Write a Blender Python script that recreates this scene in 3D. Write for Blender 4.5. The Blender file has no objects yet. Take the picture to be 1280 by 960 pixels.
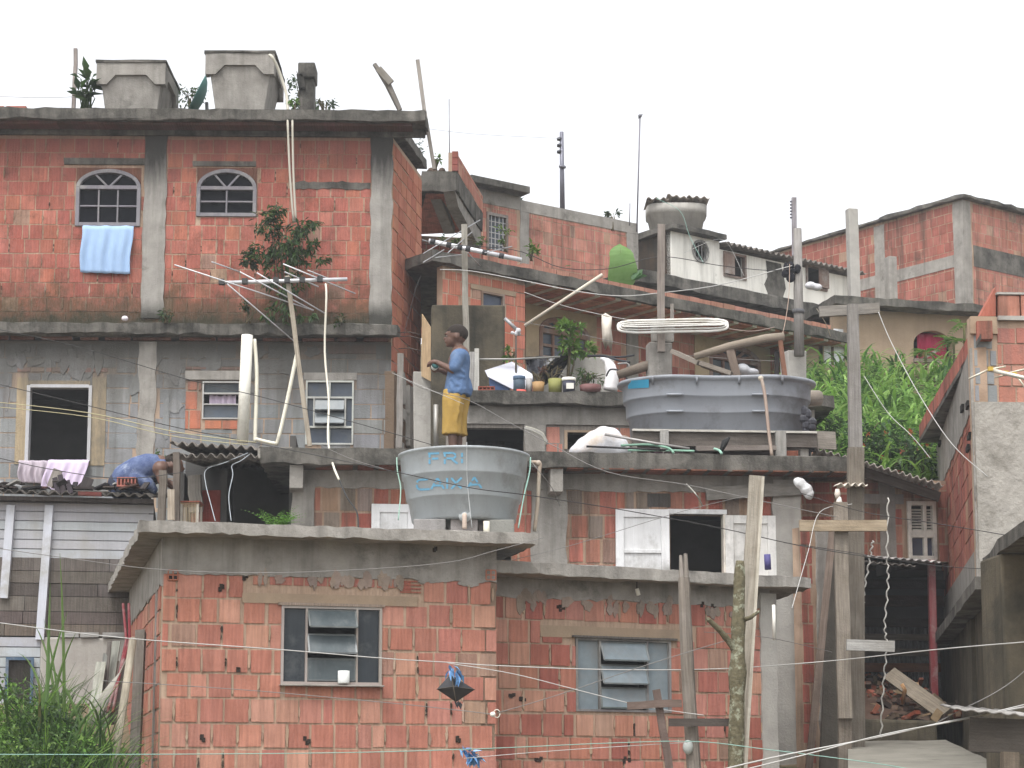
import bpy, bmesh, math, random
from math import radians, sin, cos, tan, pi, sqrt, asin, atan2
from mathutils import Vector, Matrix, noise

random.seed(11)
sc = bpy.context.scene
COL = sc.collection
V = Vector

# ------------------------------------------------------------------ camera geometry
F, HZ, TH = 2500.0, 980.0, radians(8)
PY0 = HZ - F * tan(TH)
CAMZ = 1.6


def ray(px, py):
    u = (px - 640) / F
    v = (PY0 - py) / F
    return V((u, cos(TH) - v * sin(TH), sin(TH) + v * cos(TH)))


def at(px, py, Y):
    r = ray(px, py)
    t = Y / r.y
    return V((r.x * t, Y, CAMZ + r.z * t))


def onz(px, py, z):
    r = ray(px, py)
    t = (z - CAMZ) / r.z
    return V((r.x * t, r.y * t, z))


def rnd(a, b):
    return random.uniform(a, b)


def jit(c, a=0.08):
    k = 1 + rnd(-a, a)
    return tuple(max(0, x * k * (1 + rnd(-a, a) * .35)) for x in c)


class W:
    """A vertical wall plane: origin, direction along the wall and normal towards the viewer's side."""

    def __init__(s, A, d):
        s.A = V((A.x, A.y))
        s.d = V((d[0], d[1])).normalized()
        s.n = V((s.d.y, -s.d.x))

    @classmethod
    def rot(c, px, py, Y, deg):
        return c(at(px, py, Y), (cos(radians(deg)), sin(radians(deg))))

    @classmethod
    def between(c, P, Q):
        return c(P, (Q.x - P.x, Q.y - P.y))

    def sz(s, px, py, o=0):
        r = ray(px, py)
        A = s.A + s.n * o
        t = (A.x * s.n.x + A.y * s.n.y) / (r.x * s.n.x + r.y * s.n.y)
        p = V((r.x * t, r.y * t))
        return ((p - A).dot(s.d), CAMZ + r.z * t)

    def P(s, a, z, o=0):
        q = s.A + s.d * a + s.n * o
        return V((q.x, q.y, z))

    def R(s, x0, y0, x1, y1, o=0):
        xm, ym = (x0 + x1) / 2, (y0 + y1) / 2
        return (s.sz(x0, ym, o)[0], s.sz(x1, ym, o)[0], s.sz(xm, y1, o)[1], s.sz(xm, y0, o)[1])


# ------------------------------------------------------------------ mesh builder
ORG = {}


class MB:
    def __init__(s):
        s.v, s.f, s.u, s.c, s.sm = [], [], [], [], []

    def add(s, pts, faces, col=(1, 1, 1), uv=None, smooth=False):
        b = len(s.v)
        s.v += [V(p) for p in pts]
        s.u += uv if uv else [(p[0], p[2]) for p in pts]
        s.c += [col] * len(pts)
        s.f += [[i + b for i in f] for f in faces]
        s.sm += [smooth] * len(faces)

    BOXF = [[0, 1, 2, 3], [7, 6, 5, 4], [0, 4, 5, 1], [1, 5, 6, 2], [2, 6, 7, 3], [3, 7, 4, 0]]

    def fbox(s, w, r, o0, o1, col=(1, 1, 1), jz=0):
        s0, s1, z0, z1 = r
        q = [(s0, z0), (s1, z0), (s1, z1), (s0, z1)]
        if jz:
            q = [(a + rnd(-jz, jz), z + rnd(-jz, jz)) for a, z in q]
        pts = [w.P(a, z, o1) for a, z in q] + [w.P(a, z, o0) for a, z in q]
        s.add(pts, MB.BOXF, col, uv=[(a, z) for a, z in q] * 2)

    def box(s, x0, x1, y0, y1, z0, z1, col=(1, 1, 1)):
        s.fbox(W(V((0, y0, 0)), (1, 0)), (x0, x1, z0, z1), -(y1 - y0), 0, col)

    def prism(s, w, poly, o0, o1, col=(1, 1, 1)):
        """polygon of (s,z), counter-clockwise as seen from the front, from o0 (back) to o1 (front)"""
        n = len(poly)
        ar = sum(poly[i][0] * poly[(i + 1) % n][1] - poly[(i + 1) % n][0] * poly[i][1] for i in range(n))
        if ar < 0:
            poly = poly[::-1]
        pts = [w.P(a, z, o1) for a, z in poly] + [w.P(a, z, o0) for a, z in poly]
        fs = [list(range(n)), list(range(2 * n - 1, n - 1, -1))]
        fs += [[i, i + n, (i + 1) % n + n, (i + 1) % n] for i in range(n)]
        s.add(pts, fs, col, uv=list(poly) * 2)

    def bar(s, p0, p1, w, h=None, col=(1, 1, 1), up=None, taper=1.0, seg=1, wob=0):
        """rectangular beam from p0 to p1, w across, h along the up direction"""
        h = h or w
        p0, p1 = V(p0), V(p1)
        d = (p1 - p0)
        L = d.length
        d = d / L
        up = V(up) if up else (V((0, -1, 0)) if abs(d.z) > .7 else V((0, 0, 1)))
        a = d.cross(up).normalized()
        b = a.cross(d).normalized()
        pts, uv = [], []
        for k in range(seg + 1):
            t = k / seg
            q = 1 + (taper - 1) * t
            c = p0 + d * (L * t) + (a * rnd(-wob, wob) + b * rnd(-wob, wob) if wob else V((0, 0, 0)))
            for i, (sa, sb) in enumerate(((-1, -1), (1, -1), (1, 1), (-1, 1))):
                pts.append(c + a * (sa * w * q / 2) + b * (sb * h * q / 2))
                uv.append((i * w, L * t))
        fs = [[3, 2, 1, 0], [4 * seg, 4 * seg + 1, 4 * seg + 2, 4 * seg + 3]]
        for k in range(seg):
            for i in range(4):
                j = (i + 1) % 4
                fs.append([4 * k + i, 4 * k + j, 4 * k + 4 + j, 4 * k + 4 + i])
        s.add(pts, fs, col, uv)

    def tube(s, pts, r, n=8, col=(1, 1, 1), smooth=True, cap=True):
        pts = [V(p) for p in pts]
        m = len(pts)
        rs = r if isinstance(r, (list, tuple)) else [r] * m
        vs, uv = [], []
        prev, L = None, 0
        for i, p in enumerate(pts):
            d = (pts[min(i + 1, m - 1)] - pts[max(i - 1, 0)]).normalized()
            if prev is None:
                a = d.cross(V((0, 0, 1)) if abs(d.z) < .9 else V((0, 1, 0))).normalized()
            else:
                a = (prev - d * prev.dot(d)).normalized()
            prev = a
            b = d.cross(a)
            if i:
                L += (p - pts[i - 1]).length
            for k in range(n):
                t = 2 * pi * k / n
                vs.append(p + (a * cos(t) + b * sin(t)) * rs[i])
                uv.append((k / n * rs[i] * 6.28, L))
        fs = []
        for i in range(m - 1):
            for k in range(n):
                j = (k + 1) % n
                fs.append([i * n + k, i * n + j, i * n + n + j, i * n + n + k])
        if cap:
            fs += [list(range(n - 1, -1, -1)), list(range((m - 1) * n, m * n))]
        s.add(vs, fs, col, uv, smooth)

    def lathe(s, c, prof, n=48, col=(1, 1, 1), shape=None, smooth=True):
        """prof: (r,z) from bottom outside to wherever; shape(t,r)->(x,y)"""
        shape = shape or (lambda t, r: (r * cos(t), r * sin(t)))
        vs, uv = [], []
        for r, z in prof:
            for k in range(n):
                t = 2 * pi * k / n
                x, y = shape(t, r)
                vs.append(V((c[0] + x, c[1] + y, c[2] + z)))
                uv.append((t * r, z))
        fs = []
        for i in range(len(prof) - 1):
            for k in range(n):
                j = (k + 1) % n
                fs.append([i * n + k, i * n + j, i * n + n + j, i * n + n + k])
        s.add(vs, fs, col, uv, smooth)

    def ball(s, c, r, col=(1, 1, 1), n=10, m=7, smooth=True):
        r = (r, r, r) if isinstance(r, (int, float)) else r
        c = V(c)
        vs = [c + V((0, 0, -r[2]))]
        for i in range(1, m):
            f = -pi / 2 + pi * i / m
            for k in range(n):
                t = 2 * pi * k / n
                vs.append(c + V((r[0] * cos(f) * cos(t), r[1] * cos(f) * sin(t), r[2] * sin(f))))
        vs.append(c + V((0, 0, r[2])))
        fs = [[0, 1 + (k + 1) % n, 1 + k] for k in range(n)]
        for i in range(m - 2):
            for k in range(n):
                a, b = 1 + i * n + k, 1 + i * n + (k + 1) % n
                fs.append([a, b, b + n, a + n])
        e = len(vs) - 1
        fs += [[e - n + k, e - n + (k + 1) % n, e] for k in range(n)]
        s.add(vs, fs, col, None, smooth)

    def limb(s, pr, col=(1, 1, 1), n=10):
        """a chain of (point, radius) with round joints, for later welding into one skin"""
        for p, r in pr:
            s.ball(p, r, col, n, 7)
        for (p, r), (q, t) in zip(pr, pr[1:]):
            s.tube([p, q], [r, t], n, col)

    def slab(s, poly, z0, z1, seg=.16, j=.008, col=(1, 1, 1)):
        """a cast slab over a plan polygon, its edges slightly uneven"""
        n = len(poly)
        ar = sum(poly[i][0] * poly[(i + 1) % n][1] - poly[(i + 1) % n][0] * poly[i][1] for i in range(n))
        if ar < 0:
            poly = poly[::-1]
        ring = []
        for i in range(n):
            a, b = V(poly[i][:2]), V(poly[(i + 1) % n][:2])
            k = max(1, int((b - a).length / seg))
            nn = V(((b - a).y, -(b - a).x)).normalized()
            for q in range(k):
                p = a + (b - a) * (q / k)
                if q:
                    p = p + nn * rnd(-j, j)
                ring.append(p)
        m = len(ring)
        top = [V((p.x, p.y, z1 + rnd(-j, j) * .9)) for p in ring]
        bot = [V((p.x + rnd(-j, j), p.y + rnd(-j, j), z0 + rnd(-j, j) * 1.3)) for p in ring]
        L, uv = 0, []
        for i in range(m):
            uv.append(L)
            L += (ring[(i + 1) % m] - ring[i]).length
        s.add(top + bot, [list(range(m)), list(range(2 * m - 1, m - 1, -1))], col, uv=[(p.x, p.y) for p in top + bot])
        s.add(top + bot, [[i, i + m, (i + 1) % m + m, (i + 1) % m] for i in range(m)], col, uv=[(u, z1) for u in uv] + [(u, z0) for u in uv])

    def build(s, name, mat, parent=None, bevel=0, **tags):
        me = bpy.data.meshes.new(name)
        if parent is not None:
            o0 = ORG[parent.name]
        else:
            lo = [min(p[i] for p in s.v) for i in range(3)]
            hi = [max(p[i] for p in s.v) for i in range(3)]
            o0 = V(((lo[0] + hi[0]) / 2, (lo[1] + hi[1]) / 2, lo[2]))
        if parent is not None and parent.type == 'MESH':
            pass
        me.from_pydata([tuple(p - o0) for p in s.v], [], s.f)
        uvl = me.uv_layers.new(name='UVMap')
        uu = [s.u[l.vertex_index] for l in me.loops]
        uvl.data.foreach_set('uv', [x for q in uu for x in q[:2]])
        ca = me.color_attributes.new('Col', 'FLOAT_COLOR', 'POINT')
        ca.data.foreach_set('color', [x for c in s.c for x in (c[0], c[1], c[2], 1.0)])
        me.polygons.foreach_set('use_smooth', s.sm)
        me.materials.append(mat)
        me.update()
        o = bpy.data.objects.new(name, me)
        COL.objects.link(o)
        if parent is not None:
            o.parent = parent
        else:
            o.location = o0
        ORG[o.name] = o0
        if bevel:
            b = o.modifiers.new('bevel', 'BEVEL')
            b.width = bevel
            b.segments = 2
            b.limit_method = 'ANGLE'
        for k, v in tags.items():
            o[{'cat': 'category'}.get(k, k)] = v
        return o


def thing(name, label, cat, loc, group=None):
    o = bpy.data.objects.new(name, None)
    COL.objects.link(o)
    o.location = loc
    o.empty_display_size = .2
    ORG[o.name] = V(loc)
    o['label'] = label
    o['category'] = cat
    if group:
        o['group'] = group
    return o


def tag(o, label, cat, group=None):
    o['label'] = label
    o['category'] = cat
    if group:
        o['group'] = group
    return o


def dup(root, delta, label=None):
    """copy a thing with its parts and their sub-parts, moved by delta"""
    r = root.copy()
    COL.objects.link(r)
    r.location = root.location + V(delta)
    ORG[r.name] = ORG[root.name] + V(delta)
    if label:
        r['label'] = label
    for ch in list(root.children):
        c = ch.copy()
        COL.objects.link(c)
        c.parent = r
        for g in list(ch.children):
            d = g.copy()
            COL.objects.link(d)
            d.parent = c
    return r


# ------------------------------------------------------------------ materials
def mat(name, a, b=None, scale=6, rough=.9, bump=.25, bscale=60, stain=None, streak=0, vcol=False, spec=.3, grain=0, flute=0,
        metal=0, coat=0, sub=0, stain_lo=.5, stain_hi=.68, stain_scale=2.2, damp=(), trans=0):
    m = bpy.data.materials.new(name)
    m.use_nodes = True
    nt = m.node_tree
    nd, ln = nt.nodes, nt.links
    bs = nd['Principled BSDF']
    bs.inputs['Roughness'].default_value = rough
    bs.inputs['Specular IOR Level'].default_value = spec
    bs.inputs['Metallic'].default_value = metal
    geo = nd.new('ShaderNodeNewGeometry')
    uv = nd.new('ShaderNodeUVMap')

    def noise_(scale, vec, detail=5, rgh=.6, vscale=None):
        n = nd.new('ShaderNodeTexNoise')
        n.inputs['Scale'].default_value = scale
        n.inputs['Detail'].default_value = detail
        n.inputs['Roughness'].default_value = rgh
        if vscale:
            mp = nd.new('ShaderNodeMapping')
            mp.inputs['Scale'].default_value = vscale
            ln.new(vec, mp.inputs['Vector'])
            vec = mp.outputs['Vector']
        ln.new(vec, n.inputs['Vector'])
        return n.outputs['Fac']

    def ramp(src, lo, hi, x=0.0, y=1.0):
        n = nd.new('ShaderNodeMapRange')
        n.inputs['From Min'].default_value = lo
        n.inputs['From Max'].default_value = hi
        n.inputs['To Min'].default_value = x
        n.inputs['To Max'].default_value = y
        ln.new(src, n.inputs['Value'])
        return n.outputs['Result']

    def mix(fac, c1, c2, mode='MIX'):
        n = nd.new('ShaderNodeMix')
        n.data_type = 'RGBA'
        n.blend_type = mode
        for val, sock in ((fac, n.inputs['Factor']), (c1, n.inputs[6]), (c2, n.inputs[7])):
            if hasattr(val, 'links'):
                ln.new(val, sock)
            elif isinstance(val, (int, float)):
                sock.default_value = val
            else:
                sock.default_value = (*val[:3], 1)
        return n.outputs[2]

    pos = geo.outputs['Position']
    b = b or tuple(x * .6 for x in a)
    col = mix(ramp(noise_(scale, pos), .3, .7), a, b)
    if vcol:
        at_ = nd.new('ShaderNodeAttribute')
        at_.attribute_name = 'Col'
        col = mix(1.0, col, at_.outputs['Color'], 'MULTIPLY')
    if grain:
        g = ramp(noise_(1, uv.outputs['UV'], 4, .6, (70, 3, 1)), .3, .7, 1 - grain, 1 + grain * .35)
        n = nd.new('ShaderNodeMix')
        n.data_type = 'RGBA'
        n.blend_type = 'MULTIPLY'
        n.inputs['Factor'].default_value = 1
        ln.new(col, n.inputs[6])
        cb = nd.new('ShaderNodeCombineColor')
        for i in range(3):
            ln.new(g, cb.inputs[i])
        ln.new(cb.outputs[0], n.inputs[7])
        col = n.outputs[2]
    if flute:
        g = ramp(noise_(1, uv.outputs['UV'], 3, .5, (38, 2.5, 1)), .35, .65, 1 - flute, 1 + flute * .6)
        cb = nd.new('ShaderNodeCombineColor')
        for i in range(3):
            ln.new(g, cb.inputs[i])
        col = mix(1.0, col, cb.outputs[0], 'MULTIPLY')
    if stain:
        col = mix(ramp(noise_(stain_scale, pos, 8, .7), stain_lo, stain_hi, 0, .92), col, stain)
    if streak:
        f1 = ramp(noise_(1, pos, 5, .65, (7, 7, .5)), .47, .72, 0, streak)
        col = mix(f1, col, stain or (.04, .04, .035))
    for zA, zB, dcol, vs_, amp, mx in damp:      # dirt and moss with a ragged edge, grown in from zA towards zB
        sp = nd.new('ShaderNodeSeparateXYZ')
        ln.new(pos, sp.inputs[0])
        f = ramp(sp.outputs['Z'], zA, zB, 1, 0)
        ma_ = nd.new('ShaderNodeMath')
        ma_.operation = 'MULTIPLY_ADD'
        ln.new(noise_(1, pos, 7, .7, vs_), ma_.inputs[0])
        ma_.inputs[1].default_value = amp
        ln.new(f, ma_.inputs[2])
        col = mix(ramp(ma_.outputs[0], .5 * amp + .08, .5 * amp + .62, 0, mx), col, dcol)
    ln.new(col, bs.inputs['Base Color'])
    if trans:
        tb = nd.new('ShaderNodeBsdfTranslucent')
        ln.new(col, tb.inputs['Color'])
        mx_ = nd.new('ShaderNodeMixShader')
        mx_.inputs[0].default_value = trans
        ln.new(bs.outputs[0], mx_.inputs[1])
        ln.new(tb.outputs[0], mx_.inputs[2])
        ln.new(mx_.outputs[0], nd['Material Output'].inputs['Surface'])
    if bump:
        bp = nd.new('ShaderNodeBump')
        bp.inputs['Strength'].default_value = bump
        bp.inputs['Distance'].default_value = .02
        hgt = noise_(bscale, pos, 6, .65)
        if flute:
            wv = nd.new('ShaderNodeTexWave')
            wv.inputs['Scale'].default_value = 9
            wv.inputs['Distortion'].default_value = .6
            ln.new(uv.outputs['UV'], wv.inputs['Vector'])
            ma = nd.new('ShaderNodeMath')
            ma.operation = 'MULTIPLY_ADD'
            ln.new(wv.outputs['Fac'], ma.inputs[0])
            ma.inputs[1].default_value = .22
            ln.new(hgt, ma.inputs[2])
            hgt = ma.outputs[0]
        ln.new(hgt, bp.inputs['Height'])
        ln.new(bp.outputs['Normal'], bs.inputs['Normal'])
    if coat:
        bs.inputs['Coat Weight'].default_value = coat
    if sub:
        bs.inputs['Transmission Weight'].default_value = 0
    return m


M = {}
M['masonry'] = mat('clay masonry', (1, 1, 1), (.78, .76, .74), 5, .92, .35, 70, (.085, .06, .045), 0, True, .2, flute=.16, stain_lo=.62, stain_hi=.82, stain_scale=1.6)
M['old_masonry'] = mat('weathered clay masonry', (1, 1, 1), (.7, .66, .62), 4, .92, .4, 60, (.06, .048, .036), .75, True, .2, flute=.14, stain_lo=.56, stain_hi=.74, stain_scale=1.3)
M['block'] = mat('concrete block masonry', (1, 1, 1), (.78, .78, .78), 3, .95, .4, 60, (.11, .105, .095), .5, True, .2, stain_lo=.58, stain_hi=.8, stain_scale=1.1)
_zl = at(250, 420, 25.7).z
M['tall_block'] = mat('weather streaked block masonry', (1, 1, 1), (.78, .78, .78), 3, .95, .4, 60, (.10, .096, .086), .6, True, .2, stain_lo=.56, stain_hi=.8, stain_scale=.9,
                       damp=((_zl, _zl - 1.2, (.085, .08, .07), (3.2, 3.2, .45), 1.5, .75), (_zl, _zl - .35, (.05, .047, .04), (5, 5, 1.5), 1.0, .7)))
M['concrete'] = mat('cast concrete', (.34, .32, .29), (.22, .205, .185), 5, .92, .45, 45, (.07, .065, .055), .45, True, .25, stain_lo=.57, stain_hi=.75)
M['pale_concrete'] = mat('pale cement render', (.42, .40, .365), (.31, .295, .27), 4, .92, .4, 40, (.13, .12, .10), .3, True, .25, stain_lo=.6, stain_hi=.8)
M['mouldy'] = mat('mouldy concrete', (.17, .158, .14), (.085, .08, .07), 4, .95, .5, 40, (.024, .023, .02), .8, True, .2, stain_lo=.46, stain_hi=.66, stain_scale=2.6)
M['mossy'] = mat('damp mossy wall', (.125, .104, .072), (.068, .06, .044), 3, .95, .4, 40, (.03, .028, .022), .8, False, .2, stain_lo=.48, stain_hi=.7, stain_scale=1.8)
M['rough_render'] = mat('rough thrown render', (.40, .375, .335), (.30, .28, .25), 6, .95, 1.0, 16, (.17, .155, .13), .25, True, .2)
M['white_paint'] = mat('white wall paint', (.80, .78, .72), (.68, .66, .6), 3, .85, .2, 40, (.2, .19, .16), .45, False, .3, stain_lo=.62, stain_hi=.82)
M['beige'] = mat('beige render', (.36, .27, .19), (.29, .215, .15), 3, .92, .3, 40, (.2, .16, .12), .4, False, .2, stain_lo=.58, stain_hi=.8)
M['wood'] = mat('weathered timber', (1, 1, 1), (.75, .73, .7), 6, .9, .35, 50, None, 0, True, .2, grain=.38)
M['painted_wood'] = mat('painted boards', (1, 1, 1), (.86, .86, .86), 4, .65, .18, 50, (.33, .32, .30), .35, True, .35, grain=.08)
M['poly'] = mat('tank plastic', (.34, .37, .385), (.31, .335, .35), 2, .42, .05, 40, (.2, .2, .19), .35, True, .4)
M['poly_dark'] = mat('dark tank plastic', (.245, .26, .287), (.218, .232, .256), 2, .45, .05, 40, (.13, .13, .135), .22, True, .4)
M['plain'] = mat('matt finish', (1, 1, 1), (.9, .9, .9), 8, .7, .1, 60, None, 0, True, .35)
M['pvc'] = mat('white pipe plastic', (.82, .8, .72), (.74, .72, .64), 4, .5, .04, 50, (.4, .37, .3), .25, True, .4)
M['metal'] = mat('weathered aluminium', (.55, .55, .54), (.42, .42, .42), 12, .45, .1, 60, None, 0, True, .5, metal=.35)
M['glass'] = mat('dusty pane', (.045, .052, .062), (.028, .033, .04), 3, .25, .03, 20, (.09, .095, .095), .25, True, .25)
M['glass_dark'] = mat('dark pane', (.010, .011, .014), (.005, .006, .008), 3, .2, .03, 20, None, 0, True, .03)
M['frost'] = mat('frosted louvre pane', (.13, .148, .152), (.09, .105, .112), 8, .35, .05, 30, (.2, .21, .21), .3, True, .35)
M['cloth'] = mat('woven cloth', (1, 1, 1), (.93, .93, .93), 10, .95, .15, 90, None, 0, True, .15)
M['skin'] = mat('dark skin', (.13, .066, .045), (.10, .05, .034), 14, .5, .05, 90, None, 0, False, .4)
M['leaf'] = mat('leaf', (1, 1, 1), (.8, .85, .75), 9, .5, .1, 50, None, 0, True, .3, trans=.38)
M['wire'] = mat('cable', (1, 1, 1), (.85, .85, .85), 6, .6, 0, 50, None, 0, True, .3)
M['sheet'] = mat('fibre cement sheet', (.25, .225, .2), (.14, .125, .11), 5, .92, .35, 40, (.045, .04, .035), .5, True, .2)
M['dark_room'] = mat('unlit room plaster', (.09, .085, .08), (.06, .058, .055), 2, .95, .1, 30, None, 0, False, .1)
M['soil'] = mat('hillside soil', (.20, .155, .105), (.12, .095, .06), 1.2, .97, .6, 9, (.05, .06, .02), 0, False, .1)
M['plastic'] = mat('polythene', (1, 1, 1), (.92, .92, .92), 6, .35, .12, 14, None, 0, True, .5)
M['earth'] = mat('rubble heap', (1, 1, 1), (.7, .66, .6), 7, .95, .6, 22, (.04, .032, .022), 0, True, .1)
# leaves let some light through
_b = M['leaf'].node_tree.nodes['Principled BSDF']
for nm in ('Subsurface Weight',):
    _b.inputs[nm].default_value = 0.0

_zm, _zr = at(250, 404, 25.5).z, at(250, 157, 25.8).z
M['tall_masonry'] = mat('mould stained clay masonry', (1, 1, 1), (.74, .7, .66), 4, .92, .4, 60, (.14, .09, .07), .35, True, .2, flute=.14, stain_lo=.66, stain_hi=.8, stain_scale=1.3,
                        damp=((_zm, _zm + .8, (.085, .058, .034), (3.2, 3.2, 3.2), 1.9, .85), (_zm, _zm + .3, (.035, .036, .022), (5, 5, 5), 1.9, .9), (_zr, _zr - .9, (.13, .055, .045), (2.5, 2.5, .5), 1.0, .5)))
M['tall_column'] = mat('mould stained cast column', (.36, .34, .31), (.25, .235, .215), 5, .92, .45, 45, (.09, .085, .07), .45, False, .25, stain_lo=.6, stain_hi=.78,
                       damp=((_zm, _zm + .45, (.03, .03, .024), (4, 4, 2), .6, .92), (_zr, _zr - 1.1, (.03, .028, .026), (9, 9, 1), 1.0, .92)))
CLAY = [(.46, .205, .145), (.43, .18, .128), (.45, .195, .14), (.475, .23, .168), (.40, .168, .125), (.44, .20, .155), (.49, .26, .19), (.42, .172, .132)]
REDCLAY = [(.42, .142, .108), (.44, .155, .118), (.39, .128, .10), (.42, .148, .115), (.37, .122, .096), (.455, .17, .13)]
PALECLAY = [(.49, .22, .17), (.46, .2, .152), (.51, .245, .19), (.44, .185, .14), (.48, .21, .165)]
GREYBLK = [(.27, .278, .285), (.255, .262, .27), (.285, .288, .288), (.24, .246, .252), (.265, .265, .262)]
MORTAR = (.44, .32, .235)
GREYMORTAR = (.27, .24, .2)


# ------------------------------------------------------------------ building helpers
def shell(mb, w, s0, s1, z0, z1, holes=(), th=.13, o=0, col=MORTAR):
    """a wall panel with true openings: front, back, reveals and edges"""
    ss = sorted({s0, s1, *[min(max(h[i], s0), s1) for h in holes for i in (0, 1)]})
    zz = sorted({z0, z1, *[min(max(h[i], z0), z1) for h in holes for i in (2, 3)]})

    def solid(i, j):
        if i < 0 or j < 0 or i >= len(ss) - 1 or j >= len(zz) - 1:
            return False
        cs, cz = (ss[i] + ss[i + 1]) / 2, (zz[j] + zz[j + 1]) / 2
        return not any(h[0] < cs < h[1] and h[2] < cz < h[3] for h in holes)

    for i in range(len(ss) - 1):
        for j in range(len(zz) - 1):
            if not solid(i, j):
                continue
            a, b, c, d = ss[i], ss[i + 1], zz[j], zz[j + 1]

            def q(pts):
                mb.add([w.P(*p) for p in pts], [[0, 1, 2, 3]], col, uv=[(p[0], p[1]) for p in pts])
            f, k = o, o - th
            q([(a, c, f), (b, c, f), (b, d, f), (a, d, f)])
            q([(b, c, k), (a, c, k), (a, d, k), (b, d, k)])
            if not solid(i - 1, j):
                q([(a, c, k), (a, c, f), (a, d, f), (a, d, k)])
            if not solid(i + 1, j):
                q([(b, c, f), (b, c, k), (b, d, k), (b, d, f)])
            if not solid(i, j - 1):
                q([(a, c, k), (b, c, k), (b, c, f), (a, c, f)])
            if not solid(i, j + 1):
                q([(a, d, f), (b, d, f), (b, d, k), (a, d, k)])


def clip(r, holes):
    for h in holes:
        if r is None:
            return None
        a, b, c, d = r
        if h[0] < b and h[1] > a and h[2] < d and h[3] > c:
            cand = [(a, min(b, h[0]), c, d), (max(a, h[1]), b, c, d), (a, b, c, min(d, h[2])), (a, b, max(c, h[3]), d)]
            cand = [q for q in cand if q[1] - q[0] > .025 and q[3] - q[2] > .025]
            r = max(cand, key=lambda q: (q[1] - q[0]) * (q[3] - q[2])) if cand else None
    return r


def bricks(mb, w, s0, s1, z0, z1, holes=(), pal=CLAY, bw=.2, bh=.2, gap=.012, o=0, proud=.005, odd=.03, tilt=0.0022, vary=.075, top_down=False):
    """courses of hollow bricks, each a raised face with its own size, tint and slight misfit"""
    rows = int((z1 - z0) / bh) + 1
    joints = []
    for k in range(rows):
        if top_down:
            hi = z1 - k * bh
            lo = hi - bh
        else:
            lo = z0 + k * bh
            hi = lo + bh
        lo2, hi2 = max(lo, z0), min(hi, z1)
        if hi2 - lo2 < .04:
            continue
        x = s0 - rnd(0, bw)
        dz = rnd(-.003, .003)
        while x < s1:
            wd = bw * rnd(.93, 1.05) if random.random() > .13 else bw * rnd(.45, .75)
            g = gap * rnd(.5, 1.7)
            g2 = gap * rnd(.5, 1.5)
            r = (max(s0, x + g / 2), min(s1, x + wd - g / 2), lo2 + g2 / 2 + dz * .6, hi2 - g2 / 2 + dz * .6)
            x += wd
            if s0 + .03 < x < s1 - .03 and not any(h[0] - .03 < x < h[1] + .03 and h[2] < hi2 and h[3] > lo2 for h in holes):
                joints.append((x, lo2, hi2))
            if r[1] - r[0] < .03:
                continue
            r = clip(r, holes)
            if not r:
                continue
            c = jit(random.choice(pal), vary)
            t = random.random()
            if t < odd:
                c = jit((.40, .26, .185), .10)
            elif t < odd * 1.6:
                c = jit((.33, .20, .155), .12)
            p = proud * rnd(.45, 1.15)
            mb.fbox(w, r, o - .01, o + p, c, jz=tilt)
    return joints


def mortar_lumps(mb, w, joints, share, o=.004):
    """mortar squeezed out of the upright joints, and dark patches painted for the shade in open joints"""
    for k, (s, z0, z1) in enumerate(joints):
        if random.random() > share:
            continue
        zm, hh = (z0 + z1) / 2, (z1 - z0) / 2
        if random.random() < .75:
            smear(mb, w, s, zm + rnd(-.02, .02), rnd(.007, .015), hh * rnd(.4, .95), o + .0125 + k * .000006, jit(random.choice([(.44, .33, .24), (.40, .295, .21), (.33, .24, .175)]), .1))
        else:
            for q in range(3):
                smear(mb, w, s + rnd(-.004, .004), zm + rnd(-.6, .6) * hh, rnd(.004, .009), rnd(.008, .03), o + .0128 + k * .000006 + q * .00001, jit((.055, .04, .03), .2))  # shade inside open joints, painted as small dark patches


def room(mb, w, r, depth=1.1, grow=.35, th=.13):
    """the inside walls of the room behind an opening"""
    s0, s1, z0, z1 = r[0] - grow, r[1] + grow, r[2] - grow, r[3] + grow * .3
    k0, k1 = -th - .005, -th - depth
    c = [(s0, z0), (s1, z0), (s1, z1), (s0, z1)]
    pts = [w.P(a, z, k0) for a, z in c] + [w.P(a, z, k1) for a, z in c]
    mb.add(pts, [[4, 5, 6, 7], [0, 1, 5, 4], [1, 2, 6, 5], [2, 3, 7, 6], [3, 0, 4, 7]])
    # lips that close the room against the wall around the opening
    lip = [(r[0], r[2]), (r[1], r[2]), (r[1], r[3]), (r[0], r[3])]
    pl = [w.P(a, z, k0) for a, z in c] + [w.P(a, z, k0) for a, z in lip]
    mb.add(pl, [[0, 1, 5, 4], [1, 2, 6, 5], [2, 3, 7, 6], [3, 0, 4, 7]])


def jag(mb, w, s0, s1, z0, z1, o, amp=.04, step=.09, col=(1, 1, 1), both=False):
    """a coat of cement whose lower edge runs unevenly over the bricks"""
    n = max(3, int((s1 - s0) / step))
    low = [(s0 + (s1 - s0) * i / n, z0 + rnd(-amp, amp * .4)) for i in range(n + 1)]
    hi = [(s1 - (s1 - s0) * i / n, z1 + (rnd(-amp, amp) if both else 0)) for i in range(n + 1)]
    n2 = len(low)
    for i in range(n):
        a, b = low[i], low[i + 1]
        c, d = hi[n - i - 1], hi[n - i]
        mb.prism(w, [a, b, c, d], -.005, o, col) if i in (0, n - 1) else mb.add(
            [w.P(*a, o), w.P(*b, o), w.P(*c, o), w.P(*d, o), w.P(*a, -.005), w.P(*b, -.005), w.P(*c, -.005), w.P(*d, -.005)],
            [[0, 1, 2, 3], [4, 5, 1, 0], [3, 2, 6, 7]], col, uv=[a, b, c, d] * 2)


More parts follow.
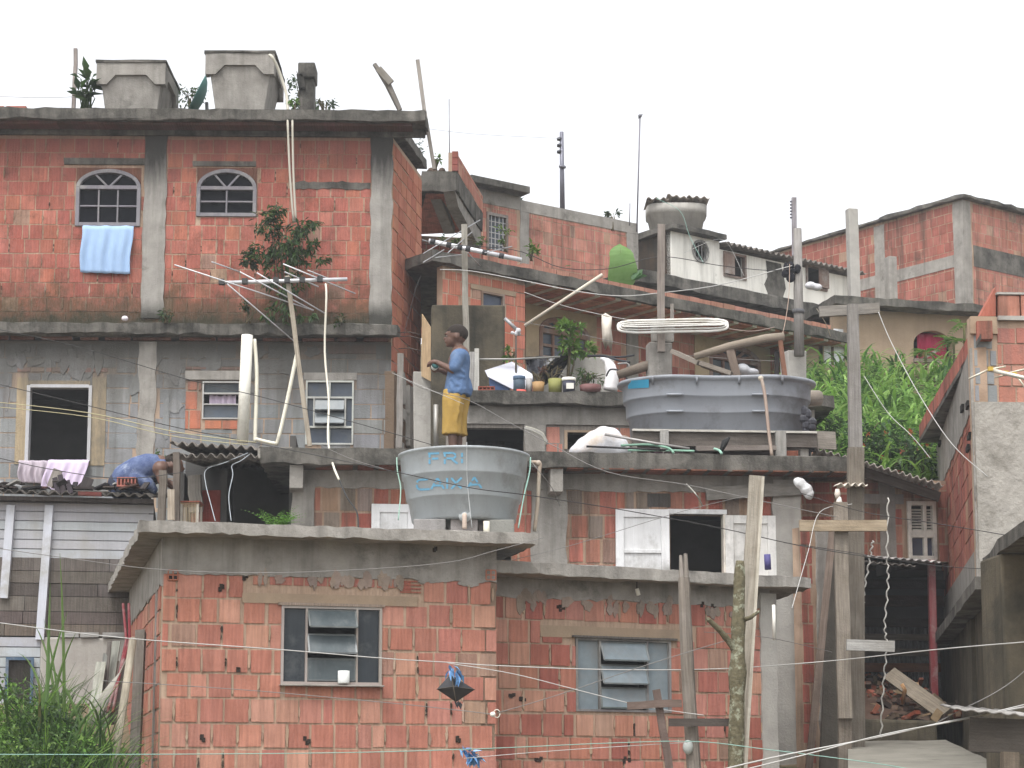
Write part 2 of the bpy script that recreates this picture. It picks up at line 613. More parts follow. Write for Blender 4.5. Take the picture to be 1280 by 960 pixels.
def column(mb, w, s0, s1, z0, z1, o, wob=.008, col=(1, 1, 1), seg=.14, b=-.005):
    """a cast column with wavering edges"""
    n = max(2, int((z1 - z0) / seg))
    L = [(s0 + rnd(-wob, wob), z0 + (z1 - z0) * i / n) for i in range(n + 1)]
    R_ = [(s1 + rnd(-wob, wob), z0 + (z1 - z0) * i / n) for i in range(n + 1)]
    mb.prism(w, L[::-1] + R_, b, o, col)


def arch_fill(mb, w, s0, s1, zs, zt, top, o0, o1, col, n=8):
    """masonry between an arched head and the square opening"""
    sc_, rs, rz = (s0 + s1) / 2, (s1 - s0) / 2, zt - zs
    for sg in (-1, 1):
        arc = [(sc_ + sg * rs * cos(t * pi / 2 / n), zs + rz * sin(t * pi / 2 / n)) for t in range(n + 1)]
        mb.prism(w, arc + [(sc_, top), (sc_ + sg * rs, top)], o0, o1, col)


def arch_window(w, house, s0, s1, z0, z1, zs, cols, rows, col, spokes=3, fw=.05, o=.0, dark=(.5, .5, .5), bars=.022, shutter_frame=0):
    """arched window: frame with glazing bars (one mesh), fan light and panes"""
    fr = MB()
    o0, o1 = o - .05, o + .028
    fr.fbox(w, (s0, s0 + fw, z0, zs), o0, o1, jit(col))
    fr.fbox(w, (s1 - fw, s1, z0, zs), o0, o1, jit(col))
    fr.fbox(w, (s0 + fw, s1 - fw, z0, z0 + fw), o0, o1 - .003, jit(col))
    fr.fbox(w, (s0 + fw, s1 - fw, zs - fw * .5, zs + fw * .5), o0, o1 - .003, jit(col))
    scn, rs, rz = (s0 + s1) / 2, (s1 - s0) / 2, z1 - zs
    n = 14
    for i in range(n):
        t0, t1 = pi * i / n, pi * (i + 1) / n
        k = 1 - fw / rs
        kz = max(.2, 1 - fw / rz)
        fr.prism(w, [(scn + rs * cos(t0), zs + rz * sin(t0)), (scn + rs * cos(t1), zs + rz * sin(t1)),
                     (scn + rs * k * cos(t1), zs + rz * kz * sin(t1)), (scn + rs * k * cos(t0), zs + rz * kz * sin(t0))], o0, o1 + .002, jit(col, .04))
    for i in range(spokes):
        t = pi * (i + 1) / (spokes + 1)
        a, b = w.P(scn, zs, o + .0), w.P(scn + rs * .95 * cos(t), zs + rz * .95 * sin(t), o + .0)
        fr.bar(a, b, bars * 1.2, .03, jit(col), up=(w.n.x, w.n.y, 0))
    iw, ih = (s1 - s0 - 2 * fw), (zs - fw * .5 - z0 - fw)
    for c in range(1, cols):
        x = s0 + fw + iw * c / cols
        fr.fbox(w, (x - bars / 2, x + bars / 2, z0 + fw, zs - fw * .5), o0 + .02, o1 - .015, jit(col))
    for r in range(1, rows):
        z = z0 + fw + ih * r / rows
        fr.fbox(w, (s0 + fw, s1 - fw, z - bars / 2, z + bars / 2), o0 + .02, o1 - .02, jit(col))
    f = fr.build('window', M['painted_wood'], house, bevel=.004)
    pn = MB()
    arc = [(scn + rs * .97 * cos(pi * i / 12), zs + rz * .97 * sin(pi * i / 12)) for i in range(13)]
    pn.prism(w, [(s0 + .01, z0 + .01), (s1 - .01, z0 + .01)] + arc, o - .04, o - .034, dark)
    pn.build('pane', M['glass_dark' if dark[0] < 1 else 'glass'], f)
    return f


def louvre_window(w, house, r, col, side=.28, nlou=3, tilts=(.3, .12, 0), panecol=(1, 1, 1), frost=False, bot_fixed=True, f=.02, top_light=0):
    """steel louvre window: two fixed side lights and tilting panes between them"""
    s0, s1, z0, z1 = r
    wd = s1 - s0
    fr = MB()
    a, b = s0 + wd * side, s1 - wd * side
    for q in ((s0, s0 + f, z0, z1), (s1 - f, s1, z0, z1)):
        fr.fbox(w, q, -.05, .02, jit(col))
    for q in ((s0 + f, s1 - f, z1 - f, z1), (s0 + f, s1 - f, z0, z0 + f)):
        fr.fbox(w, q, -.05, .018, jit(col))
    for x in (a, b):
        fr.fbox(w, (x - f * .4, x + f * .4, z0 + f, z1 - f), -.04, .016, jit(col))
    h = (z1 - z0 - 2 * f) / nlou
    win = fr.build('window', M['painted_wood'], house)
    side_mb = MB()
    side_mb.fbox(w, (s0 + f, a - f * .4, z0 + f, z1 - f), -.022, -.016, panecol)
    side2 = MB()
    side2.fbox(w, (b + f * .4, s1 - f, z0 + f, z1 - f), -.022, -.016, panecol)
    side2.build('pane', M['frost'] if frost else M['glass'], win)
    lv = MB()
    for k in range(nlou):
        zt = z1 - f - h * k
        t = tilts[k] if k < len(tilts) else 0
        # the sash hangs from its top edge and swings its foot outwards
        top, bot = zt - .012, zt - h + .014
        L = top - bot
        dz, do = L * cos(t), L * sin(t)
        c = [(a + .014, top, 0), (b - .014, top, 0), (b - .014, top - dz, do), (a + .014, top - dz, do)]
        P0 = [w.P(x, z, q - .006) for x, z, q in c]
        P1 = [w.P(x, z, q + .0) for x, z, q in c]
        lv.add([P1[3], P1[2], P1[1], P1[0], P0[3], P0[2], P0[1], P0[0]], MB.BOXF, panecol)
        for e in ((0, 1), (1, 2), (2, 3), (3, 0)):
            side_rail = (P1[e[0]], P1[e[1]])
            lv.bar(side_rail[0], side_rail[1], .014, .014, jit((.9, .9, .85)))
    side_mb.build('pane', M['frost'] if frost else M['glass'], win)
    lv.build('louvre', M['frost'], win)
    return win


def corr(mb, P0, u, v, waves, amp=.025, th=.008, seg=6, col=(1, 1, 1)):
    """corrugated sheet from corner P0, u across the waves, v down the slope"""
    P0, u, v = V(P0), V(u), V(v)
    nn = u.cross(v).normalized()
    if nn.z < 0:
        nn = -nn
    n = waves * seg
    rows = []
    for lift in (th, 0):
        for k in (0, 1):
            rows.append([P0 + u * (i / n) + v * k + nn * (amp * sin(2 * pi * i / seg) + lift) for i in range(n + 1)])
    m = n + 1
    vs = rows[0] + rows[1] + rows[2] + rows[3]
    fs = []
    for i in range(n):
        fs.append([i, i + 1, m + i + 1, m + i])
        fs.append([2 * m + i + 1, 2 * m + i, 3 * m + i, 3 * m + i + 1])
        fs.append([i + 1, i, 2 * m + i, 2 * m + i + 1])
        fs.append([m + i, m + i + 1, 3 * m + i + 1, 3 * m + i])
    fs.append([0, m, 3 * m, 2 * m])
    fs.append([m + n, n, 2 * m + n, 3 * m + n])
    uv = [((p - P0).dot(u.normalized()), (p - P0).dot(v.normalized())) for p in vs]
    mb.add(vs, fs, col, uv, True)


def rooms(w, rs, parent, depth=1.2, grow=.25):
    for r in rs:
        m_ = MB()
        room(m_, w, r, depth, grow)
        m_.build('room', M['dark_room'], parent)


def smear(mb, w, s, z, rs, rz, o, col=(1, 1, 1)):
    """an irregular thin patch of cement"""
    n = 11
    poly = []
    for i in range(n):
        t = 2 * pi * i / n
        k = rnd(.6, 1.15)
        poly.append((s + rs * k * cos(t), z + rz * k * sin(t)))
    mb.prism(w, poly, -.004, o, col)


def leaves(mb, c, rad, n, size, cols, droop=.2, flat=False, long=2.2):
    """leaf-sized folded faces through a volume, bunched round a few twig ends"""
    c = V(c)
    ends = []
    for _ in range(max(3, n // 16)):
        while True:
            p = V((rnd(-1, 1), rnd(-1, 1), rnd(-1, 1)))
            if p.length < 1:
                break
        ends.append(V((p.x * rad[0], p.y * rad[1], p.z * rad[2])))
    sp = min(rad) * .45
    for i in range(n):
        e = random.choice(ends)
        p = c + e + V((random.gauss(0, sp), random.gauss(0, sp), random.gauss(0, sp))) * .6
        d = (V((rnd(-1, 1), rnd(-1, 1), rnd(-.7, .8) - droop)) + e.normalized() * .5).normalized()
        leaf(mb, p, d, size * rnd(.6, 1.25), long, jit(random.choice(cols), .2))


def leaf(mb, p, d, L, long=2.2, col=(1, 1, 1), up=None):
    a = d.cross(up or V((rnd(-.4, .4), rnd(-.4, .4), 1))).normalized()
    nn = a.cross(d)
    wv = L / long / 2
    m = p + d * L * .45
    tip = p + d * L - nn * (L * .12)
    mb.add([p, m + a * wv + nn * wv * .35, tip, m - a * wv + nn * wv * .35], [[0, 1, 2], [0, 2, 3]], col)


def blade(mb, p, h, wd, ang, bend, col, seg=4):
    """one grass or cane blade that leans out and droops"""
    p = V(p)
    dx = V((cos(ang), sin(ang), 0))
    a = V((-sin(ang), cos(ang), 0))
    vs = []
    for k in range(seg + 1):
        t = k / seg
        q = p + dx * (bend * h * t * t) + V((0, 0, h * (t - .45 * bend * t * t * t)))
        ww = wd * (1 - t ** 2.2) * .5 + .0008
        vs += [q - a * ww, q + a * ww]
    mb.add(vs, [[2 * k, 2 * k + 1, 2 * k + 3, 2 * k + 2] for k in range(seg)], col)


def curve_pts(ps, sub=6):
    ps = [V(p) for p in ps]
    out = []
    for i in range(len(ps) - 1):
        p0, p1, p2, p3 = ps[max(i - 1, 0)], ps[i], ps[i + 1], ps[min(i + 2, len(ps) - 1)]
        for k in range(sub):
            t = k / sub
            out.append(.5 * ((2 * p1) + (p2 - p0) * t + (2 * p0 - 5 * p1 + 4 * p2 - p3) * t * t + (3 * p1 - p0 - 3 * p2 + p3) * t ** 3))
    out.append(ps[-1])
    return out


def strand(mb, pix, r, col, n=5, sub=6):
    mb.tube(curve_pts([at(*p) for p in pix], sub), r, n, col)


def cable(pix, r, col, label, cat='cable', name='cable'):
    mb = MB()
    strand(mb, pix, r, col)
    return tag(mb.build(name, M['wire']), label, cat)


def weld(o, voxel, smooth=3):
    """weld overlapping shapes into one continuous skin"""
    m = o.modifiers.new('weld', 'REMESH')
    m.mode = 'VOXEL'
    m.voxel_size = voxel
    m.use_smooth_shade = True
    s = o.modifiers.new('soften', 'SMOOTH')
    s.factor = .5
    s.iterations = smooth
    return o

# ------------------------------------------------------------------ world, sun, camera
SUN_EL, SUN_AZ = radians(62), radians(200)
w_ = bpy.data.worlds.new('World')
sc.world = w_
w_.use_nodes = True
nt = w_.node_tree
bg = nt.nodes['Background']
sky = nt.nodes.new('ShaderNodeTexSky')
sky.sky_type = 'NISHITA'
sky.sun_disc = False
sky.sun_elevation = SUN_EL
sky.sun_rotation = SUN_AZ
sky.air_density = 1.0
sky.dust_density = 3.0
sky.ozone_density = 1.0
hs = nt.nodes.new('ShaderNodeHueSaturation')      # the overcast: the sky's blue washed out
hs.inputs['Saturation'].default_value = .12
hs.inputs['Value'].default_value = 1.0
nt.links.new(sky.outputs['Color'], hs.inputs['Color'])
nt.links.new(hs.outputs['Color'], bg.inputs['Color'])
bg.inputs['Strength'].default_value = .15

sl = bpy.data.lights.new('sun', 'SUN')
sl.energy = .8
sl.angle = radians(20)
sl.color = (1, .98, .955)
so = bpy.data.objects.new('sun', sl)
COL.objects.link(so)
# the sun stands behind the viewer's shoulder, high up
sd = V((sin(SUN_AZ) * cos(SUN_EL), cos(SUN_AZ) * cos(SUN_EL), sin(SUN_EL)))
so.rotation_euler = sd.to_track_quat('Z', 'Y').to_euler()
so.location = sd * 50

cd = bpy.data.cameras.new('camera')
cd.sensor_width = 36
cd.lens = 36 * F / 1280
cd.shift_y = (PY0 - 480) / 1280
cd.clip_start = .1
cd.clip_end = 2000
co = bpy.data.objects.new('camera', cd)
co.location = (0, 0, CAMZ)
co.rotation_euler = (pi / 2 + TH, 0, 0)
COL.objects.link(co)
sc.camera = co
sc.view_settings.view_transform = 'Standard'
sc.view_settings.look = 'None'
sc.view_settings.gamma = 1
sc.view_settings.exposure = 1.22
sc.cycles.max_bounces = 6
sc.cycles.use_denoising = True

# ------------------------------------------------------------------ terrain
TX = [-220, -30, -12, -4, 0, 4, 8, 30, 220]
TY = [-60, 0, 10, 13, 15, 17, 20, 25, 30, 36, 45, 60, 120, 400]
TZ = [[-2] * 9, [0] * 9, [.2] * 9,
      [.6, .6, 1.0, .9, .5, .5, .9, 1, .6],
      [1, 1.0, 1.75, 1.55, .9, .9, 1.2, 1.5, 1],
      [1.4, 1.4, 1.8, 1.6, 1.2, 1.2, 1.7, 2, 1.5],
      [2, 2.2, 2.3, 2.1, 2, 2.1, 2.5, 3, 2.5],
      [4, 4.3, 4.6, 4.4, 4, 4.6, 5.3, 5.5, 5],
      [6, 6.5, 7, 7, 6.6, 7.2, 8.0, 8, 7],
      [8.5, 9, 9.6, 9.6, 9.6, 9.6, 9.8, 9.8, 9],
      [9.5, 10, 10.4, 10.6, 10.8, 11, 11, 11, 10],
      [8, 8, 9, 9, 9, 9, 9, 9, 8], [2] * 9, [-8] * 9]


def terr(x, y):
    def loc(a, q):
        for i in range(len(a) - 1):
            if q <= a[i + 1]:
                return i, min(1, max(0, (q - a[i]) / (a[i + 1] - a[i])))
        return len(a) - 2, 1
    i, u = loc(TX, x)
    j, v = loc(TY, y)
    z = (TZ[j][i] * (1 - u) + TZ[j][i + 1] * u) * (1 - v) + (TZ[j + 1][i] * (1 - u) + TZ[j + 1][i + 1] * u) * v
    if 1.9 < x < 5.6 and 17.6 < y < 24.5:
        k = min(1, (x - 1.9) / .3, (5.6 - x) / .4, (y - 17.6) / .8, (24.5 - y) / .6)
        z = z * (1 - k) + min(z, 1.75 + max(0, y - 20) * .1) * k
    return z


tm = MB()
gx = sorted(set([-220, -120, -60, -30, -20] + [x * .5 for x in range(-28, 29)] + [20, 30, 60, 120, 220]))
gy = sorted(set([-60, -30, 0, 6] + [10 + y * .5 for y in range(0, 76)] + [52, 60, 80, 120, 200, 400]))
tv = [V((x, y, terr(x, y) + noise.noise(V((x * .9, y * .9, 3))) * .07)) for y in gy for x in gx]
nx = len(gx)
tm.add(tv, [[j * nx + i, j * nx + i + 1, (j + 1) * nx + i + 1, (j + 1) * nx + i] for j in range(len(gy) - 1) for i in range(nx - 1)], (1, 1, 1), None, True)
g = tm.build('ground', M['soil'])
g['kind'] = 'structure'


def hbase(p):
    return (p.x, p.y, terr(p.x, p.y))


# ------------------------------------------------------------------ FRONT HOUSE (carries the round tank)
WA = W.rot(205, 700, 16.0, 15.2)
sR = WA.sz(620, 800)[0]
zr = WA.sz(400, 668)[1]                        # underside of the roof slab at the wall
zb = .4
house = thing('brick_house', 'orange hollow brick house under the flat slab that carries the round grey tank', 'house', hbase(at(400, 900, 16.5)))
win = WA.R(351, 758, 477, 856)
zband = WA.sz(400, 721)[1]
zc0 = WA.sz(205, 721)[1]
# cement beam, bricks, holes
mb = MB()
shell(mb, WA, 0, sR, zb, zr, [win])
lint = WA.R(303, 733, 522, 756)
hole_bricks = [WA.R(500, 724, 526, 742)]
J_ = bricks(mb, WA, 0, sR, zb, zband, [win, lint] + hole_bricks, CLAY, .2, .2, .02, proud=.010, top_down=True)
mortar_lumps(mb, WA, J_, .5)
# broken brick: ribs seen inside the gap
h = hole_bricks[0]
for k in range(4):
    z = h[2] + (h[3] - h[2]) * (k + .15) / 4
    mb.fbox(WA, (h[0], h[1], z, z + .012), -.005, .012, jit((.36, .13, .09)))
mb.fbox(WA, (h[0] + .02, h[0] + .09, h[2] + .02, h[3] - .02), -.005, .006, (.4, .14, .1))
# open ends of the corner bricks: rims round a dark plate painted for the shaded cells
for px in (211, 608):
    r = WA.R(px - 1, 713, px + 11, 725)
    c0, c1, d0, d1 = r
    mb.fbox(WA, r, -.004, .0165, (.02, .012, .01))
    for a in (0, .5, 1):
        x = c0 + (c1 - c0) * a
        mb.fbox(WA, (x - .005, x + .005, d0, d1), -.004, .02, (.42, .16, .1))
        z = d0 + (d1 - d0) * a
        mb.fbox(WA, (c0, c1, z - .005, z + .005), -.004, .022, (.42, .16, .1))
# shade of knocked out mortar pockets, painted as small dark plates
for px, py in ((254, 921), (572, 925), (383, 925), (275, 735), (307, 722), (545, 688), (300, 840), (672, 700)):
    s_, z_ = WA.sz(px, py)
    if s_ < sR:
        for _ in range(3):
            a, b = s_ + rnd(-.02, .02), z_ + rnd(-.03, .03)
            mb.fbox(WA, (a - .014, a + .014, b - .018, b + .018), .005, .0155 + rnd(0, .002), jit((.035, .025, .02)))
mb.build('wall', M['masonry'], house)
cm = MB()
jag(cm, WA, 0, sR, zband, zr, .017, .018, .06)
# smeared cement over the course above the window
for k in range(26):
    a = rnd(lint[0] + .05, lint[1] - .1)
    smear(cm, WA, a, zband - rnd(-.01, .05), rnd(.015, .05), rnd(.04, .09), .0148 + k * .0002, jit((1.05, .86, .78), .1))
for k in range(10):
    smear(cm, WA, rnd(lint[1], sR), zband - rnd(-.01, .03), rnd(.03, .1), rnd(.01, .03), .0165 + k * .0002)
cm.build('ring_beam', M['concrete'], house)
lm = MB()
column(lm, WA, lint[0], lint[1], lint[2], lint[3] - .07, .016)
lm.build('lintel', M['beige'], house)
rm = MB()
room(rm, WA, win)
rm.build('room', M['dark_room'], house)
louvre_window(WA, house, win, (.35, .30, .27), .25, 3, (.62, .50, .05), (.62, .68, .7), f=.022)
sm = MB()
sm.fbox(WA, (win[0] - .03, win[1] + .02, win[3] - .0, win[3] + .022), -.05, .03, (.34, .27, .22))
sm.build('window_head', M['wood'], house)
# slab polygon
zt = WA.sz(175, 650, .32)[1]
zbt = WA.sz(175, 664, .32)[1]
pFL, pFR = WA.P(WA.sz(175, 656, .32)[0], 0, .32), WA.P(WA.sz(674, 672, .32)[0], 0, .32)
BLk = onz(127, 757, zbt)
pBR = pFR + V((-sin(radians(15)), cos(radians(15)), 0)) * 1.9
mid = at(345, 700, 19.9)
SLAB_A_TOP = zt
mb = MB()
mb.slab([pFL, pFR, pBR, V((pBR.x - .05, 19.75, 0)), V((mid.x, 19.75, 0)), V((mid.x, BLk.y, 0)), V((BLk.x, BLk.y, 0))], zbt, zt, .07, .008)
mb.build('roof_slab', M['concrete'], house, bevel=.008)
# side wall
pb = at(163, 770, 20.5)
Ws = W.between(V((pb.x, pb.y, 0)), WA.P(0, 0, 0))
Ls = (WA.P(0, 0, 0) - V((pb.x, pb.y, 0))).length
mb = MB()
shell(mb, Ws, 0, Ls - .002, zb, zbt - .003)
bricks(mb, Ws, 0, Ls - .18, zb, zbt - .35, [], CLAY, .3, .2, .022, proud=.012)
mb.build('wall', M['masonry'], house)
mb = MB()
column(mb, Ws, Ls - .62, Ls - .5, zb, zbt - .3, .02)
jag(mb, Ws, 0, Ls, zbt - .36, zbt - .004, .018)
mb.build('corner_column', M['concrete'], house)
# other side wall (hidden from here) closes the box
Wr = W.between(WA.P(sR, 0, 0), WA.P(sR, 0, -2.3))
mb = MB()
shell(mb, Wr, .0, 2.3, zb, zbt - .003)
bricks(mb, Wr, .0, 2.3, zb, zbt - .3, [], CLAY, .3, .2, .02)
mb.build('wall', M['masonry'], house)

# ------------------------------------------------------------------ LOWER HOUSE beside it
WB = W.rot(622, 760, 17.15, 25)
sB = WB.sz(962, 800)[0]
zrB = WB.sz(800, 728)[1]
annex = thing('brick_house', 'low orange brick house with one louvre window below the house with white shutters', 'house', hbase(at(800, 900, 17.7)))
wn = WB.R(719, 799, 838, 890)
bandB = WB.sz(800, 752)[1]
mb = MB()
shell(mb, WB, -.4, sB, zb, zrB, [wn])
lint = WB.R(675, 782, 862, 799)
J_ = bricks(mb, WB, -.4, sB - .0, zb, bandB, [wn, lint], [jit(c, .05) for c in CLAY] + [(.36, .13, .1), (.34, .12, .09)], .2, .2, .02, proud=.013, top_down=True)
mortar_lumps(mb, WB, J_, .45)
for px, py in ((672, 950), (783, 950), (640, 870), (652, 872), (700, 760), (890, 757), (875, 755)):
    s_, z_ = WB.sz(px, py)
    for _ in range(4):
        a, b = s_ + rnd(-.03, .03), z_ + rnd(-.02, .02)
        mb.fbox(WB, (a - .014, a + .014, b - .014, b + .014), .005, .0155 + rnd(0, .002), jit((.035, .025, .02)))  # dark plates painted for the shade in holes of the wall
mb.build('wall', M['masonry'], annex)
cm = MB()
jag(cm, WB, -.4, sB, bandB, zrB, .017, .022, .07)
for k in range(34):
    smear(cm, WB, rnd(.1, sB - .2), bandB - rnd(-.02, .09), rnd(.02, .06), rnd(.03, .08), .0158 + k * .0002, jit((1.0, .84, .76), .1))
cm.build('ring_beam', M['concrete'], annex)
lm = MB()
column(lm, WB, lint[0], lint[1], lint[2] + .0, lint[3] - .02, .0155)
lm.build('lintel', M['beige'], annex)
rm = MB()
room(rm, WB, wn)
rm.build('room', M['dark_room'], annex)
louvre_window(WB, annex, wn, (.16, .15, .145), .25, 3, (.42, .36, .12), (1.7, 1.8, 1.9), frost=True)
sm = MB()
sm.fbox(WB, (wn[0] - .04, wn[1] + .05, wn[3], wn[3] + .018), -.05, .05, (.14, .13, .12))
sm.build('window_head', M['wood'], annex)
# end columns
mb = MB()
zz = WB.sz(960, 742)[1]
c0 = WB.sz(950, 850)[0]
column(mb, WB, c0, sB + .06, zb, zz, .03, .012)
mb.build('corner_column', M['pale_concrete'], annex)
ztB = WB.sz(660, 702, .35)[1]
zbB = ztB - .10
p0 = WB.P(WB.sz(600, 700, .35)[0], 0, .35)
p1 = onz(1014, 722, ztB)
p2 = onz(966, 757, zbB)
p2 = p1 + (p2 - p1).normalized() * 1.3
p2.z = 0
mb = MB()
mb.slab([p0, p1, V((p1.x - .22, 19.6, 0)), V((p0.x, 19.6, 0))], zbB, ztB, .07, .007)
mb.build('roof_slab', M['concrete'], annex, bevel=.007)
SLAB_B_TOP = ztB
# side wall to the alley
We = W.between(WB.P(sB, 0, 0), WB.P(sB, 0, -1.6))
mb = MB()
shell(mb, We, 0.0, 1.6, zb, zbB - .003)
mb.build('wall', M['masonry'], annex)
# a lamp socket hanging under the slab edge
mb = MB()
p = WB.P(WB.sz(796, 725, .1)[0], zbB, .1)
mb.tube([p, p - V((0, 0, .07))], .006, 5, (.03, .03, .03))
mb.tube([p - V((0, 0, .06)), p - V((-.015, 0, .12))], .018, 8, (.7, .68, .6))
tag(mb.build('lamp_socket', M['plain']), 'small pale lamp socket hanging under the slab of the low brick house', 'lamp')

# ------------------------------------------------------------------ HOUSE WITH WHITE SHUTTERS
WM = W.rot(365, 640, 20.0, 5.2)
sM0, sM1 = WM.sz(365, 640)[0], WM.sz(1003, 640)[0]
zrM = WM.sz(650, 590)[1]
mh = thing('brick_house', 'patched brick house with open white shutters and a slab under the dark oval tank', 'house', hbase(at(700, 800, 20.2)))
op = WM.R(838, 643, 905, 716)
op2 = WM.R(515, 636, 640, 700)
bandM = WM.sz(650, 612)[1]
mb = MB()
shell(mb, WM, sM0, sM1, zb, zrM, [op, op2])
colr = [WM.R(366, 600, 393, 720), WM.R(664, 600, 708, 720), WM.R(968, 620, 1003, 960)]
ex = colr + [(op[0] - .03, op[1] + .02, op[2], op[3] + .04), op2]
pal = REDCLAY + [(.40, .16, .11), (.44, .2, .14), (.26, .21, .18), (.24, .19, .16)]
bricks(mb, WM, sM0, sM1, zb + 1, bandM, ex, pal, .17, .25, .022, proud=.012, top_down=True, odd=.1)
# near-black stretcher above the shutters
mb.fbox(WM, WM.R(809, 617, 838, 634), .0, .016, (.09, .085, .08))
mb.build('wall', M['old_masonry'], mh)
cm = MB()
jag(cm, WM, sM0, sM1, bandM, zrM, .018, .02)
cm.build('ring_beam', M['concrete'], mh)
for r in colr:
    cm = MB()
    column(cm, WM, r[0], r[1], r[2], bandM - .002 if r is not colr[2] else zrM - .05, .02 if r is not colr[2] else .05, .014)
    cm.build('wall_column', M['concrete'] if r is not colr[2] else M['pale_concrete'], mh)
# brackets under the slab
zsb = WM.sz(650, 583, .4)[1]
for px0, px1 in ((362, 379), (688, 704)):
    cm = MB()
    a, b = WM.sz(px0, 590, .33)[0], WM.sz(px1, 590, .33)[0]
    cm.fbox(WM, (a, b, zsb - .24, zsb - .004), .0, .33)
    cm.build('bracket', M['concrete'], mh, bevel=.006)
zMt = WM.sz(700, 564, .4)[1]
zMb = zsb
SLAB_M_TOP = zMt
q0 = WM.P(WM.sz(325, 565, .4)[0], 0, .4)
q1 = onz(1063, 571, zMt)
mb = MB()
mb.slab([q0, q1, V((q1.x + .1, 22.6, 0)), V((q0.x - .1, 23.0, 0))], zMb, zMt, .12, .012)
mb.build('roof_slab', M['mouldy'], mh, bevel=.01)
# red filler blocks in the slab's underside
mb = MB()
n = 26
a0, a1 = WM.sz(392, 600)[0], WM.sz(1055, 600)[0]
for k in range(n):
    x0 = a0 + (a1 - a0) * k / n
    for q in (.04, .2):
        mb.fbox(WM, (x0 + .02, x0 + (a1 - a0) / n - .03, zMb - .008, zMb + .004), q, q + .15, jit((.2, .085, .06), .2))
mb.build('filler_block', M['old_masonry'], mh)
# frame and shutters
fr = MB()
wt = (.80, .80, .80)
fr.fbox(WM, (op[0] - .03, op[1] + .03, op[3], op[3] + .05), -.05, .03, wt)
fr.fbox(WM, (op[1] - .01, op[1] + .025, op[2], op[3]), -.1, .028, (.78, .72, .62))
wf = fr.build('window', M['painted_wood'], mh, bevel=.004)


def shutter(w, r, o, parent, rails=2, tone=wt):
    s = MB()
    s0, s1, z0, z1 = r
    e = .085
    s.fbox(w, (s0, s0 + e, z0, z1), o, o + .032, jit(tone, .02))
    s.fbox(w, (s1 - e, s1, z0, z1), o, o + .032, jit(tone, .02))
    s.fbox(w, (s0 + e, s1 - e, z1 - e, z1), o, o + .031, jit(tone, .02))
    s.fbox(w, (s0 + e, s1 - e, z0, z0 + e), o, o + .031, jit(tone, .02))
    s.fbox(w, (s0 + e, s1 - e, z0 + e, z1 - e), o, o + .012, tuple(x * .93 for x in tone))
    for k in range(1, rails):
        z = z0 + (z1 - z0) * (.38 if rails == 2 else k / rails)
        s.fbox(w, (s0 + e, s1 - e, z - .02, z + .02), o, o + .028, jit(tone, .02))
    return s.build('shutter', M['painted_wood'], parent, bevel=.004)


shutter(WM, WM.R(769, 637, 836, 722), .02, wf, 2)
shutter(WM, WM.R(906, 645, 969, 730), .02, wf, 1, (.82, .8, .76))
rooms(WM, (op, op2), mh, 1.1, .35)
fr = MB()
fr.fbox(WM, (op2[0] - .03, op2[1] + .03, op2[3], op2[3] + .05), -.05, .03, wt)
wf2 = fr.build('window', M['painted_wood'], mh)
shutter(WM, WM.R(464, 631, 520, 705), .03, wf2, 2)
# wire hook fixed over the window
for wd_ in (0,):
    mb = MB()
    strand(mb, [(858, 605, 19.9), (870, 618, 19.7), (878, 632, 19.85)], .008, (.7, .68, .6))
    tag(mb.build('wall_hook', M['metal']), 'pale metal hook fixed to the wall over the white shutters', 'hook')
# old board nailed across the corner column
mb = MB()
p, q = WM.P(WM.sz(882, 620, .06)[0], WM.sz(882, 619)[1], .09), WM.P(WM.sz(1004, 617, .06)[0], WM.sz(1004, 612)[1], .09)
mb.bar(p, q, .03, .13, (.30, .285, .26), seg=6, wob=.003)
tag(mb.build('plank', M['wood']), 'grey weathered plank nailed flat across the corner column over the open shutter', 'plank')
# plastic bag caught at the plank's end
mb = MB()
mb.tube(curve_pts([at(993, 600, 19.7), at(1000, 604, 19.65), at(1008, 612, 19.65), at(1013, 620, 19.65), at(1016, 622, 19.65)], 4), [.015, .03, .045, .05, .06, .055, .05, .06, .065, .06, .05, .055, .05, .04, .03, .03, .01][:17], 9, (.85, .84, .8))
M['bagging'] = mat('thin white bag', (.62, .62, .62), (.5, .5, .5), 9, .5, .6, 26, None, 0, False, .4)
tag(weld(mb.build('plastic_bag', M['bagging']), .012, 2), 'white plastic bag snagged on the end of the nailed grey plank', 'bag')
# underside bay at the alley end
Wx = W.between(WM.P(sM1, 0, -.25), WM.P(sM1 + 1.0, 0, -.25))
mb = MB()
ra = (0.02, .60, WM.sz(1030, 655)[1], zMb - .01)
shell(mb, Wx, *ra)
bricks(mb, Wx, ra[0], ra[1], ra[2], ra[3], [], REDCLAY, .33, .12, .02)
mb.build('wall', M['old_masonry'], mh)
# narrow brick return and cement pier in the alley below it
We2 = W.rot(1003, 800, 20.1, 30)
mb = MB()
shell(mb, We2, 0, .28, zb, WM.sz(1003, 665)[1])
bricks(mb, We2, 0, .14, zb, WM.sz(1003, 665)[1], [], REDCLAY, .2, .2, .02)
mb.build('wall', M['old_masonry'], mh)
cm = MB()
s_ = We2.sz(1022, 800)[0]
column(cm, We2, s_, s_ + .34, zb, WM.sz(1020, 662)[1], .03, .015)
cm.build('wall_column', M['concrete'], mh)

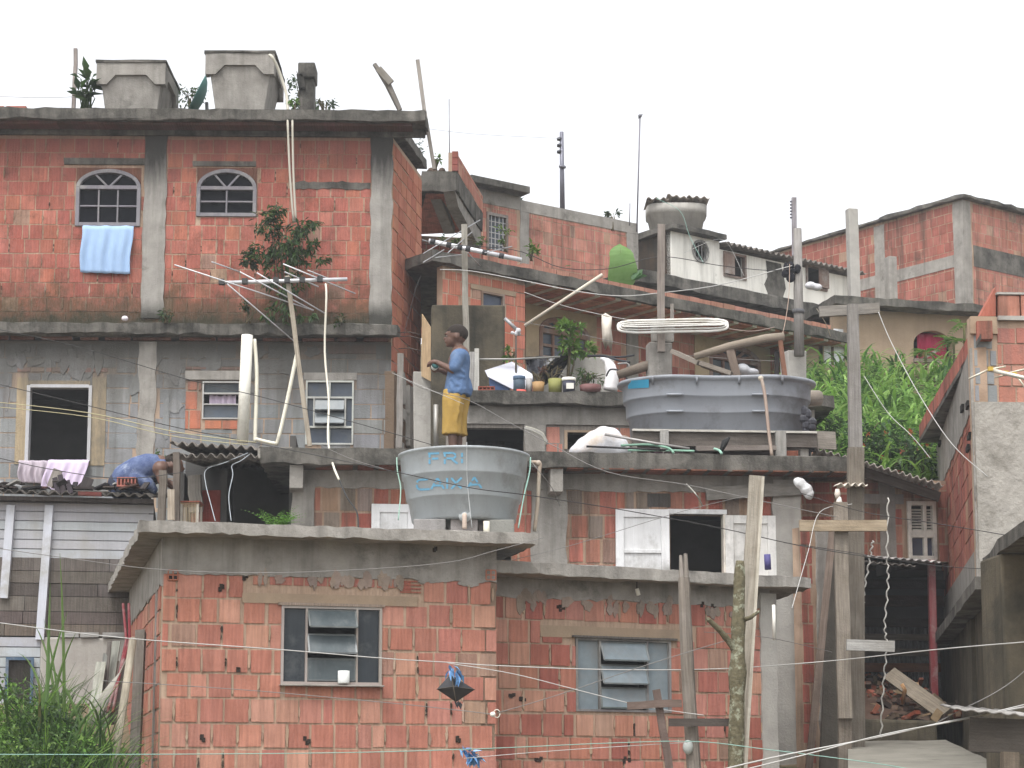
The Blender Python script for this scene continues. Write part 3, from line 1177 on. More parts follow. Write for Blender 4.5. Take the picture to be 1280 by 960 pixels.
# ------------------------------------------------------------------ TALL TWO-STOREY HOUSE
WE = W.rot(0, 300, 25.8, 1.3)
eL, eR = WE.sz(-170, 300)[0], WE.sz(490, 300)[0]
th_ = thing('brick_house', 'tall two storey house, red brick above grey block, with two concrete tanks on its roof', 'house', hbase(at(250, 640, 26)))
zE_roof = WE.sz(250, 156)[1]
zE_mid_t, zE_mid_b = WE.sz(250, 404, .22)[1], WE.sz(250, 417, .22)[1]
zE_mid = WE.sz(250, 412)[1]
zE_low = WE.sz(250, 660)[1]
w1, w2 = WE.R(95, 210, 176, 283), WE.R(246, 210, 321, 271)
col1, col2 = WE.R(179, 165, 207, 398), WE.R(463, 165, 490, 411)
l1, l2 = WE.R(80, 198, 183, 206), WE.R(241, 202, 320, 208)
band = WE.R(-170, 157, 490, 170)
line = WE.R(368, 228, 463, 236)
mb = MB()
shell(mb, WE, eL, eR, zE_mid, zE_roof, [w1, w2])
pad = .02
ex = [(w1[0] - .01, w1[1] + .01, w1[2] - .01, w1[3] + .0), (w2[0] - .01, w2[1] + .01, w2[2] - .01, w2[3] + .0), col1, col2, l1, l2, line]
pal = [jit(c, .03) for c in REDCLAY] + [(.44, .165, .11), (.40, .14, .1)]
J_ = bricks(mb, WE, eL, eR, zE_mid + .03, band[2] - .01, ex, pal, .195, .198, .014, proud=.006, odd=.02)
mortar_lumps(mb, WE, J_, .4, -.002)
for wq, px0, px1 in ((w1, 92, 178), (w2, 245, 322)):
    zs_ = WE.sz(200, 234)[1]
    arch_fill(mb, WE, wq[0], wq[1], zs_, wq[3] - .015, wq[3] + .001, -.10, .004, (.17, .08, .055))
mb.build('wall', M['tall_masonry'], th_)
for wq, c_, r_, dk in ((w1, 3, 2, (.9, .9, 1)), (w2, 2, 2, (.8, .8, .9))):
    arch_window(WE, th_, wq[0], wq[1], wq[2], wq[3] - .02, WE.sz(200, 235)[1], c_, r_, (.19, .18, .2), 2, .05, dark=(.8, .8, .9))
cm = MB()
cm.fbox(WE, (band[0], band[1] + .45, band[2], band[3]), -.005, .05)
for l_ in (l1, l2):
    column(cm, WE, l_[0], l_[1], l_[2], l_[3], .02, .008)
jag(cm, WE, line[0], line[1], line[2], line[3], .014, .02, .06, both=True)
cm.build('ring_beam', M['mouldy'], th_)
for c_ in (col1, col2):
    cm = MB()
    column(cm, WE, c_[0], c_[1], c_[2], c_[3] - .01, .025, .014)
    cm.build('wall_column', M['tall_column'], th_)
# upper side wall, turning back into the hill
WEs = W(WE.P(eR, 0, 0), (cos(radians(80)), sin(radians(80))))
Lside = 1.75
zs_t = WE.sz(490, 172)[1]
mb = MB()
shell(mb, WEs, 0, Lside, zE_mid - 1.35, zs_t, [])
bricks(mb, WEs, .02, Lside, zE_mid - .6, zs_t - .06, [], [(.50, .2, .13), (.47, .175, .115), (.45, .16, .105), (.52, .22, .14)], .3, .2, .02, proud=.012, odd=.0)
mb.build('wall', M['masonry'], th_)
mb = MB()
wb = W.between(WEs.P(Lside, 0), WE.P(eL + 3, 0, -6))
# back closes the room
a_, b_ = WEs.P(Lside, 0), WE.P(eL, 0, -1.9)
wbk = W.between(b_, a_)
shell(mb, wbk, 0, (V((a_.x, a_.y)) - V((b_.x, b_.y))).length, zE_low, zs_t)
wlf = W.between(WE.P(eL, 0, -1.9), WE.P(eL, 0, 0))
shell(mb, wlf, 0, 1.9, zE_low, zs_t)
mb.build('wall', M['old_masonry'], th_)
# roof slab
zE_t, zE_b = WE.sz(250, 136, .4)[1], WE.sz(250, 149, .4)[1]
ROOF_E = zE_t
p1 = WE.P(WE.sz(531, 145, .4)[0], 0, .4)
mb = MB()
mb.slab([WE.P(eL, 0, .4), p1, p1 + V((.02, .55, 0)), WEs.P(.35, 0, .08), WEs.P(Lside, 0, .08), WE.P(eL, 0, -2.0)], zE_b, zE_t, .16, .014)
mb.build('roof_slab', M['mouldy'], th_, bevel=.01)
mb = MB()
n = 36
for k in range(n):
    x = eL + .2 + (WE.sz(525, 150)[0] - eL - .3) * k / n
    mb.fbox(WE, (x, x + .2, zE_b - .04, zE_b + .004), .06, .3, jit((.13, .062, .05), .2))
mb.build('filler_block', M['old_masonry'], th_)
# middle slab
p1 = WE.P(WE.sz(497, 410, .22)[0], 0, .22)
mb = MB()
mb.slab([WE.P(eL, 0, .22), p1, WEs.P(.02, 0, .12), WEs.P(.02, 0, -.3), WE.P(eL, 0, -.3)], zE_mid_b, zE_mid_t, .13, .016)
mb.build('floor_slab', M['mouldy'], th_, bevel=.01)
SLAB_E = zE_mid_t
mb = MB()
x = eL + .1
while x < eR - .1:
    wd = rnd(.18, .5)
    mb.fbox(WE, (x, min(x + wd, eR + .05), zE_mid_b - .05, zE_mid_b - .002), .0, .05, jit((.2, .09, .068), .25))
    x += wd + rnd(.02, .15)
mb.build('filler_block', M['old_masonry'], th_)
# lower storey
zl_t = zE_mid_b - .055
o1 = WE.R(34, 482, 113, 577)
o2 = WE.R(253, 477, 300, 524)
o3 = WE.R(382, 476, 442, 556)
mb = MB()
shell(mb, WE, eL, eR, zE_low, zl_t, [o1, o2, o3])
red1 = WE.R(22, 459, 138, 466)
red2 = WE.R(232, 458, 300, 463)
red3 = WE.R(232, 476, 300, 537)
red4 = WE.R(383, 430, 470, 443)
tan1 = [WE.R(20, 472, 34, 580), WE.R(114, 472, 132, 582)]
lt2 = WE.R(232, 464, 306, 475)
ct = WE.R(172, 425, 194, 640)
ex = [o1, o2, o3, red1, red2, red3, red4, lt2, ct, WE.R(380, 466, 446, 475)] + tan1
bricks(mb, WE, eL, eR, zE_low + .05, zl_t, ex, GREYBLK, .4, .2, .014, proud=.006, odd=.01, vary=.06)
for r_ in (red1, red2, red4):
    bricks(mb, WE, r_[0], r_[1], r_[2], r_[3], [], CLAY, .2, .3, .02, proud=.012, odd=.1)
bricks(mb, WE, red3[0], red3[1], red3[2], red3[3], [(o2[0] - .02, o2[1] + .02, o2[2] - .02, o2[3] + .02)], [(.52, .19, .11), (.48, .17, .1)], .22, .26, .02, proud=.012, odd=0)
for r_ in tan1:
    mb.fbox(WE, r_, 0, .012, (.42, .33, .21))
mb.fbox(WE, WE.R(34, 476, 113, 481), 0, .013, (.42, .33, .21))
mb.build('wall', M['tall_block'], th_)
cm = MB()
column(cm, WE, ct[0], ct[1], ct[2], zl_t - .01, .014, .02)
cm.build('wall_column', M['concrete'], th_)
cm = MB()
column(cm, WE, lt2[0], lt2[1], lt2[2], lt2[3], .03, .006)
cm.build('lintel', M['concrete'], th_)
cm = MB()
jag(cm, WE, WE.sz(380, 470)[0], WE.sz(446, 470)[0], WE.sz(410, 475)[1], WE.sz(410, 466)[1], .012, .012)
cm.build('lintel', M['concrete'], th_)
cm = MB()      # cement wiped down the blocks, mould on the damp bay by the pipes
holes_ = [o1, o2, o3, red3]
k = 0
while k < 46:
    px, py = rnd(0, 470), 424 + abs(random.gauss(0, 60))
    s_, z_ = WE.sz(px, py)
    rs_, rz_ = rnd(.03, .12), rnd(.06, .3)
    if any(h[0] - rs_ < s_ < h[1] + rs_ and h[2] - rz_ < z_ < h[3] + rz_ for h in holes_) or z_ + rz_ * 1.15 > zl_t - .02:
        z_ = zl_t - .03 - rz_ * 1.15
        if any(h[0] - rs_ < s_ < h[1] + rs_ and h[2] - rz_ < z_ < h[3] + rz_ for h in holes_):
            k += 1
            continue
    g_ = random.choice([(.9, .91, .93), (.84, .84, .85), (.8, .79, .77)])
    smear(cm, WE, s_, z_, rs_, rz_, .0105 + k * .00008, jit(tuple(c * .31 for c in g_), .05))
    k += 1
cm.build('cement_wash', M['tall_block'], th_)
fr = MB()
for r_ in ((o1[0] - .015, o1[0] + .03, o1[2], o1[3]), (o1[1] - .03, o1[1] + .012, o1[2], o1[3]), (o1[0] + .03, o1[1] - .03, o1[3] - .03, o1[3] + .012)):
    fr.fbox(WE, r_, -.1, .028, (.46, .46, .48))
fr.build('window_frame', M['painted_wood'], th_)
# small sash window with a scrap of curtain
fr = MB()
f = .018
for r_ in ((o2[0], o2[0] + f, o2[2], o2[3]), (o2[1] - f, o2[1], o2[2], o2[3]), (o2[0] + f, o2[1] - f, o2[3] - f, o2[3]), (o2[0] + f, o2[1] - f, o2[2], o2[2] + f),
           (o2[0] + f, o2[1] - f, o2[3] - .17, o2[3] - .15), (o2[0] + f, o2[1] - f, o2[2] + .19, o2[2] + .205)):
    fr.fbox(WE, r_, -.04, .02, (.45, .44, .42))
f2 = fr.build('window', M['painted_wood'], th_)
pn = MB()
pn.fbox(WE, (o2[0] + f, o2[1] - f, o2[3] - .15, o2[3] - f), -.03, -.024, (.8, .9, .9))
pn.build('pane', M['glass'], f2)
pn = MB()
pn.fbox(WE, (o2[0] + f, o2[1] - f, o2[2] + f, o2[2] + .19), -.032, -.026, (2.2, 2.3, 2.4))
pn.build('pane', M['glass'], f2)
cu = MB()
nn_ = 14
pts, fs = [], []
for i in range(nn_ + 1):
    s_ = o2[0] + .08 + (o2[1] - o2[0] - .14) * i / nn_
    for z_ in (o2[3] - .17, o2[2] + .17):
        pts.append(WE.P(s_, z_ + rnd(-.01, .01), -.07 + .02 * sin(i * 1.9)))
cu.add(pts, [[2 * i, 2 * i + 1, 2 * i + 3, 2 * i + 2] for i in range(nn_)], (.6, .5, .62), None, True)
cu.build('curtain', M['cloth'], f2)
# louvred steel window
fr = MB()
f = .022
gx_ = (.5, .52, .48)
cx_ = (o3[0] + o3[1]) / 2
H = o3[3] - o3[2]
for r_ in ((o3[0], o3[0] + f, o3[2], o3[3]), (o3[1] - f, o3[1], o3[2], o3[3]), (o3[0] + f, o3[1] - f, o3[3] - f, o3[3]), (o3[0] + f, o3[1] - f, o3[2], o3[2] + f),
           (o3[0] + f, o3[1] - f, o3[3] - H * .28, o3[3] - H * .25), (o3[0] + f, o3[1] - f, o3[2] + H * .26, o3[2] + H * .29),
           (cx_ - .01, cx_ + .01, o3[3] - H * .25, o3[3] - f), (cx_ - .01, cx_ + .01, o3[2] + f, o3[2] + H * .26),
           (o3[0] + .1, o3[0] + .12, o3[2] + H * .29, o3[3] - H * .28), (o3[1] - .12, o3[1] - .1, o3[2] + H * .29, o3[3] - H * .28)):
    fr.fbox(WE, r_, -.04, .02, jit(gx_, .05))
f3 = fr.build('window', M['painted_wood'], th_)
pn = MB()
pn.fbox(WE, (o3[0] + f, o3[1] - f, o3[2] + f, o3[3] - f), -.03, -.024, (1.5, 1.6, 1.8))
pn.build('pane', M['glass'], f3)
lv = MB()
for k in range(2):
    zt_ = o3[3] - H * .29 - k * H * .21
    L = H * .2
    a, b = o3[0] + .125, o3[1] - .125
    c = [(a, zt_, .0), (b, zt_, .0), (b, zt_ - L * .9, L * .4), (a, zt_ - L * .9, L * .4)]
    P0 = [WE.P(x, z, q - .006) for x, z, q in c]
    P1 = [WE.P(x, z, q) for x, z, q in c]
    lv.add([P1[3], P1[2], P1[1], P1[0], P0[3], P0[2], P0[1], P0[0]], MB.BOXF, (1.1, 1.15, 1.2))
    lv.bar(P1[3], P1[2], .016, .016, (.1, .1, .1))
lv.build('louvre', M['frost'], f3)
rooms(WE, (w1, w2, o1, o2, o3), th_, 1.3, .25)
# rough lower side below the brick
mb = MB()
zq = zE_mid - .2
shell(mb, WEs, -.02, Lside, zE_low, zE_mid - .55, [], th=.16, o=.05)
for k in range(14):
    a = rnd(0, .9)
    b0 = rnd(zE_low + .4, zE_mid - .7)
    mb.fbox(WEs, (a, a + rnd(.05, .3), b0, b0 + rnd(.1, .5)), .04, .055 + rnd(.005, .06), (1, 1, 1), jz=.02)
mb.build('buttress', M['pale_concrete'], th_)
# reinforcing bars poking from the slab's end
for k, (px, py) in enumerate(((505, 418), (508, 427), (512, 440), (503, 434))):
    pass
mb = MB()
for px, py in ((498, 416), (498, 421), (498, 436)):
    a = at(px, py, 25.6)
    mb.tube([a, a + V((.15, -.05, -.0)), a + V((.3, -.1, -.05))], .007, 5, (.12, .08, .06))
mb.build('reinforcing_bar', M['metal'], th_)

# pipes on the tall house
mb = MB()
mb.tube([at(309, 419, 25.25), at(303, 553, 25.25)], .075, 14, (1, 1, 1))
tag(mb.build('drain_pipe', M['pvc']), 'thick white plastic drain pipe standing under the middle slab of the tall house', 'pipe')
mb = MB()
mb.tube(curve_pts([at(318, 424, 25.3), at(321, 470, 25.3), at(319, 545, 25.3), at(321, 549, 25.3), at(342, 554, 25.3), at(347, 551, 25.3), at(357, 510, 25.3), at(372, 438, 25.3)], 5), .025, 9, (.97, .95, .88))
tag(mb.build('drain_pipe', M['pvc']), 'thin bent cream pipe making a V beside the thick white drain pipe', 'pipe')
mb = MB()
for x0, x1 in ((359.5, 367), (365.5, 370)):
    mb.tube(curve_pts([at(x0, 150, 25.5), at((x0 + x1) / 2 - 1, 215, 25.5), at(x1, 278, 25.5)], 4), .015, 8, (.55, .53, .5))
tag(mb.build('twin_pipe', M['pvc']), 'pair of thin grey pipes running down the red brick wall behind the bush', 'pipe')

# towel and cloths over the sills


def drape(w, s0, s1, z0, z1, o, col, label, over=.06, foldn=5, skew=0, name='towel', amp=.012, matn='cloth'):
    mb_ = MB()
    nx_, nz_ = 26, 16
    pts = []
    for back in (0, 1):
        for j in range(nz_ + 1):
            t = j / nz_
            for i in range(nx_ + 1):
                u = i / nx_
                s_ = s0 + (s1 - s0) * u * (1 - .03 * t) + skew * t + .01 * sin(7 * t)
                z_ = z1 + (z0 - z1) * t - .02 * u * t
                q = o + amp * (sin(u * foldn * 6.28 + 1.3 * t) * (.35 + t) + .6 * sin(u * 17 + 3 * t)) + .012 * sin(4 * t)
                if j == 0:
                    q -= over
                pts.append(w.P(s_, z_, q - .006 * back))
    m_ = (nx_ + 1)
    B = m_ * (nz_ + 1)
    fs = []
    for j in range(nz_):
        for i in range(nx_):
            a = j * m_ + i
            fs.append([a + m_, a + m_ + 1, a + 1, a])
            fs.append([B + a, B + a + 1, B + a + m_ + 1, B + a + m_])
    edge = [i for i in range(m_)] + [j * m_ + nx_ for j in range(1, nz_ + 1)] + [nz_ * m_ + i for i in range(nx_ - 1, -1, -1)] + [j * m_ for j in range(nz_ - 1, 0, -1)]
    for a, b in zip(edge, edge[1:] + edge[:1]):
        fs.append([a, b, B + b, B + a])
    mb_.add(pts, fs, col, None, True)
    return tag(mb_.build(name, M[matn]), label, 'cloth' if name != 'towel' else 'towel')


r_ = WE.R(103, 282, 167, 342)
drape(WE, r_[0], r_[1], r_[2], r_[3], .07, (.34, .48, .70), 'pale blue towel hanging out of an arched window of the tall house', skew=-.01)
r_ = WE.R(61, 575, 112, 616)
drape(WE, r_[0], r_[1], r_[2], r_[3], .08, (.66, .56, .72), 'long pale lilac cloth hung over the sill of the open dark window', skew=-.09, name='hanging_cloth', amp=.011)
r_ = WE.R(24, 576, 60, 604)
drape(WE, r_[0], r_[1], r_[2], r_[3], .09, (.46, .40, .45), 'short grey mauve cloth over the same sill beside the lilac one', skew=.02, name='hanging_cloth', amp=.02)


# concrete tanks on the roof
def concrete_tank(px0, px1, ytop, Y, depth, label, zbase, legs=0):
    a, b = at(px0, ytop, Y), at(px1, ytop, Y)
    zt_ = a.z
    x0, x1 = a.x, b.x
    t = thing('concrete_tank', label, 'water tank', ((x0 + x1) / 2, Y + depth / 2, zbase), 'precast concrete tanks on the roof')
    mb_ = MB()
    ins = .15
    if legs:
        for xx in (x0 + ins + .05, x1 - ins - .3):
            for yy in (Y + .1, Y + depth - .35):
                mb_.box(xx, xx + .25, yy, yy + .25, zbase, zbase + legs - .002)
        mb_.build('support', M['mouldy'], t)
        mb_ = MB()
    zb_ = zbase + legs
    yb0, yb1 = Y + ins * .8, Y + depth - .38
    bt = [V((x0 + ins, yb0, zb_)), V((x1 - ins, yb0, zb_)), V((x1 - ins, yb1, zb_)), V((x0 + ins, yb1, zb_))]
    tp = [V((x0 + .02, Y + .02, zt_ - .03)), V((x1 - .02, Y + .02, zt_ - .03)), V((x1 - .02, Y + depth - .02, zt_ - .03)), V((x0 + .02, Y + depth - .02, zt_ - .03))]
    mb_.add(bt + tp, [[0, 1, 5, 4], [1, 2, 6, 5], [2, 3, 7, 6], [3, 0, 4, 7], [3, 2, 1, 0], [4, 5, 6, 7]], (1, 1, 1))
    mb_.build('basin', M['concrete'], t, bevel=.012)
    bd = MB()
    hgt = zt_ - zb_
    hd, hm = hgt * .36, hgt * .22
    for w_2, L in ((W(V((x0, Y, 0)), (1, 0)), x1 - x0), (W(V((x1, Y, 0)), (0, 1)), depth), (W(V((x0, Y + depth, 0)), (0, -1)), depth), (W(V((x1, Y + depth, 0)), (-1, 0)), x1 - x0)):
        e_ = 0 if abs(w_2.d.x) > .5 else .0452
        bd.prism(w_2, [(e_, zt_ - hd), (.14, zt_ - hd), (.26, zt_ - hm), (L - .26, zt_ - hm), (L - .14, zt_ - hd), (L - e_, zt_ - hd), (L - e_, zt_ - .04), (e_, zt_ - .04)], -.045, .0)
    bd.build('rim', M['concrete'], t)
    ld = MB()
    ld.slab([V((x0 - .015, Y - .015)), V((x1 + .015, Y - .015)), V((x1 + .015, Y + depth + .015)), V((x0 - .015, Y + depth + .015))], zt_ - .038, zt_, .2, .006)
    ld.build('lid', M['mouldy'], t, bevel=.006)
    return t


concrete_tank(121, 207, 75, 26.2, 1.1, 'square concrete tank next to the broad-leaved plant on the roof, standing flat on the slab', ROOF_E)
concrete_tank(257, 343, 63, 26.1, 1.15, 'taller square concrete tank raised on feet, with a white overflow pipe on its corner', ROOF_E, .12)
mb = MB()
mb.tube(curve_pts([at(337, 69, 25.95), at(340, 71, 25.9), at(346, 82, 25.95), at(352, 98, 26.0), at(358, 118, 26.0), at(360, 140, 25.95)], 4), .02, 8, (.7, .68, .64))
tag(mb.build('overflow_pipe', M['pvc']), 'thin pale overflow pipe running down the corner of the raised concrete tank', 'pipe')
# chimney stub
mb = MB()
a = at(384, 110, 26.9)
mb.box(a.x - .11, a.x + .09, 26.9, 27.2, ROOF_E, at(384, 98, 26.9).z)
mb.box(a.x - .13, a.x + .11, 26.85, 27.25, at(384, 98.2, 26.9).z, at(384, 79, 26.9).z)
mb.bar(at(375, 92, 26.9), at(378, 112, 26.9), .1, .1, (1, 1, 1))
tag(mb.build('chimney', M['mouldy'], bevel=.02), 'stub of a concrete column with a thicker block on top, beside the raised tank', 'column')
# bent board on the roof
mb = MB()
mb.tube([at(500, 138, 25.8), at(494, 125, 25.8), at(485, 106, 25.8), at(468, 80, 25.8)], [.035, .04, .045, .03], 6, (.22, .2, .18), smooth=False)
mb.bar(at(473, 86, 25.75), at(489, 104, 25.75), .09, .05, (.26, .24, .21))
tag(mb.build('bent_board', M['wood']), 'crooked board with a nailed-on offcut leaning up from the roof slab against the sky', 'board')
mb = MB()
mb.bar(at(543, 212, 25.95), at(531, 140, 25.95), .05, .05, (.32, .29, .26), taper=1)
mb.bar(at(531, 142, 25.95), at(522, 75, 25.95), .055, .05, (.36, .33, .3))
tag(mb.build('leaning_post', M['wood']), 'thin square timber post leaning beside the end of the tall house roof', 'post')
mb = MB()
mb.bar(at(92, 140, 26.6), at(95, 61, 26.6), .05, .05, (.34, .3, .28), seg=4, wob=.006)
tag(mb.build('roof_stake', M['wood']), 'upright wooden stake among the broad leaves on the tall house roof', 'stake')
mb = MB()
bs_ = at(8, 140, 26.2)
for k in range(2):
    for i in range(3):
        x = bs_.x - .62 + i * .3 + .04 * k
        mb.box(x, x + .27, 26.1, 26.3, ROOF_E + .003 + k * .135, ROOF_E + .13 + k * .135, jit(random.choice(REDCLAY)))
tag(mb.build('brick_stack', M['old_masonry'], bevel=.006), 'short stack of red bricks on the tall house roof at the picture edge', 'bricks')
# green satellite dish behind the raised tank
mb = MB()
c = at(254, 128, 27.6)
mb.lathe((0, 0, 0), [(.0, 0), (.16, .02), (.28, .07), (.36, .13), (.365, .14), (.28, .085), (.16, .035), (.0, .012)], 24, (.06, .17, .15))
rotm = Matrix.Rotation(radians(-65), 3, 'Y') @ Matrix.Rotation(radians(15), 3, 'X')
mb.v = [rotm @ p + c for p in mb.v]
mb.tube([c + V((.05, 0, 0)), V((c.x + .1, c.y, ROOF_E))], .025, 6, (.1, .1, .1))
tag(mb.build('satellite_dish', M['plain']), 'dark green dish peeping out behind the raised concrete tank', 'dish')

LG = [(.07, .13, .035), (.05, .1, .03), (.1, .17, .05), (.04, .075, .028), (.085, .14, .045)]
DG = [(.045, .08, .03), (.03, .06, .025), (.06, .1, .035)]
YG = [(.14, .24, .05), (.1, .19, .04), (.18, .28, .07)]


def plant(name, label, cat, base, c, rad, n, size, cols, mat_='leaf', stems=5, droop=.2, long=2.2, group=None):
    t = thing(name, label, cat, base, group)
    st = MB()
    base = V(base)
    c = V(c)
    for _ in range(stems):
        e = c + V((rnd(-.7, .7) * rad[0], rnd(-.7, .7) * rad[1], rnd(-.3, .7) * rad[2]))
        m_ = base.lerp(e, .5) + V((rnd(-.05, .05), rnd(-.05, .05), .04))
        st.tube(curve_pts([base + V((rnd(-.03, .03), rnd(-.03, .03), 0)), m_, e], 3), [.012] * 4 + [.006] * 3, 5, (.12, .1, .06))
    st.build('stem', M['wood'], t)
    lf = MB()
    leaves(lf, c, rad, n, size, cols, droop, long=long)
    lf.build('foliage', M['leaf'], t)
    return t


# plants on the tall house
t = thing('potted_plant', 'broad-leaved dark plant growing on the roof beside the square concrete tank', 'plant', at(108, 138, 26.3))
lf, st = MB(), MB()
b = V(ORG[t.name])
for k in range(34):
    ang = rnd(0, 6.28)
    hh = rnd(.1, .5)
    p = b + V((rnd(-.1, .1), rnd(-.1, .1), hh))
    st.tube([b + V((rnd(-.08, .08), rnd(-.06, .06), 0)), p], .008, 4, (.06, .1, .03))
    leaf(lf, p, V((cos(ang), sin(ang), rnd(-.1, 1.1))).normalized(), rnd(.16, .3), 2.4, jit(random.choice(DG), .2))
st.build('stem', M['leaf'], t)
lf.build('foliage', M['leaf'], t)
plant('bush', 'dark feathery bush behind the roof, between the two concrete tanks', 'bush', at(238, 141, 28), at(238, 120, 28), (.2, .2, .16), 200, .07, DG)
plant('bush', 'dark feathery bush behind the roof by the column stub', 'bush', at(378, 141, 28.5), at(372, 110, 28.5), (.14, .2, .32), 260, .07, DG)
plant('bush', 'low dark bush behind the roof past the column stub', 'bush', at(405, 141, 28.5), at(405, 128, 28.5), (.18, .2, .09), 140, .07, DG)
plant('weed', 'bright green weed at the foot of the overflow pipe', 'plant', at(370, 140, 26.0), at(370, 129, 26.0), (.08, .06, .06), 60, .06, YG, stems=2)
p = at(357, 402, 25.6)
t = plant('shrub', 'leafy green shrub growing out of the middle slab against the red brick wall', 'shrub', (p.x, 25.6, SLAB_E - .02), at(353, 300, 25.5), (.26, .18, .36), 420, .10, [(.06, .11, .04), (.04, .08, .03), (.085, .15, .055), (.035, .065, .026), (.07, .125, .055)], stems=9, droop=.6, long=2.8)
lf = MB()
MG = DG + LG[:3]
for px, py, rx, rz, n_ in ((330, 275, .16, .12, 150), (378, 285, .2, .14, 200), (345, 262, .1, .09, 90), (392, 312, .14, .09, 110), (325, 318, .16, .1, 120), (362, 318, .2, .14, 200), (340, 345, .14, .12, 130), (372, 350, .16, .12, 120), (355, 380, .14, .18, 160), (335, 392, .12, .06, 60), (385, 395, .14, .05, 50)):
    leaves(lf, at(px, py, 25.45), (rx, .16, rz), n_, .095, MG, .6, long=3)
leaves(lf, at(308, 325, 25.5), (.18, .1, .07), 90, .10, DG, .3)
leaves(lf, at(395, 325, 25.5), (.18, .1, .06), 80, .09, LG, .3)
lf.build('low_foliage', M['leaf'], t)
for px, py, lab in ((208, 390, 'small dark weed rooted at the foot of the pale cement column'), (310, 380, 'thin tuft of weed on the slab just beside the shrub'), (428, 400, 'small dry weed on the slab under the corner column')):
    p = at(px, 404, 25.6)
    plant('weed', lab, 'plant', (p.x, 25.6, SLAB_E - .01), at(px, py, 25.6), (.12, .08, .08), 70, .07, DG + [(.1, .09, .04)], stems=3)
mb = MB()
p = at(156, 402, 25.5)
mb.ball((p.x, 25.5, SLAB_E + .03), (.045, .04, .035), (.75, .7, .75))
tag(mb.build('rag', M['cloth']), 'small crumpled white rag lying on the middle slab', 'rag')

# plywood sheet and post by the corner of the tall house
mb = MB()
a = at(528, 392, 27.2)
wq = W.between(at(527, 430, 24.9), at(542, 430, 24.75))
s1_ = wq.sz(541, 430)[0]
mb.prism(wq, [(0, wq.sz(528, 392)[1]), (s1_, wq.sz(541, 414)[1]), (s1_, wq.sz(541, 478)[1]), (0, wq.sz(528, 470)[1])], -.015, 0, (.50, .36, .22))
tag(mb.build('plywood_sheet', M['wood']), 'tan plywood sheet standing on edge behind the corner of the tall house', 'board')
mb = MB()
wq = W.rot(517, 500, 24.9, 4)
column(mb, wq, 0, wq.sz(541, 520)[0], wq.sz(525, 600)[1], wq.sz(525, 462)[1], .0, .02)
for q in mb.v:
    pass
mb2 = MB()
mb2.fbox(wq, (0, wq.sz(541, 520)[0], wq.sz(525, 600)[1], wq.sz(525, 465)[1]), -.25, .0, jz=.02)
tag(mb2.build('concrete_pier', M['pale_concrete'], bevel=.015), 'rough pale concrete pier at the corner of the tall house, under the plywood', 'pier')
mb = MB()
mb.bar(at(499, 560, 25.3), at(501, 442, 25.3), .08, .04, (.3, .28, .26), seg=4, wob=.006)
tag(mb.build('plank', M['wood']), 'narrow grey plank upright against the lower corner of the tall house', 'plank')

# ------------------------------------------------------------------ BALCONY WING behind the tall house
WF = W.between(at(571, 230, 28.2), at(604, 230, 30.4))
fL = (V(at(604, 230, 30.4)[:2]) - V(at(571, 230, 28.2)[:2])).length
bal = thing('balcony_house', 'house with a projecting brick balcony behind the end of the tall house', 'house', hbase(at(560, 400, 31)))
zf_t, zf_b = at(548, 214, 28.2).z, at(548, 238, 28.2).z
mb = MB()
pA, pB2 = at(527, 225, 28.2), at(571, 225, 28.2)
mb.slab([pA, pB2, WF.P(fL, 0), V((pA.x - .3, WF.P(fL, 0).y + .2, 0))], zf_b, zf_t, .15, .012)
mb.build('balcony_slab', M['mouldy'], bal, bevel=.01)
mb = MB()
ztop = at(574, 190, 28.2).z
shell(mb, WF, 0.01, fL, zf_t + .002, ztop, th=.12, o=-.01)
bricks(mb, WF, 0.02, fL, zf_t + .01, ztop, [], CLAY, .3, .2, .02, o=-.01, odd=0)
mb.build('parapet', M['masonry'], bal)
mb = MB()
cmz = at(566, 268, 28.4).z
mb.prism(WF, [(.0, zf_b - .005), (fL, zf_b - .005), (fL, zf_b - .3), (.3, zf_b - .16)], -.2, -.03)
mb.bar(V(at(533, 236, 28.4)) + V((.1, 0, 0)), at(562, 288, 29.6), .16, .12)
mb.build('bracket', M['concrete'], bal)
mb = MB()
fl_ = [V((pA.x + .06, pA.y + .12, 0)), V((pB2.x - .08, pB2.y + .12, 0)), WF.P(fL - .1, 0, -.12), V((pA.x - .2, WF.P(fL, 0).y + .1, 0))]
mb.slab(fl_, zf_b - .02, zf_b - .002, 5, 0, (.5, .19, .14))
mb.build('filler_block', M['old_masonry'], bal)
WF2 = W.rot(520, 300, 30.6, 10)
mb = MB()
a1 = WF2.sz(604, 300)[0]
shell(mb, WF2, 0, a1, at(560, 420, 30.6).z, zf_b - .004)
bricks(mb, WF2, 0, a1, at(560, 420, 30.6).z, zf_b - .1, [], REDCLAY, .3, .2, .02, odd=0)
mb.build('wall', M['old_masonry'], bal)
mb = MB()
for k in range(3):
    mb.fbox(W.rot(565, 205, 28.15, 0), (.0, .09, zf_t + .002 + k * .1, zf_t + .095 + k * .1), -.2, -.03, jit((.3, .1, .08)))
mb.build('loose_brick', M['old_masonry'], bal)
mb = MB()
c = at(544, 212, 28.5)
for k in range(16):
    mb.ball((c.x + rnd(-.12, .14), c.y + rnd(-.1, .1), zf_t + rnd(.0, .1)), rnd(.03, .07), jit((.12, .09, .075)), 6, 4, False)
tag(mb.build('rubble_heap', M['earth']), 'little heap of earth and broken brick on the end of the balcony slab', 'rubble')
plant('weed', 'small bright weed growing from the rubble on the balcony slab', 'plant', (c.x, c.y, zf_t + .08), at(546, 198, 28.5), (.08, .06, .06), 45, .07, YG, stems=2)
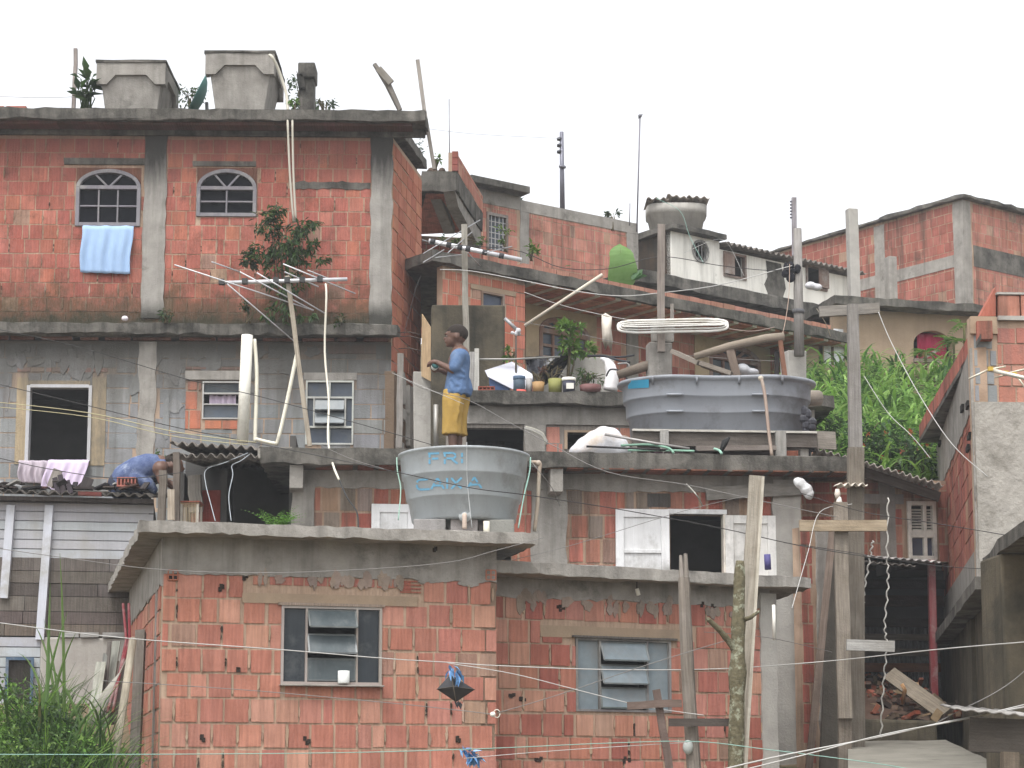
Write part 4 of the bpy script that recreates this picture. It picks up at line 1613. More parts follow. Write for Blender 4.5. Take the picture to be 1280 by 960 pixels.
plant('bush', 'dark twiggy bush seen in the gap under the end of the tall house roof', 'bush', at(518, 215, 29), at(518, 190, 29), (.12, .1, .22), 160, .06, DG, stems=5)

# ------------------------------------------------------------------ FAR BRICK HOUSE in the middle
WG = W.rot(604, 250, 31.5, 35)
gh = thing('brick_house', 'far brick house with grey cement columns and a barred window behind the striped eave', 'house', hbase(at(700, 360, 33)))
g1 = WG.sz(650, 270)[0]
g2 = WG.sz(797, 300)[0]
zg = WG.sz(700, 250)[1]
mb = MB()
gw = WG.R(609, 271, 633, 313)
zt1 = WG.sz(625, 241)[1]
shell(mb, WG, -.3, g1, WG.sz(640, 340)[1], zt1, [gw])
bricks(mb, WG, -.1, g1 - .06, WG.sz(640, 340)[1], WG.sz(625, 258)[1], [(gw[0] - .02, gw[1] + .02, gw[2], gw[3] + .05)], PALECLAY, .2, .2, .02, odd=.02)
zt2 = WG.sz(645, 249)[1]
shell(mb, WG, g1, g2, WG.sz(720, 400)[1], zt2)
cg = [(g1, WG.sz(661, 300)[0], 0, 99), (WG.sz(783, 300)[0], g2, 0, 99)]
bricks(mb, WG, g1, g2, WG.sz(720, 400)[1], zt2 - .2, cg, PALECLAY, .2, .2, .016, odd=.04)
mb.build('wall', M['old_masonry'], gh)
mb = MB()
mb.fbox(WG, (g1, g2, zt2 - .19, zt2), -.002, .012)
for c_ in cg:
    column(mb, WG, c_[0], c_[1], WG.sz(720, 400)[1], zt2 - .193, .013)
mb.fbox(WG, (-.3, g1 - .004, WG.sz(625, 258)[1], zt1), -.002, .011)
mb.build('cement_frame', M['concrete'], gh)
mb = MB()
mb.fbox(WG, (-.4, g1 + .03, zt1 + .003, zt1 + .12), -1.2, .25)
mb.build('roof_slab', M['mouldy'], gh, bevel=.01)
mb = MB()
Wg2 = W.between(WG.P(g2, 0), WG.P(g2, 0, -2))
shell(mb, Wg2, 0, 2, WG.sz(720, 400)[1], zt2 - .002)
mb.build('wall', M['old_masonry'], gh)
fr = MB()
for r_ in ((gw[0] - .02, gw[1] + .02, gw[3], gw[3] + .05), (gw[0] - .02, gw[0] + .02, gw[2], gw[3]), (gw[1] - .02, gw[1] + .02, gw[2], gw[3])):
    fr.fbox(WG, r_, -.04, .03, (.16, .12, .1))
for k in range(1, 5):
    x = gw[0] + (gw[1] - gw[0]) * k / 5
    fr.fbox(WG, (x - .006, x + .006, gw[2], gw[3]), .0, .015, (.4, .4, .4))
for k in range(1, 6):
    z = gw[2] + (gw[3] - gw[2]) * k / 6
    fr.fbox(WG, (gw[0], gw[1], z - .006, z + .006), .001, .012, (.4, .4, .4))
f_ = fr.build('window', M['painted_wood'], gh)
pn = MB()
pn.fbox(WG, gw, -.06, -.05, (3.0, 3.0, 3.0))
pn.build('pane', M['glass'], f_)
plant('weed', 'tall thin weed in front of the barred window', 'plant', at(632, 315, 30.3), at(630, 292, 30.3), (.08, .08, .22), 70, .07, YG, stems=4)
plant('weed', 'leafy green weed on the eave below the cement column', 'plant', at(664, 326, 30.0), at(664, 315, 30.0), (.12, .1, .1), 70, .09, YG, stems=4)
plant('weed', 'row of low green weeds at the start of the striped eave', 'plant', at(570, 306, 29), at(577, 301, 28.5), (.4, .15, .05), 120, .06, YG + LG, stems=8)

# ------------------------------------------------------------------ HOUSE WITH THE STRIPED EAVE
ANG = 38
WH = W.rot(553, 380, 26.4, ANG)
hh = thing('brick_house', 'long brick house whose striped brick and concrete eave overhangs two arched openings', 'house', hbase(at(780, 500, 29)))
s655 = WH.sz(656, 400)[0]
zh_t = at(545, 308, 26.0).z
zh_b = zh_t - .15
REC = -.95
eo = .12
zgb = WH.sz(600, 500)[1]
# flush wall section
hw = WH.R(601, 366, 630, 398)
mb = MB()
shell(mb, WH, 0, s655, zgb - 1, zh_b - .002, [hw])
lintH = WH.R(588, 360, 644, 366)
bricks(mb, WH, 0, s655, zgb - 1, zh_b - .06, [hw, lintH], [(.5, .2, .14), (.46, .17, .115), (.48, .185, .125), (.43, .15, .1)], .2, .2, .016, odd=.03)
mb.build('wall', M['masonry'], hh)
lm = MB()
column(lm, WH, lintH[0], lintH[1], lintH[2], lintH[3], .016)
lm.build('lintel', M['beige'], hh)
fr = MB()
for r_ in ((hw[0], hw[0] + .03, hw[2], hw[3]), (hw[1] - .03, hw[1], hw[2], hw[3]), (hw[0] + .03, hw[1] - .03, hw[3] - .03, hw[3])):
    fr.fbox(WH, r_, -.05, .02, (.2, .13, .09))
f_ = fr.build('window', M['painted_wood'], hh)
pn = MB()
pn.fbox(WH, hw, -.04, -.03, (1.5, 1.6, 2))
pn.build('pane', M['glass'], f_)
mb = MB()
Wret = W.between(WH.P(s655, 0), WH.P(s655, 0, REC))
shell(mb, Wret, .0, -REC, zgb - 1, zh_b - .002)
mb.build('wall', M['masonry'], hh)
# recessed wall
M['lifted_tan_render'] = mat('lifted tan render', (.52, .41, .275), (.44, .34, .22), 3, .92, .3, 40, (.3, .24, .17), .25, False, .2)  # beige render lightened to make up for light missing under the eave
sH1 = WH.sz(1022, 440, REC)[0]
wa, wb2 = WH.R(673, 397, 736, 470, REC), WH.R(886, 431, 950, 500, REC)
zbeam = WH.sz(700, 383, REC)[1]
mb = MB()
shell(mb, WH, s655, sH1, zgb - 1.4, zh_b - .002, [wa, wb2], o=REC)
bg1, bg2 = WH.R(656, 384, 745, 480, REC), WH.R(868, 410, 962, 500, REC)
cH = [WH.R(783, 380, 797, 520, REC), WH.R(985, 400, 1004, 520, REC)]
bricks(mb, WH, s655, sH1, zgb - 1.4, zbeam, [bg1, bg2] + cH, PALECLAY + [(.3, .1, .08)], .2, .2, .016, o=REC, odd=.03)  # pale clay lifted too, for the light missing under the eave
for wq, r_ in ((wa, bg1), (wb2, bg2)):
    zs_ = wq[3] - .25
    arch_fill(mb, WH, wq[0], wq[1], zs_, wq[3] - .01, wq[3] + .001, REC - .1, REC + .003, (.3, .22, .15))
mb.build('wall', M['masonry'], hh)
for wq, r_ in ((wa, bg1), (wb2, bg2)):
    cm = MB()
    zs_ = wq[3] - .25
    e = .004
    cm.fbox(WH, (r_[0], wq[0] - e, r_[2], zs_), REC - .004, REC + .02)
    cm.fbox(WH, (wq[1] + e, r_[1], r_[2], zs_), REC - .004, REC + .02)
    scn, rs, rz = (wq[0] + wq[1]) / 2, (wq[1] - wq[0]) / 2 + e, .25
    for sg, ex_ in ((-1, r_[0]), (1, r_[1])):
        arc = [(scn + sg * rs * cos(t * pi / 16), zs_ + rz * sin(t * pi / 16)) for t in range(9)]
        cm.prism(WH, arc + [(scn, zbeam), (ex_, zbeam), (ex_, zs_)], REC - .004, REC + .02)
    cm.build('render_surround', M['lifted_tan_render'], hh)
cm = MB()
cm.fbox(WH, (s655, sH1 + .35, zbeam, zh_b - .003), REC - .002, REC + .05)
for c_ in cH:
    column(cm, WH, c_[0], c_[1], c_[2], zbeam - .003, REC + .02, b=REC - .004)
cm.build('ring_beam', M['concrete'], hh)
arch_window(WH, hh, wa[0], wa[1], wa[2], wa[3] - .012, wa[3] - .25, 4, 3, (.26, .14, .10), 5, .07, o=REC, dark=(2.2, 2.4, 2.6), bars=.04)
arch_window(WH, hh, wb2[0], wb2[1], wb2[2], wb2[3] - .012, wb2[3] - .25, 4, 3, (.24, .13, .10), 5, .07, o=REC, dark=(1.5, 1.6, 1.7), bars=.04)
rooms(W(WH.P(0, 0, REC), WH.d), (wa, wb2), hh, 1.2, .2)
rooms(WH, (hw,), hh, .5, .1)
# slab, its fascia and the striped underside
sA0, sA1 = WH.sz(541, 310, eo)[0], WH.sz(1062, 400, eo)[0]
mb = MB()
mb.slab([WH.P(sA0, 0, eo), WH.P(sA1, 0, eo), WH.P(sA1, 0, -3.2), WH.P(sA0, 0, -3.2)], zh_b, zh_t, .15, .012)
mb.build('roof_slab', M['mouldy'], hh, bevel=.01)
mb = MB()
rb = MB()
x = s655 + .06
while x < sA1 - .1:
    rb.fbox(WH, (x, x + .09, zh_b - .038, zh_b + .003), REC + .052, eo - .06, jit((1.8, 1.75, 1.65), .05))  # rib colour lifted to stand in for bounce light from below
    x += .09
    n_ = 4
    for k in range(n_):
        w0 = REC + .056 + (eo - .07 - REC - .05) * k / n_
        mb.fbox(WH, (x + .004, x + .30, zh_b - .028 - rnd(0, .006), zh_b + .003), w0, w0 + (eo - .07 - REC - .05) / n_ - .006, jit(tuple(min(.6, c * 1.25) for c in random.choice(CLAY)), .1))  # clay lightened likewise in place of bounce light
    x += .305
mb.build('filler_block', M['old_masonry'], hh)
rb.build('rib', M['concrete'], hh)
mb = MB()
x = WH.sz(655, 335, eo)[0]
while x < WH.sz(1035, 400, eo)[0]:
    wd = rnd(.2, .26)
    mb.fbox(WH, (x, x + wd - .012, zh_t + .004, zh_t + .075 + rnd(-.006, .006)), eo - .2, eo - .03 + rnd(-.008, .008), jit((.40, .2, .15), .12))
    x += wd
mb.build('brick_kerb', M['masonry'], hh)
# doorway with white doors at the far end
Wd = W.rot(1012, 440, 31.2, 12)
d0, d1 = Wd.sz(1021, 440)[0], Wd.sz(1058, 440)[0]
mb = MB()
dr = Wd.R(1023, 409, 1056, 456)
shell(mb, Wd, -.3, d1 + .1, zgb - 1, zh_b - .05, [dr])
bricks(mb, Wd, -.12, d0 - .02, zgb - 1, zh_b - .06, [dr], REDCLAY, .2, .2, .016, odd=0)
mb.build('wall', M['beige'], hh)
mb = MB()
m0 = Wd.sz(1037, 430)[0]
for a, b in ((m0 - .08, m0 + .04), (m0 + .09, dr[1])):
    mb.fbox(Wd, (a, b, dr[2], dr[3] - .01), -.08, -.05, (.85, .87, .9))
mb.fbox(Wd, (m0 - .1, m0 - .085, dr[2], dr[3]), -.08, -.03, (.4, .25, .15))
mb.build('door', M['painted_wood'], hh)
rm = MB()
room(rm, Wd, dr, 1.0, .1)
rm.build('room', M['dark_room'], hh)

# ------------------------------------------------------------------ TERRACE below the striped eave
WT = W.rot(583, 520, 23.4, 4)
tS0, tS1 = WT.sz(558, 520)[0], WT.sz(1018, 540)[0]
ter = thing('terrace_house', 'low cement house whose roof terrace is crowded with plant pots and plastic sheets', 'house', hbase(at(700, 600, 23.6)))
zt_t, zt_b = WT.sz(680, 489, .2)[1], WT.sz(680, 504, .2)[1]
ta, tb = WT.R(583, 535, 655, 568), WT.R(708, 541, 752, 562)
zfl = SLAB_M_TOP - .3
mb = MB()
shell(mb, WT, tS0, tS1, zfl, zt_b - .002, [ta, tb], col=(.25, .225, .2))
zbm = WT.sz(680, 531)[1]
bricks(mb, WT, WT.sz(683, 550)[0], tS1, zfl, zbm, [(tb[0] - .05, tb[1] + .05, tb[2] - .1, tb[3] + .05)], PALECLAY + CLAY, .2, .2, .016, odd=.05)
mb.build('wall', M['masonry'], ter)
cm = MB()
cm.fbox(WT, (tS0, tS1, zbm, zt_b - .004), -.003, .03)
column(cm, WT, WT.sz(656, 550)[0], WT.sz(682, 550)[0], zfl, zbm - .003, .04, .02)
cm.build('ring_beam', M['concrete'], ter)
cm = MB()
e = .025
for q in ((tb[0] - e, tb[0] + .01, tb[2], tb[3]), (tb[1] - .01, tb[1] + e, tb[2], tb[3]), (tb[0] - e, tb[1] + e, tb[3], tb[3] + e)):
    cm.fbox(WT, q, -.08, .03)
cm.build('opening_frame', M['beige'], ter)
rooms(WT, (ta,), ter, 1.2, .2)
rooms(WT, (tb,), ter, .8, .12)
mb = MB()
p0, p1 = WT.P(WT.sz(586, 489, .2)[0], 0, .2), WT.P(tS1 + .2, 0, .2)
mb.slab([p0, p1, V((p1.x, 27.0, 0)), V((p0.x - .2, 26.0, 0))], zt_b, zt_t, .14, .014)
mb.build('terrace_slab', M['mouldy'], ter, bevel=.01)
TER = zt_t
# rope frayed over the pier
mb = MB()
for k in range(9):
    y = rnd(0, 8)
    strand(mb, [(655 + rnd(0, 4), 533 + y * .4, 23.33), (668, 536 + y * .5, 23.3), (678, 541 + y * .6, 23.3), (684 + rnd(-2, 2), 549 + y, 23.32)], .006, jit((.4, .38, .34), .2), 4, 4)
tag(mb.build('frayed_rope', M['cloth']), 'frayed grey rope hanging over the pier beside the dark terrace opening', 'rope')

# mossy wall between the tall house and the terrace
WQ = W.rot(538, 450, 24.6, 6)
mw = MB()
mw.fbox(WQ, (WQ.sz(540, 430)[0], WQ.sz(631, 430)[0], WQ.sz(590, 600)[1], WQ.sz(590, 381)[1]), -.2, 0, jz=.01)
tag(mw.build('retaining_wall', M['mossy'], bevel=.02), 'dark mossy cement wall behind the boy, under the flush brick wall', 'wall')
# small pole cap wall beside the boy
mb = MB()
mb.bar(at(596, 490, 23.5), at(596, 436, 23.5), .055, .05, (.5, .49, .46))
mb.bar(at(590, 490, 23.6), at(590, 440, 23.6), .12, .03, (.42, .41, .40))
tag(mb.build('fence_post', M['wood']), 'pale squared post at the terrace edge just behind the boy', 'post')
mb = MB()
mb.tube([at(597, 449, 23.5), at(640, 449, 23.6), at(700, 446, 23.8)], .012, 6, (.62, .6, .56))
tag(mb.build('rail', M['metal']), 'thin pale rail running along the terrace from the squared post', 'rail')

# parapet panel and things on the terrace
WP = W.rot(640, 470, 24.2, 4)
mb = MB()
a, b = WP.sz(672, 470)[0], WP.sz(768, 470)[0]
n = 12
lo = [(a + (b - a) * i / n, TER + .003) for i in range(n + 1)]
hi = [(b - (b - a) * i / n, WP.sz(700, 446 + rnd(-1, 1.5))[1]) for i in range(n + 1)]
mb.prism(WP, lo + hi, -.07, 0)
tag(mb.build('parapet', M['pale_concrete'], bevel=.01), 'low stained cement parapet behind the plant pots on the terrace', 'parapet')
mb = MB()
# white sheet: a tent over something square
ap = at(640, 452, 23.7)
c = [at(606, 463, 23.5), at(610, 471, 23.45), at(640, 486, 23.45), at(664, 486, 23.5), at(666, 468, 23.6)]
pts = [ap] + c
pts2 = [p + V((0, .012, -.006)) for p in pts]
mb.add(pts + pts2, [[0, 1, 2], [0, 2, 3], [0, 3, 4], [0, 4, 5], [8, 7, 6], [9, 8, 6], [10, 9, 6], [11, 10, 6], [1, 7, 8, 2], [2, 8, 9, 3], [3, 9, 10, 4], [4, 10, 11, 5], [5, 11, 6, 0], [0, 6, 7, 1]], (.5, .5, .56))
o = mb.build('plastic_sheet', M['plastic'])
tag(o, 'white plastic sheet pitched like a tent on the terrace', 'sheet')
mb = MB()
p = [at(611, 472, 23.55), at(613, 487, 23.55), at(636, 488, 23.55), at(638, 484, 23.5)]
mb.add(p + [q + V((0, .35, 0)) for q in p], [[0, 1, 2, 3], [7, 6, 5, 4], [0, 4, 5, 1], [1, 5, 6, 2], [2, 6, 7, 3], [3, 7, 4, 0]], (.12, .2, .42))
tag(mb.build('blue_crate', M['plain']), 'blue box half hidden under the white tent of plastic', 'box')
mb = MB()
gxn, gyn = 10, 7
pts = []
for j in range(gyn + 1):
    for i in range(gxn + 1):
        u, v_ = i / gxn, j / gyn
        px = 656 + (716 - 656) * u - 12 * v_ * (1 - u) * 0 + 6 * v_ * (1 - u)
        px = px - 18 * u * v_
        py = 446 - 2 * u + v_ * (34 + 6 * sin(u * 5))
        pts.append(at(px, py + rnd(-.8, .8), 23.95 + .12 * sin(u * 7 + v_ * 4) + rnd(-.03, .03)))
m_ = gxn + 1
fs = [[(j + 1) * m_ + i, (j + 1) * m_ + i + 1, j * m_ + i + 1, j * m_ + i] for j in range(gyn) for i in range(gxn)]
mb.add(pts + [q + V((0, .01, .002)) for q in pts], fs + [[f[3] + len(pts), f[2] + len(pts), f[1] + len(pts), f[0] + len(pts)] for f in fs], (.022, .023, .028))
tag(mb.build('plastic_sheet', M['plastic']), 'crumpled black plastic sheet draped over the terrace parapet', 'sheet')


def pot(px, py0, py1, Y, rpx, col_, label, taper=.8, rim=None, name='plant_pot', cat='pot'):
    col = tuple(c * .45 + .035 for c in col_)
    c_ = at(px, py1, Y)
    hgt = at(px, py0, Y).z - c_.z
    r = rpx * Y / F
    t = thing(name, label, cat, (c_.x, Y, TER + .002))
    m_ = MB()
    zz = TER + .002
    hgt = at(px, py0, Y).z - zz
    m_.lathe((c_.x, Y, zz), [(0, 0), (r * taper, 0), (r, hgt), (r * .93, hgt), (r * .75, hgt * .15), (0, hgt * .15)], 18, col)
    m_.build('body', M['plain'], t)
    if rim:
        m_ = MB()
        m_.lathe((c_.x, Y, zz), [(r * 1.003, hgt * .8), (r * 1.06, hgt * .82), (r * 1.06, hgt * 1.02), (r * .9, hgt * 1.02), (r * .9, hgt * .82)], 18, rim)
        m_.build('rim', M['plain'], t)
    return t


pot(649, 471, 487, 23.4, 7.5, (.07, .13, .2), 'dark blue tin with a red foot on the terrace edge by the white sheet', 1, (.06, .1, .16), 'tin', 'tin')
mb = MB()
c_ = at(650, 487, 23.33)
mb.lathe((c_.x, 23.4, TER + .003), [(.075, 0), (.075, .035), (.0721, .035)], 18, (.55, .1, .08))
o = mb.build('foot_band', M['plain'])
o.parent = bpy.data.objects['tin']
o.location = o.location - V(ORG['tin'])
pot(673, 478, 487, 23.4, 8, (.75, .42, .14), 'small orange pot holding dried twigs on the terrace edge', .8)
pot(694, 474, 487, 23.4, 9, (.42, .42, .07), 'yellow green bucket on the terrace edge', .9)
pot(711, 473, 488, 23.35, 8.5, (.05, .055, .12), 'dark bucket with a pale label and white rim on the terrace edge', .85, (.82, .8, .72))
mb = MB()
c_ = at(711, 480, 23.24)
mb.box(c_.x - .03, c_.x + .06, 23.262, 23.266, TER + .03, TER + .1, (.7, .68, .62))
o = mb.build('label', M['plain'])
o.parent = bpy.data.objects['plant_pot.002']
o.location = o.location - V(ORG['plant_pot.002'])
pot(738, 482, 488, 23.4, 14, (.32, .11, .1), 'wide low reddish planter on the terrace edge', .9)
pot(661, 473, 487, 23.5, 4, (.75, .72, .7), 'slim white bottle between the blue tin and the orange pot', 1, name='bottle', cat='bottle')
# hollow brick lying on the terrace
mb = MB()
p = at(608, 488, 23.35)
br = (.30, .085, .06)
x0, z0 = p.x - .1, TER + .003
mb.box(x0, x0 + .2, 23.44, 23.53, z0, z0 + .09, (.06, .02, .015))  # core coloured dark for the shade inside the cells
for k in range(3):
    mb.box(x0, x0 + .2, 23.425, 23.44, z0 + .0 + k * .038, z0 + .014 + k * .038, br)
for k in range(5):
    mb.box(x0 + k * .0465, x0 + k * .0465 + .014, 23.428, 23.44, z0, z0 + .09, br)
tag(mb.build('hollow_brick', M['old_masonry']), 'red hollow brick on the terrace edge with its open cells facing out', 'brick')
# plants
plant('potted_plant', 'bare brown twigs in the orange pot', 'plant', at(673, 478, 23.45), at(672, 468, 23.45), (.1, .06, .08), 40, .06, [(.12, .06, .05), (.16, .1, .06)], stems=7)
plant('young_tree', 'thin young tree with light green tufts in front of the brown arched window', 'tree', at(709, 487, 24.0), at(711, 436, 24.0), (.13, .1, .10), 150, .10, YG, stems=4)
lf = MB()
leaves(lf, at(712, 409, 24.0), (.13, .1, .07), 130, .11, YG, -.1)
leaves(lf, at(733, 438, 24.0), (.14, .1, .05), 70, .10, YG, .3)
lf.build('crown', M['leaf'], bpy.data.objects['young_tree'])
st = MB()
st.tube(curve_pts([at(709, 487, 24.0), at(710, 455, 24.0), at(713, 430, 24), at(711, 410, 24.0)], 4), .012, 6, (.1, .085, .05))
st.build('trunk', M['wood'], bpy.data.objects['young_tree'])
plant('weed', 'wispy grass clump growing in front of the stained parapet', 'plant', at(730, 484, 23.7), at(738, 470, 23.7), (.22, .08, .1), 130, .08, LG + [(.2, .22, .1)], stems=8, long=4)
plant('weed', 'dry twiggy weed against the parapet beside the black sheet', 'plant', at(690, 480, 23.8), at(694, 464, 23.8), (.16, .08, .12), 60, .06, [(.2, .16, .1), (.13, .12, .06)], stems=9, long=4)
plant('weed', 'small green plant on the terrace by the hanging white rag', 'plant', at(640, 450, 24.6), at(640, 441, 24.6), (.1, .08, .07), 60, .08, YG, stems=3)
# white strip of plastic and black hose
mb = MB()
mb.tube(curve_pts([at(752, 447, 23.6), at(760, 452, 23.55), at(765, 468, 23.5), at(763, 488, 23.5)], 4), [.03, .04, .045, .05, .05, .055, .07, .07, .08, .085, .085, .085, .085], 8, (.86, .84, .84))
tag(mb.build('plastic_sack', M['plastic']), 'narrow white plastic sack hanging at the end of the stained parapet', 'sack')
mb = MB()
mb.tube(curve_pts([at(735, 445, 23.5), at(755, 445, 23.4), at(772, 450, 23.3), at(787, 453, 23.2)], 5), .016, 7, (.025, .025, .03))
mb.tube(curve_pts([at(762, 446, 23.5), at(778, 446, 23.45), at(793, 444, 23.4)], 4), .012, 7, (.025, .025, .03))
tag(mb.build('hose', M['wire']), 'black hose ends sticking out past the terrace parapet', 'hose')
mb = MB()
strand(mb, [(758, 470, 23.3), (763, 462, 23.2), (775, 464, 23.2), (784, 474, 23.2)], .011, (.05, .05, .06))
strand(mb, [(772, 455, 23.2), (785, 455, 23.2), (788, 466, 23.2)], .011, (.3, .29, .28))
tag(mb.build('hose', M['wire']), 'looping thin hose between the white sack and the dark oval tank', 'hose')

# hanging rag, clotheslines
mb = MB()
pts, nn_ = [], 7
ol = [(752, 394), (757, 391), (765, 396), (764, 410), (766, 425), (764, 440), (760, 430), (757, 438), (753, 426), (752, 408)]
P0 = [at(x, y, 24.8 + .03 * sin(i * 2)) for i, (x, y) in enumerate(ol)]
cc = at(759, 412, 24.72)
cb = at(759, 412, 24.86)
n = len(P0)
mb.add(P0 + [cc, cb], [[i, (i + 1) % n, n] for i in range(n)] + [[(i + 1) % n, i, n + 1] for i in range(n)], (.66, .6, .52), None, True)
tag(mb.build('hanging_cloth', M['cloth']), 'ragged cream cloth pegged alone on the washing line by the arched window', 'cloth')

# concrete post on the terrace with the tall pole
mb = MB()
wq = W.rot(812, 450, 22.7, 8)
mb.fbox(wq, (0, wq.sz(840, 450)[0], TER - .2, wq.sz(825, 427)[1]), -.2, 0, jz=.01)
mb.fbox(wq, (.05, wq.sz(845, 450)[0], wq.sz(825, 427)[1], wq.sz(825, 400)[1]), -.17, -.04, jz=.012)
tag(mb.build('concrete_post', M['concrete'], bevel=.015), 'square cement stub post with a thinner top behind the dark oval tank', 'post')
mb = MB()
mb.bar(at(826, 440, 22.62), at(826, 281, 22.62), .085, .07, (.26, .225, .2), seg=5, wob=.006)
tag(mb.build('wooden_pole', M['wood']), 'tall wooden pole rising from the cement stub post behind the dark oval tank', 'pole')
mb = MB()
mb.bar(at(840, 403, 22.75), at(840, 380, 22.75), .04, .04, (.36, .33, .3))
tag(mb.build('stake', M['wood']), 'short pale stake beside the tall wooden pole', 'stake')
# white hoops of tubing tied to the pole
mb = MB()
for k, r_ in enumerate((.017, .010, .010)):
    lp = []
    for i in range(41):
        t = 2 * pi * i / 40
        cx, sx = cos(t), sin(t)
        ex = (abs(cx) ** .35) * (1 if cx > 0 else -1)
        ey = (abs(sx) ** .6) * (1 if sx > 0 else -1)
        p = at(841, 407.5, 22.5)
        lp.append(p + V((ex * (70 - k * 2.5) * 22.5 / F, -.02 * k + ey * .05, (.082 - .03 * k) * ey + .012 * ex + rnd(-.003, .003))))
    mb.tube(lp, r_, 7, (.8, .8, .84), cap=False)
tag(mb.build('tubing_coil', M['pvc']), 'long coil of white tubing strapped across the tall wooden pole', 'tubing')

M['sheeting'] = mat('crumpled white plastic', (.58, .58, .6), (.46, .46, .48), 6, .5, .6, 22, None, 0, False, .4)


# timbers of the frame behind the dark oval tank
def beam(pix, w_, col, name, label, cat, m_='wood', h=None, round_=False, **k):
    mb_ = MB()
    if round_:
        mb_.tube([at(*p) for p in pix], w_ if isinstance(w_, list) else w_, 9, col)
    else:
        for p, q in zip(pix, pix[1:]):
            mb_.bar(at(*p), at(*q), w_, h or w_, col, **k)
    return tag(mb_.build(name, M[m_]), label, cat)


beam([(772, 469, 22.9), (800, 460, 22.85), (828, 452, 22.8)], [.05, .06, .065], (.22, .18, .145), 'log', 'dark round log joining the terrace to the cement stub post', 'log', round_=True)
beam([(843, 440, 22.5), (876, 455, 22.3), (915, 468, 22.2)], .17, (.27, .235, .2), 'plank', 'broad grey plank sloping down behind the dark oval tank', 'plank', h=.05)
beam([(868, 446, 22.3), (912, 433, 22.25), (958, 423, 22.2), (980, 421, 22.2)], [.04, .048, .05, .05], (.30, .25, .2), 'log', 'peeled round log propped as a rail over the dark oval tank', 'log', round_=True, )
beam([(912, 437, 22.25), (921, 470, 22.25)], .09, (.2, .155, .125), 'post', 'short leaning post under the peeled log, splashed with paint', 'post', h=.05)
beam([(975, 424, 22.2), (981, 470, 22.2)], .05, (.24, .12, .08), 'post', 'reddish leaning post under the end of the peeled log', 'post', h=.05)
beam([(971, 470, 22.3), (971, 440, 22.3)], .05, (.05, .045, .045), 'post', 'thin black post beside the reddish leaning post', 'post')
mb = MB()
c = at(928, 462, 22.4)
mb.ball(c, (.09, .1, .07), (.8, .8, .78))
mb.ball(c + V((.1, .02, -.03)), (.1, .1, .05), (.75, .75, .74))
tag(weld(mb.build('plastic_bag', M['sheeting']), .016, 3), 'white bundle lying behind the rim of the dark oval tank', 'bag')
mb = MB()
wq = W.rot(986, 460, 24.0, 20)
mb.fbox(wq, (0, wq.sz(1008, 460)[0], TER - .1, wq.sz(996, 438)[1]), -.22, 0, jz=.012)
tag(mb.build('concrete_post', M['pale_concrete'], bevel=.015), 'pale cement footing of the round utility pole behind the dark oval tank', 'post')
mb = MB()
mb.tube([at(999, 445, 23.9), at(998, 380, 23.9), at(997, 286, 23.9)], [.065, .058, .05], 10, (.30, .285, .27))
mb.tube([at(998, 387, 23.9), at(998, 392, 23.9)], .075, 10, (.14, .14, .15))
tag(mb.build('utility_pole', M['wood']), 'round grey pole with a black cloth caught near its top, over the striped eave', 'pole')
mb = MB()
for k in range(12):
    c = at(986 + rnd(-6, 12), 336 + rnd(-4, 6) + (5 if k % 3 == 0 else 0), 23.85)
    mb.ball(c, (rnd(.03, .06), .04, rnd(.03, .07)), (.02, .02, .025), 7, 5, False)
tag(mb.build('cable_joint', M['cloth']), 'ragged black bundle tied where the cables meet the round grey pole', 'bundle')
mb = MB()
c = at(1013, 357, 23.8)
mb.ball(c, (.07, .06, .05), (.6, .6, .66))
mb.ball(c + V((.08, 0, -.02)), (.07, .05, .045), (.7, .7, .72))
tag(weld(mb.build('plastic_bag', M['sheeting']), .014, 3), 'grey white bag caught beside the round grey pole', 'bag')

# ------------------------------------------------------------------ WHITE HOUSE on the ridge
WI = W.rot(838, 320, 34.5, 37)
ih = thing('white_house', 'white walled house with a round vent, brown windows and a ragged tin roof', 'house', hbase(at(950, 400, 37)))
i1, i2 = WI.sz(898, 320)[0], WI.sz(1070, 350)[0]
zi = WI.sz(860, 294)[1]
zi2 = WI.sz(930, 318)[1]
zib = WI.sz(900, 420)[1]
rv = WI.R(863, 301, 885, 328)
ww1, ww2 = WI.R(904, 317, 932, 348), WI.R(1007, 333, 1033, 362)
mb = MB()
shell(mb, WI, 0, i1, zib, zi, [rv], o=.03)
shell(mb, WI, i1, i2, zib, zi2, [ww1, ww2])
# round the vent
scn, szn, rr = (rv[0] + rv[1]) / 2, (rv[2] + rv[3]) / 2, min(rv[1] - rv[0], rv[3] - rv[2]) / 2
for q in range(4):
    t0 = q * pi / 2
    arc = [(scn + rr * cos(t0 + pi / 2 * i / 8), szn + rr * sin(t0 + pi / 2 * i / 8)) for i in range(9)]
    cx_, cz_ = scn + (rv[1] - rv[0]) / 2 * (1 if q in (0, 3) else -1), szn + (rv[3] - rv[2]) / 2 * (1 if q < 2 else -1)
    mb.prism(WI, arc + [(cx_, cz_)] if q % 2 == 0 else arc + [(cx_, cz_)], -.09, .032)
mb.build('wall', M['white_paint'], ih)
mb = MB()
Wi2 = W.between(WI.P(0, 0, -2.2), WI.P(0, 0, .03))
shell(mb, Wi2, 0, 2.2, zib, zi - .002)
mb.build('side_wall', M['mouldy'], ih)
mb = MB()
mb.slab([WI.P(-.12, 0, .2), WI.P(i1 + .03, 0, .2), WI.P(i1 + .03, 0, -2), WI.P(-.12, 0, -2)], zi + .002, zi + .1, .2, .01)
mb.build('roof_slab', M['mouldy'], ih, bevel=.01)
mb = MB()
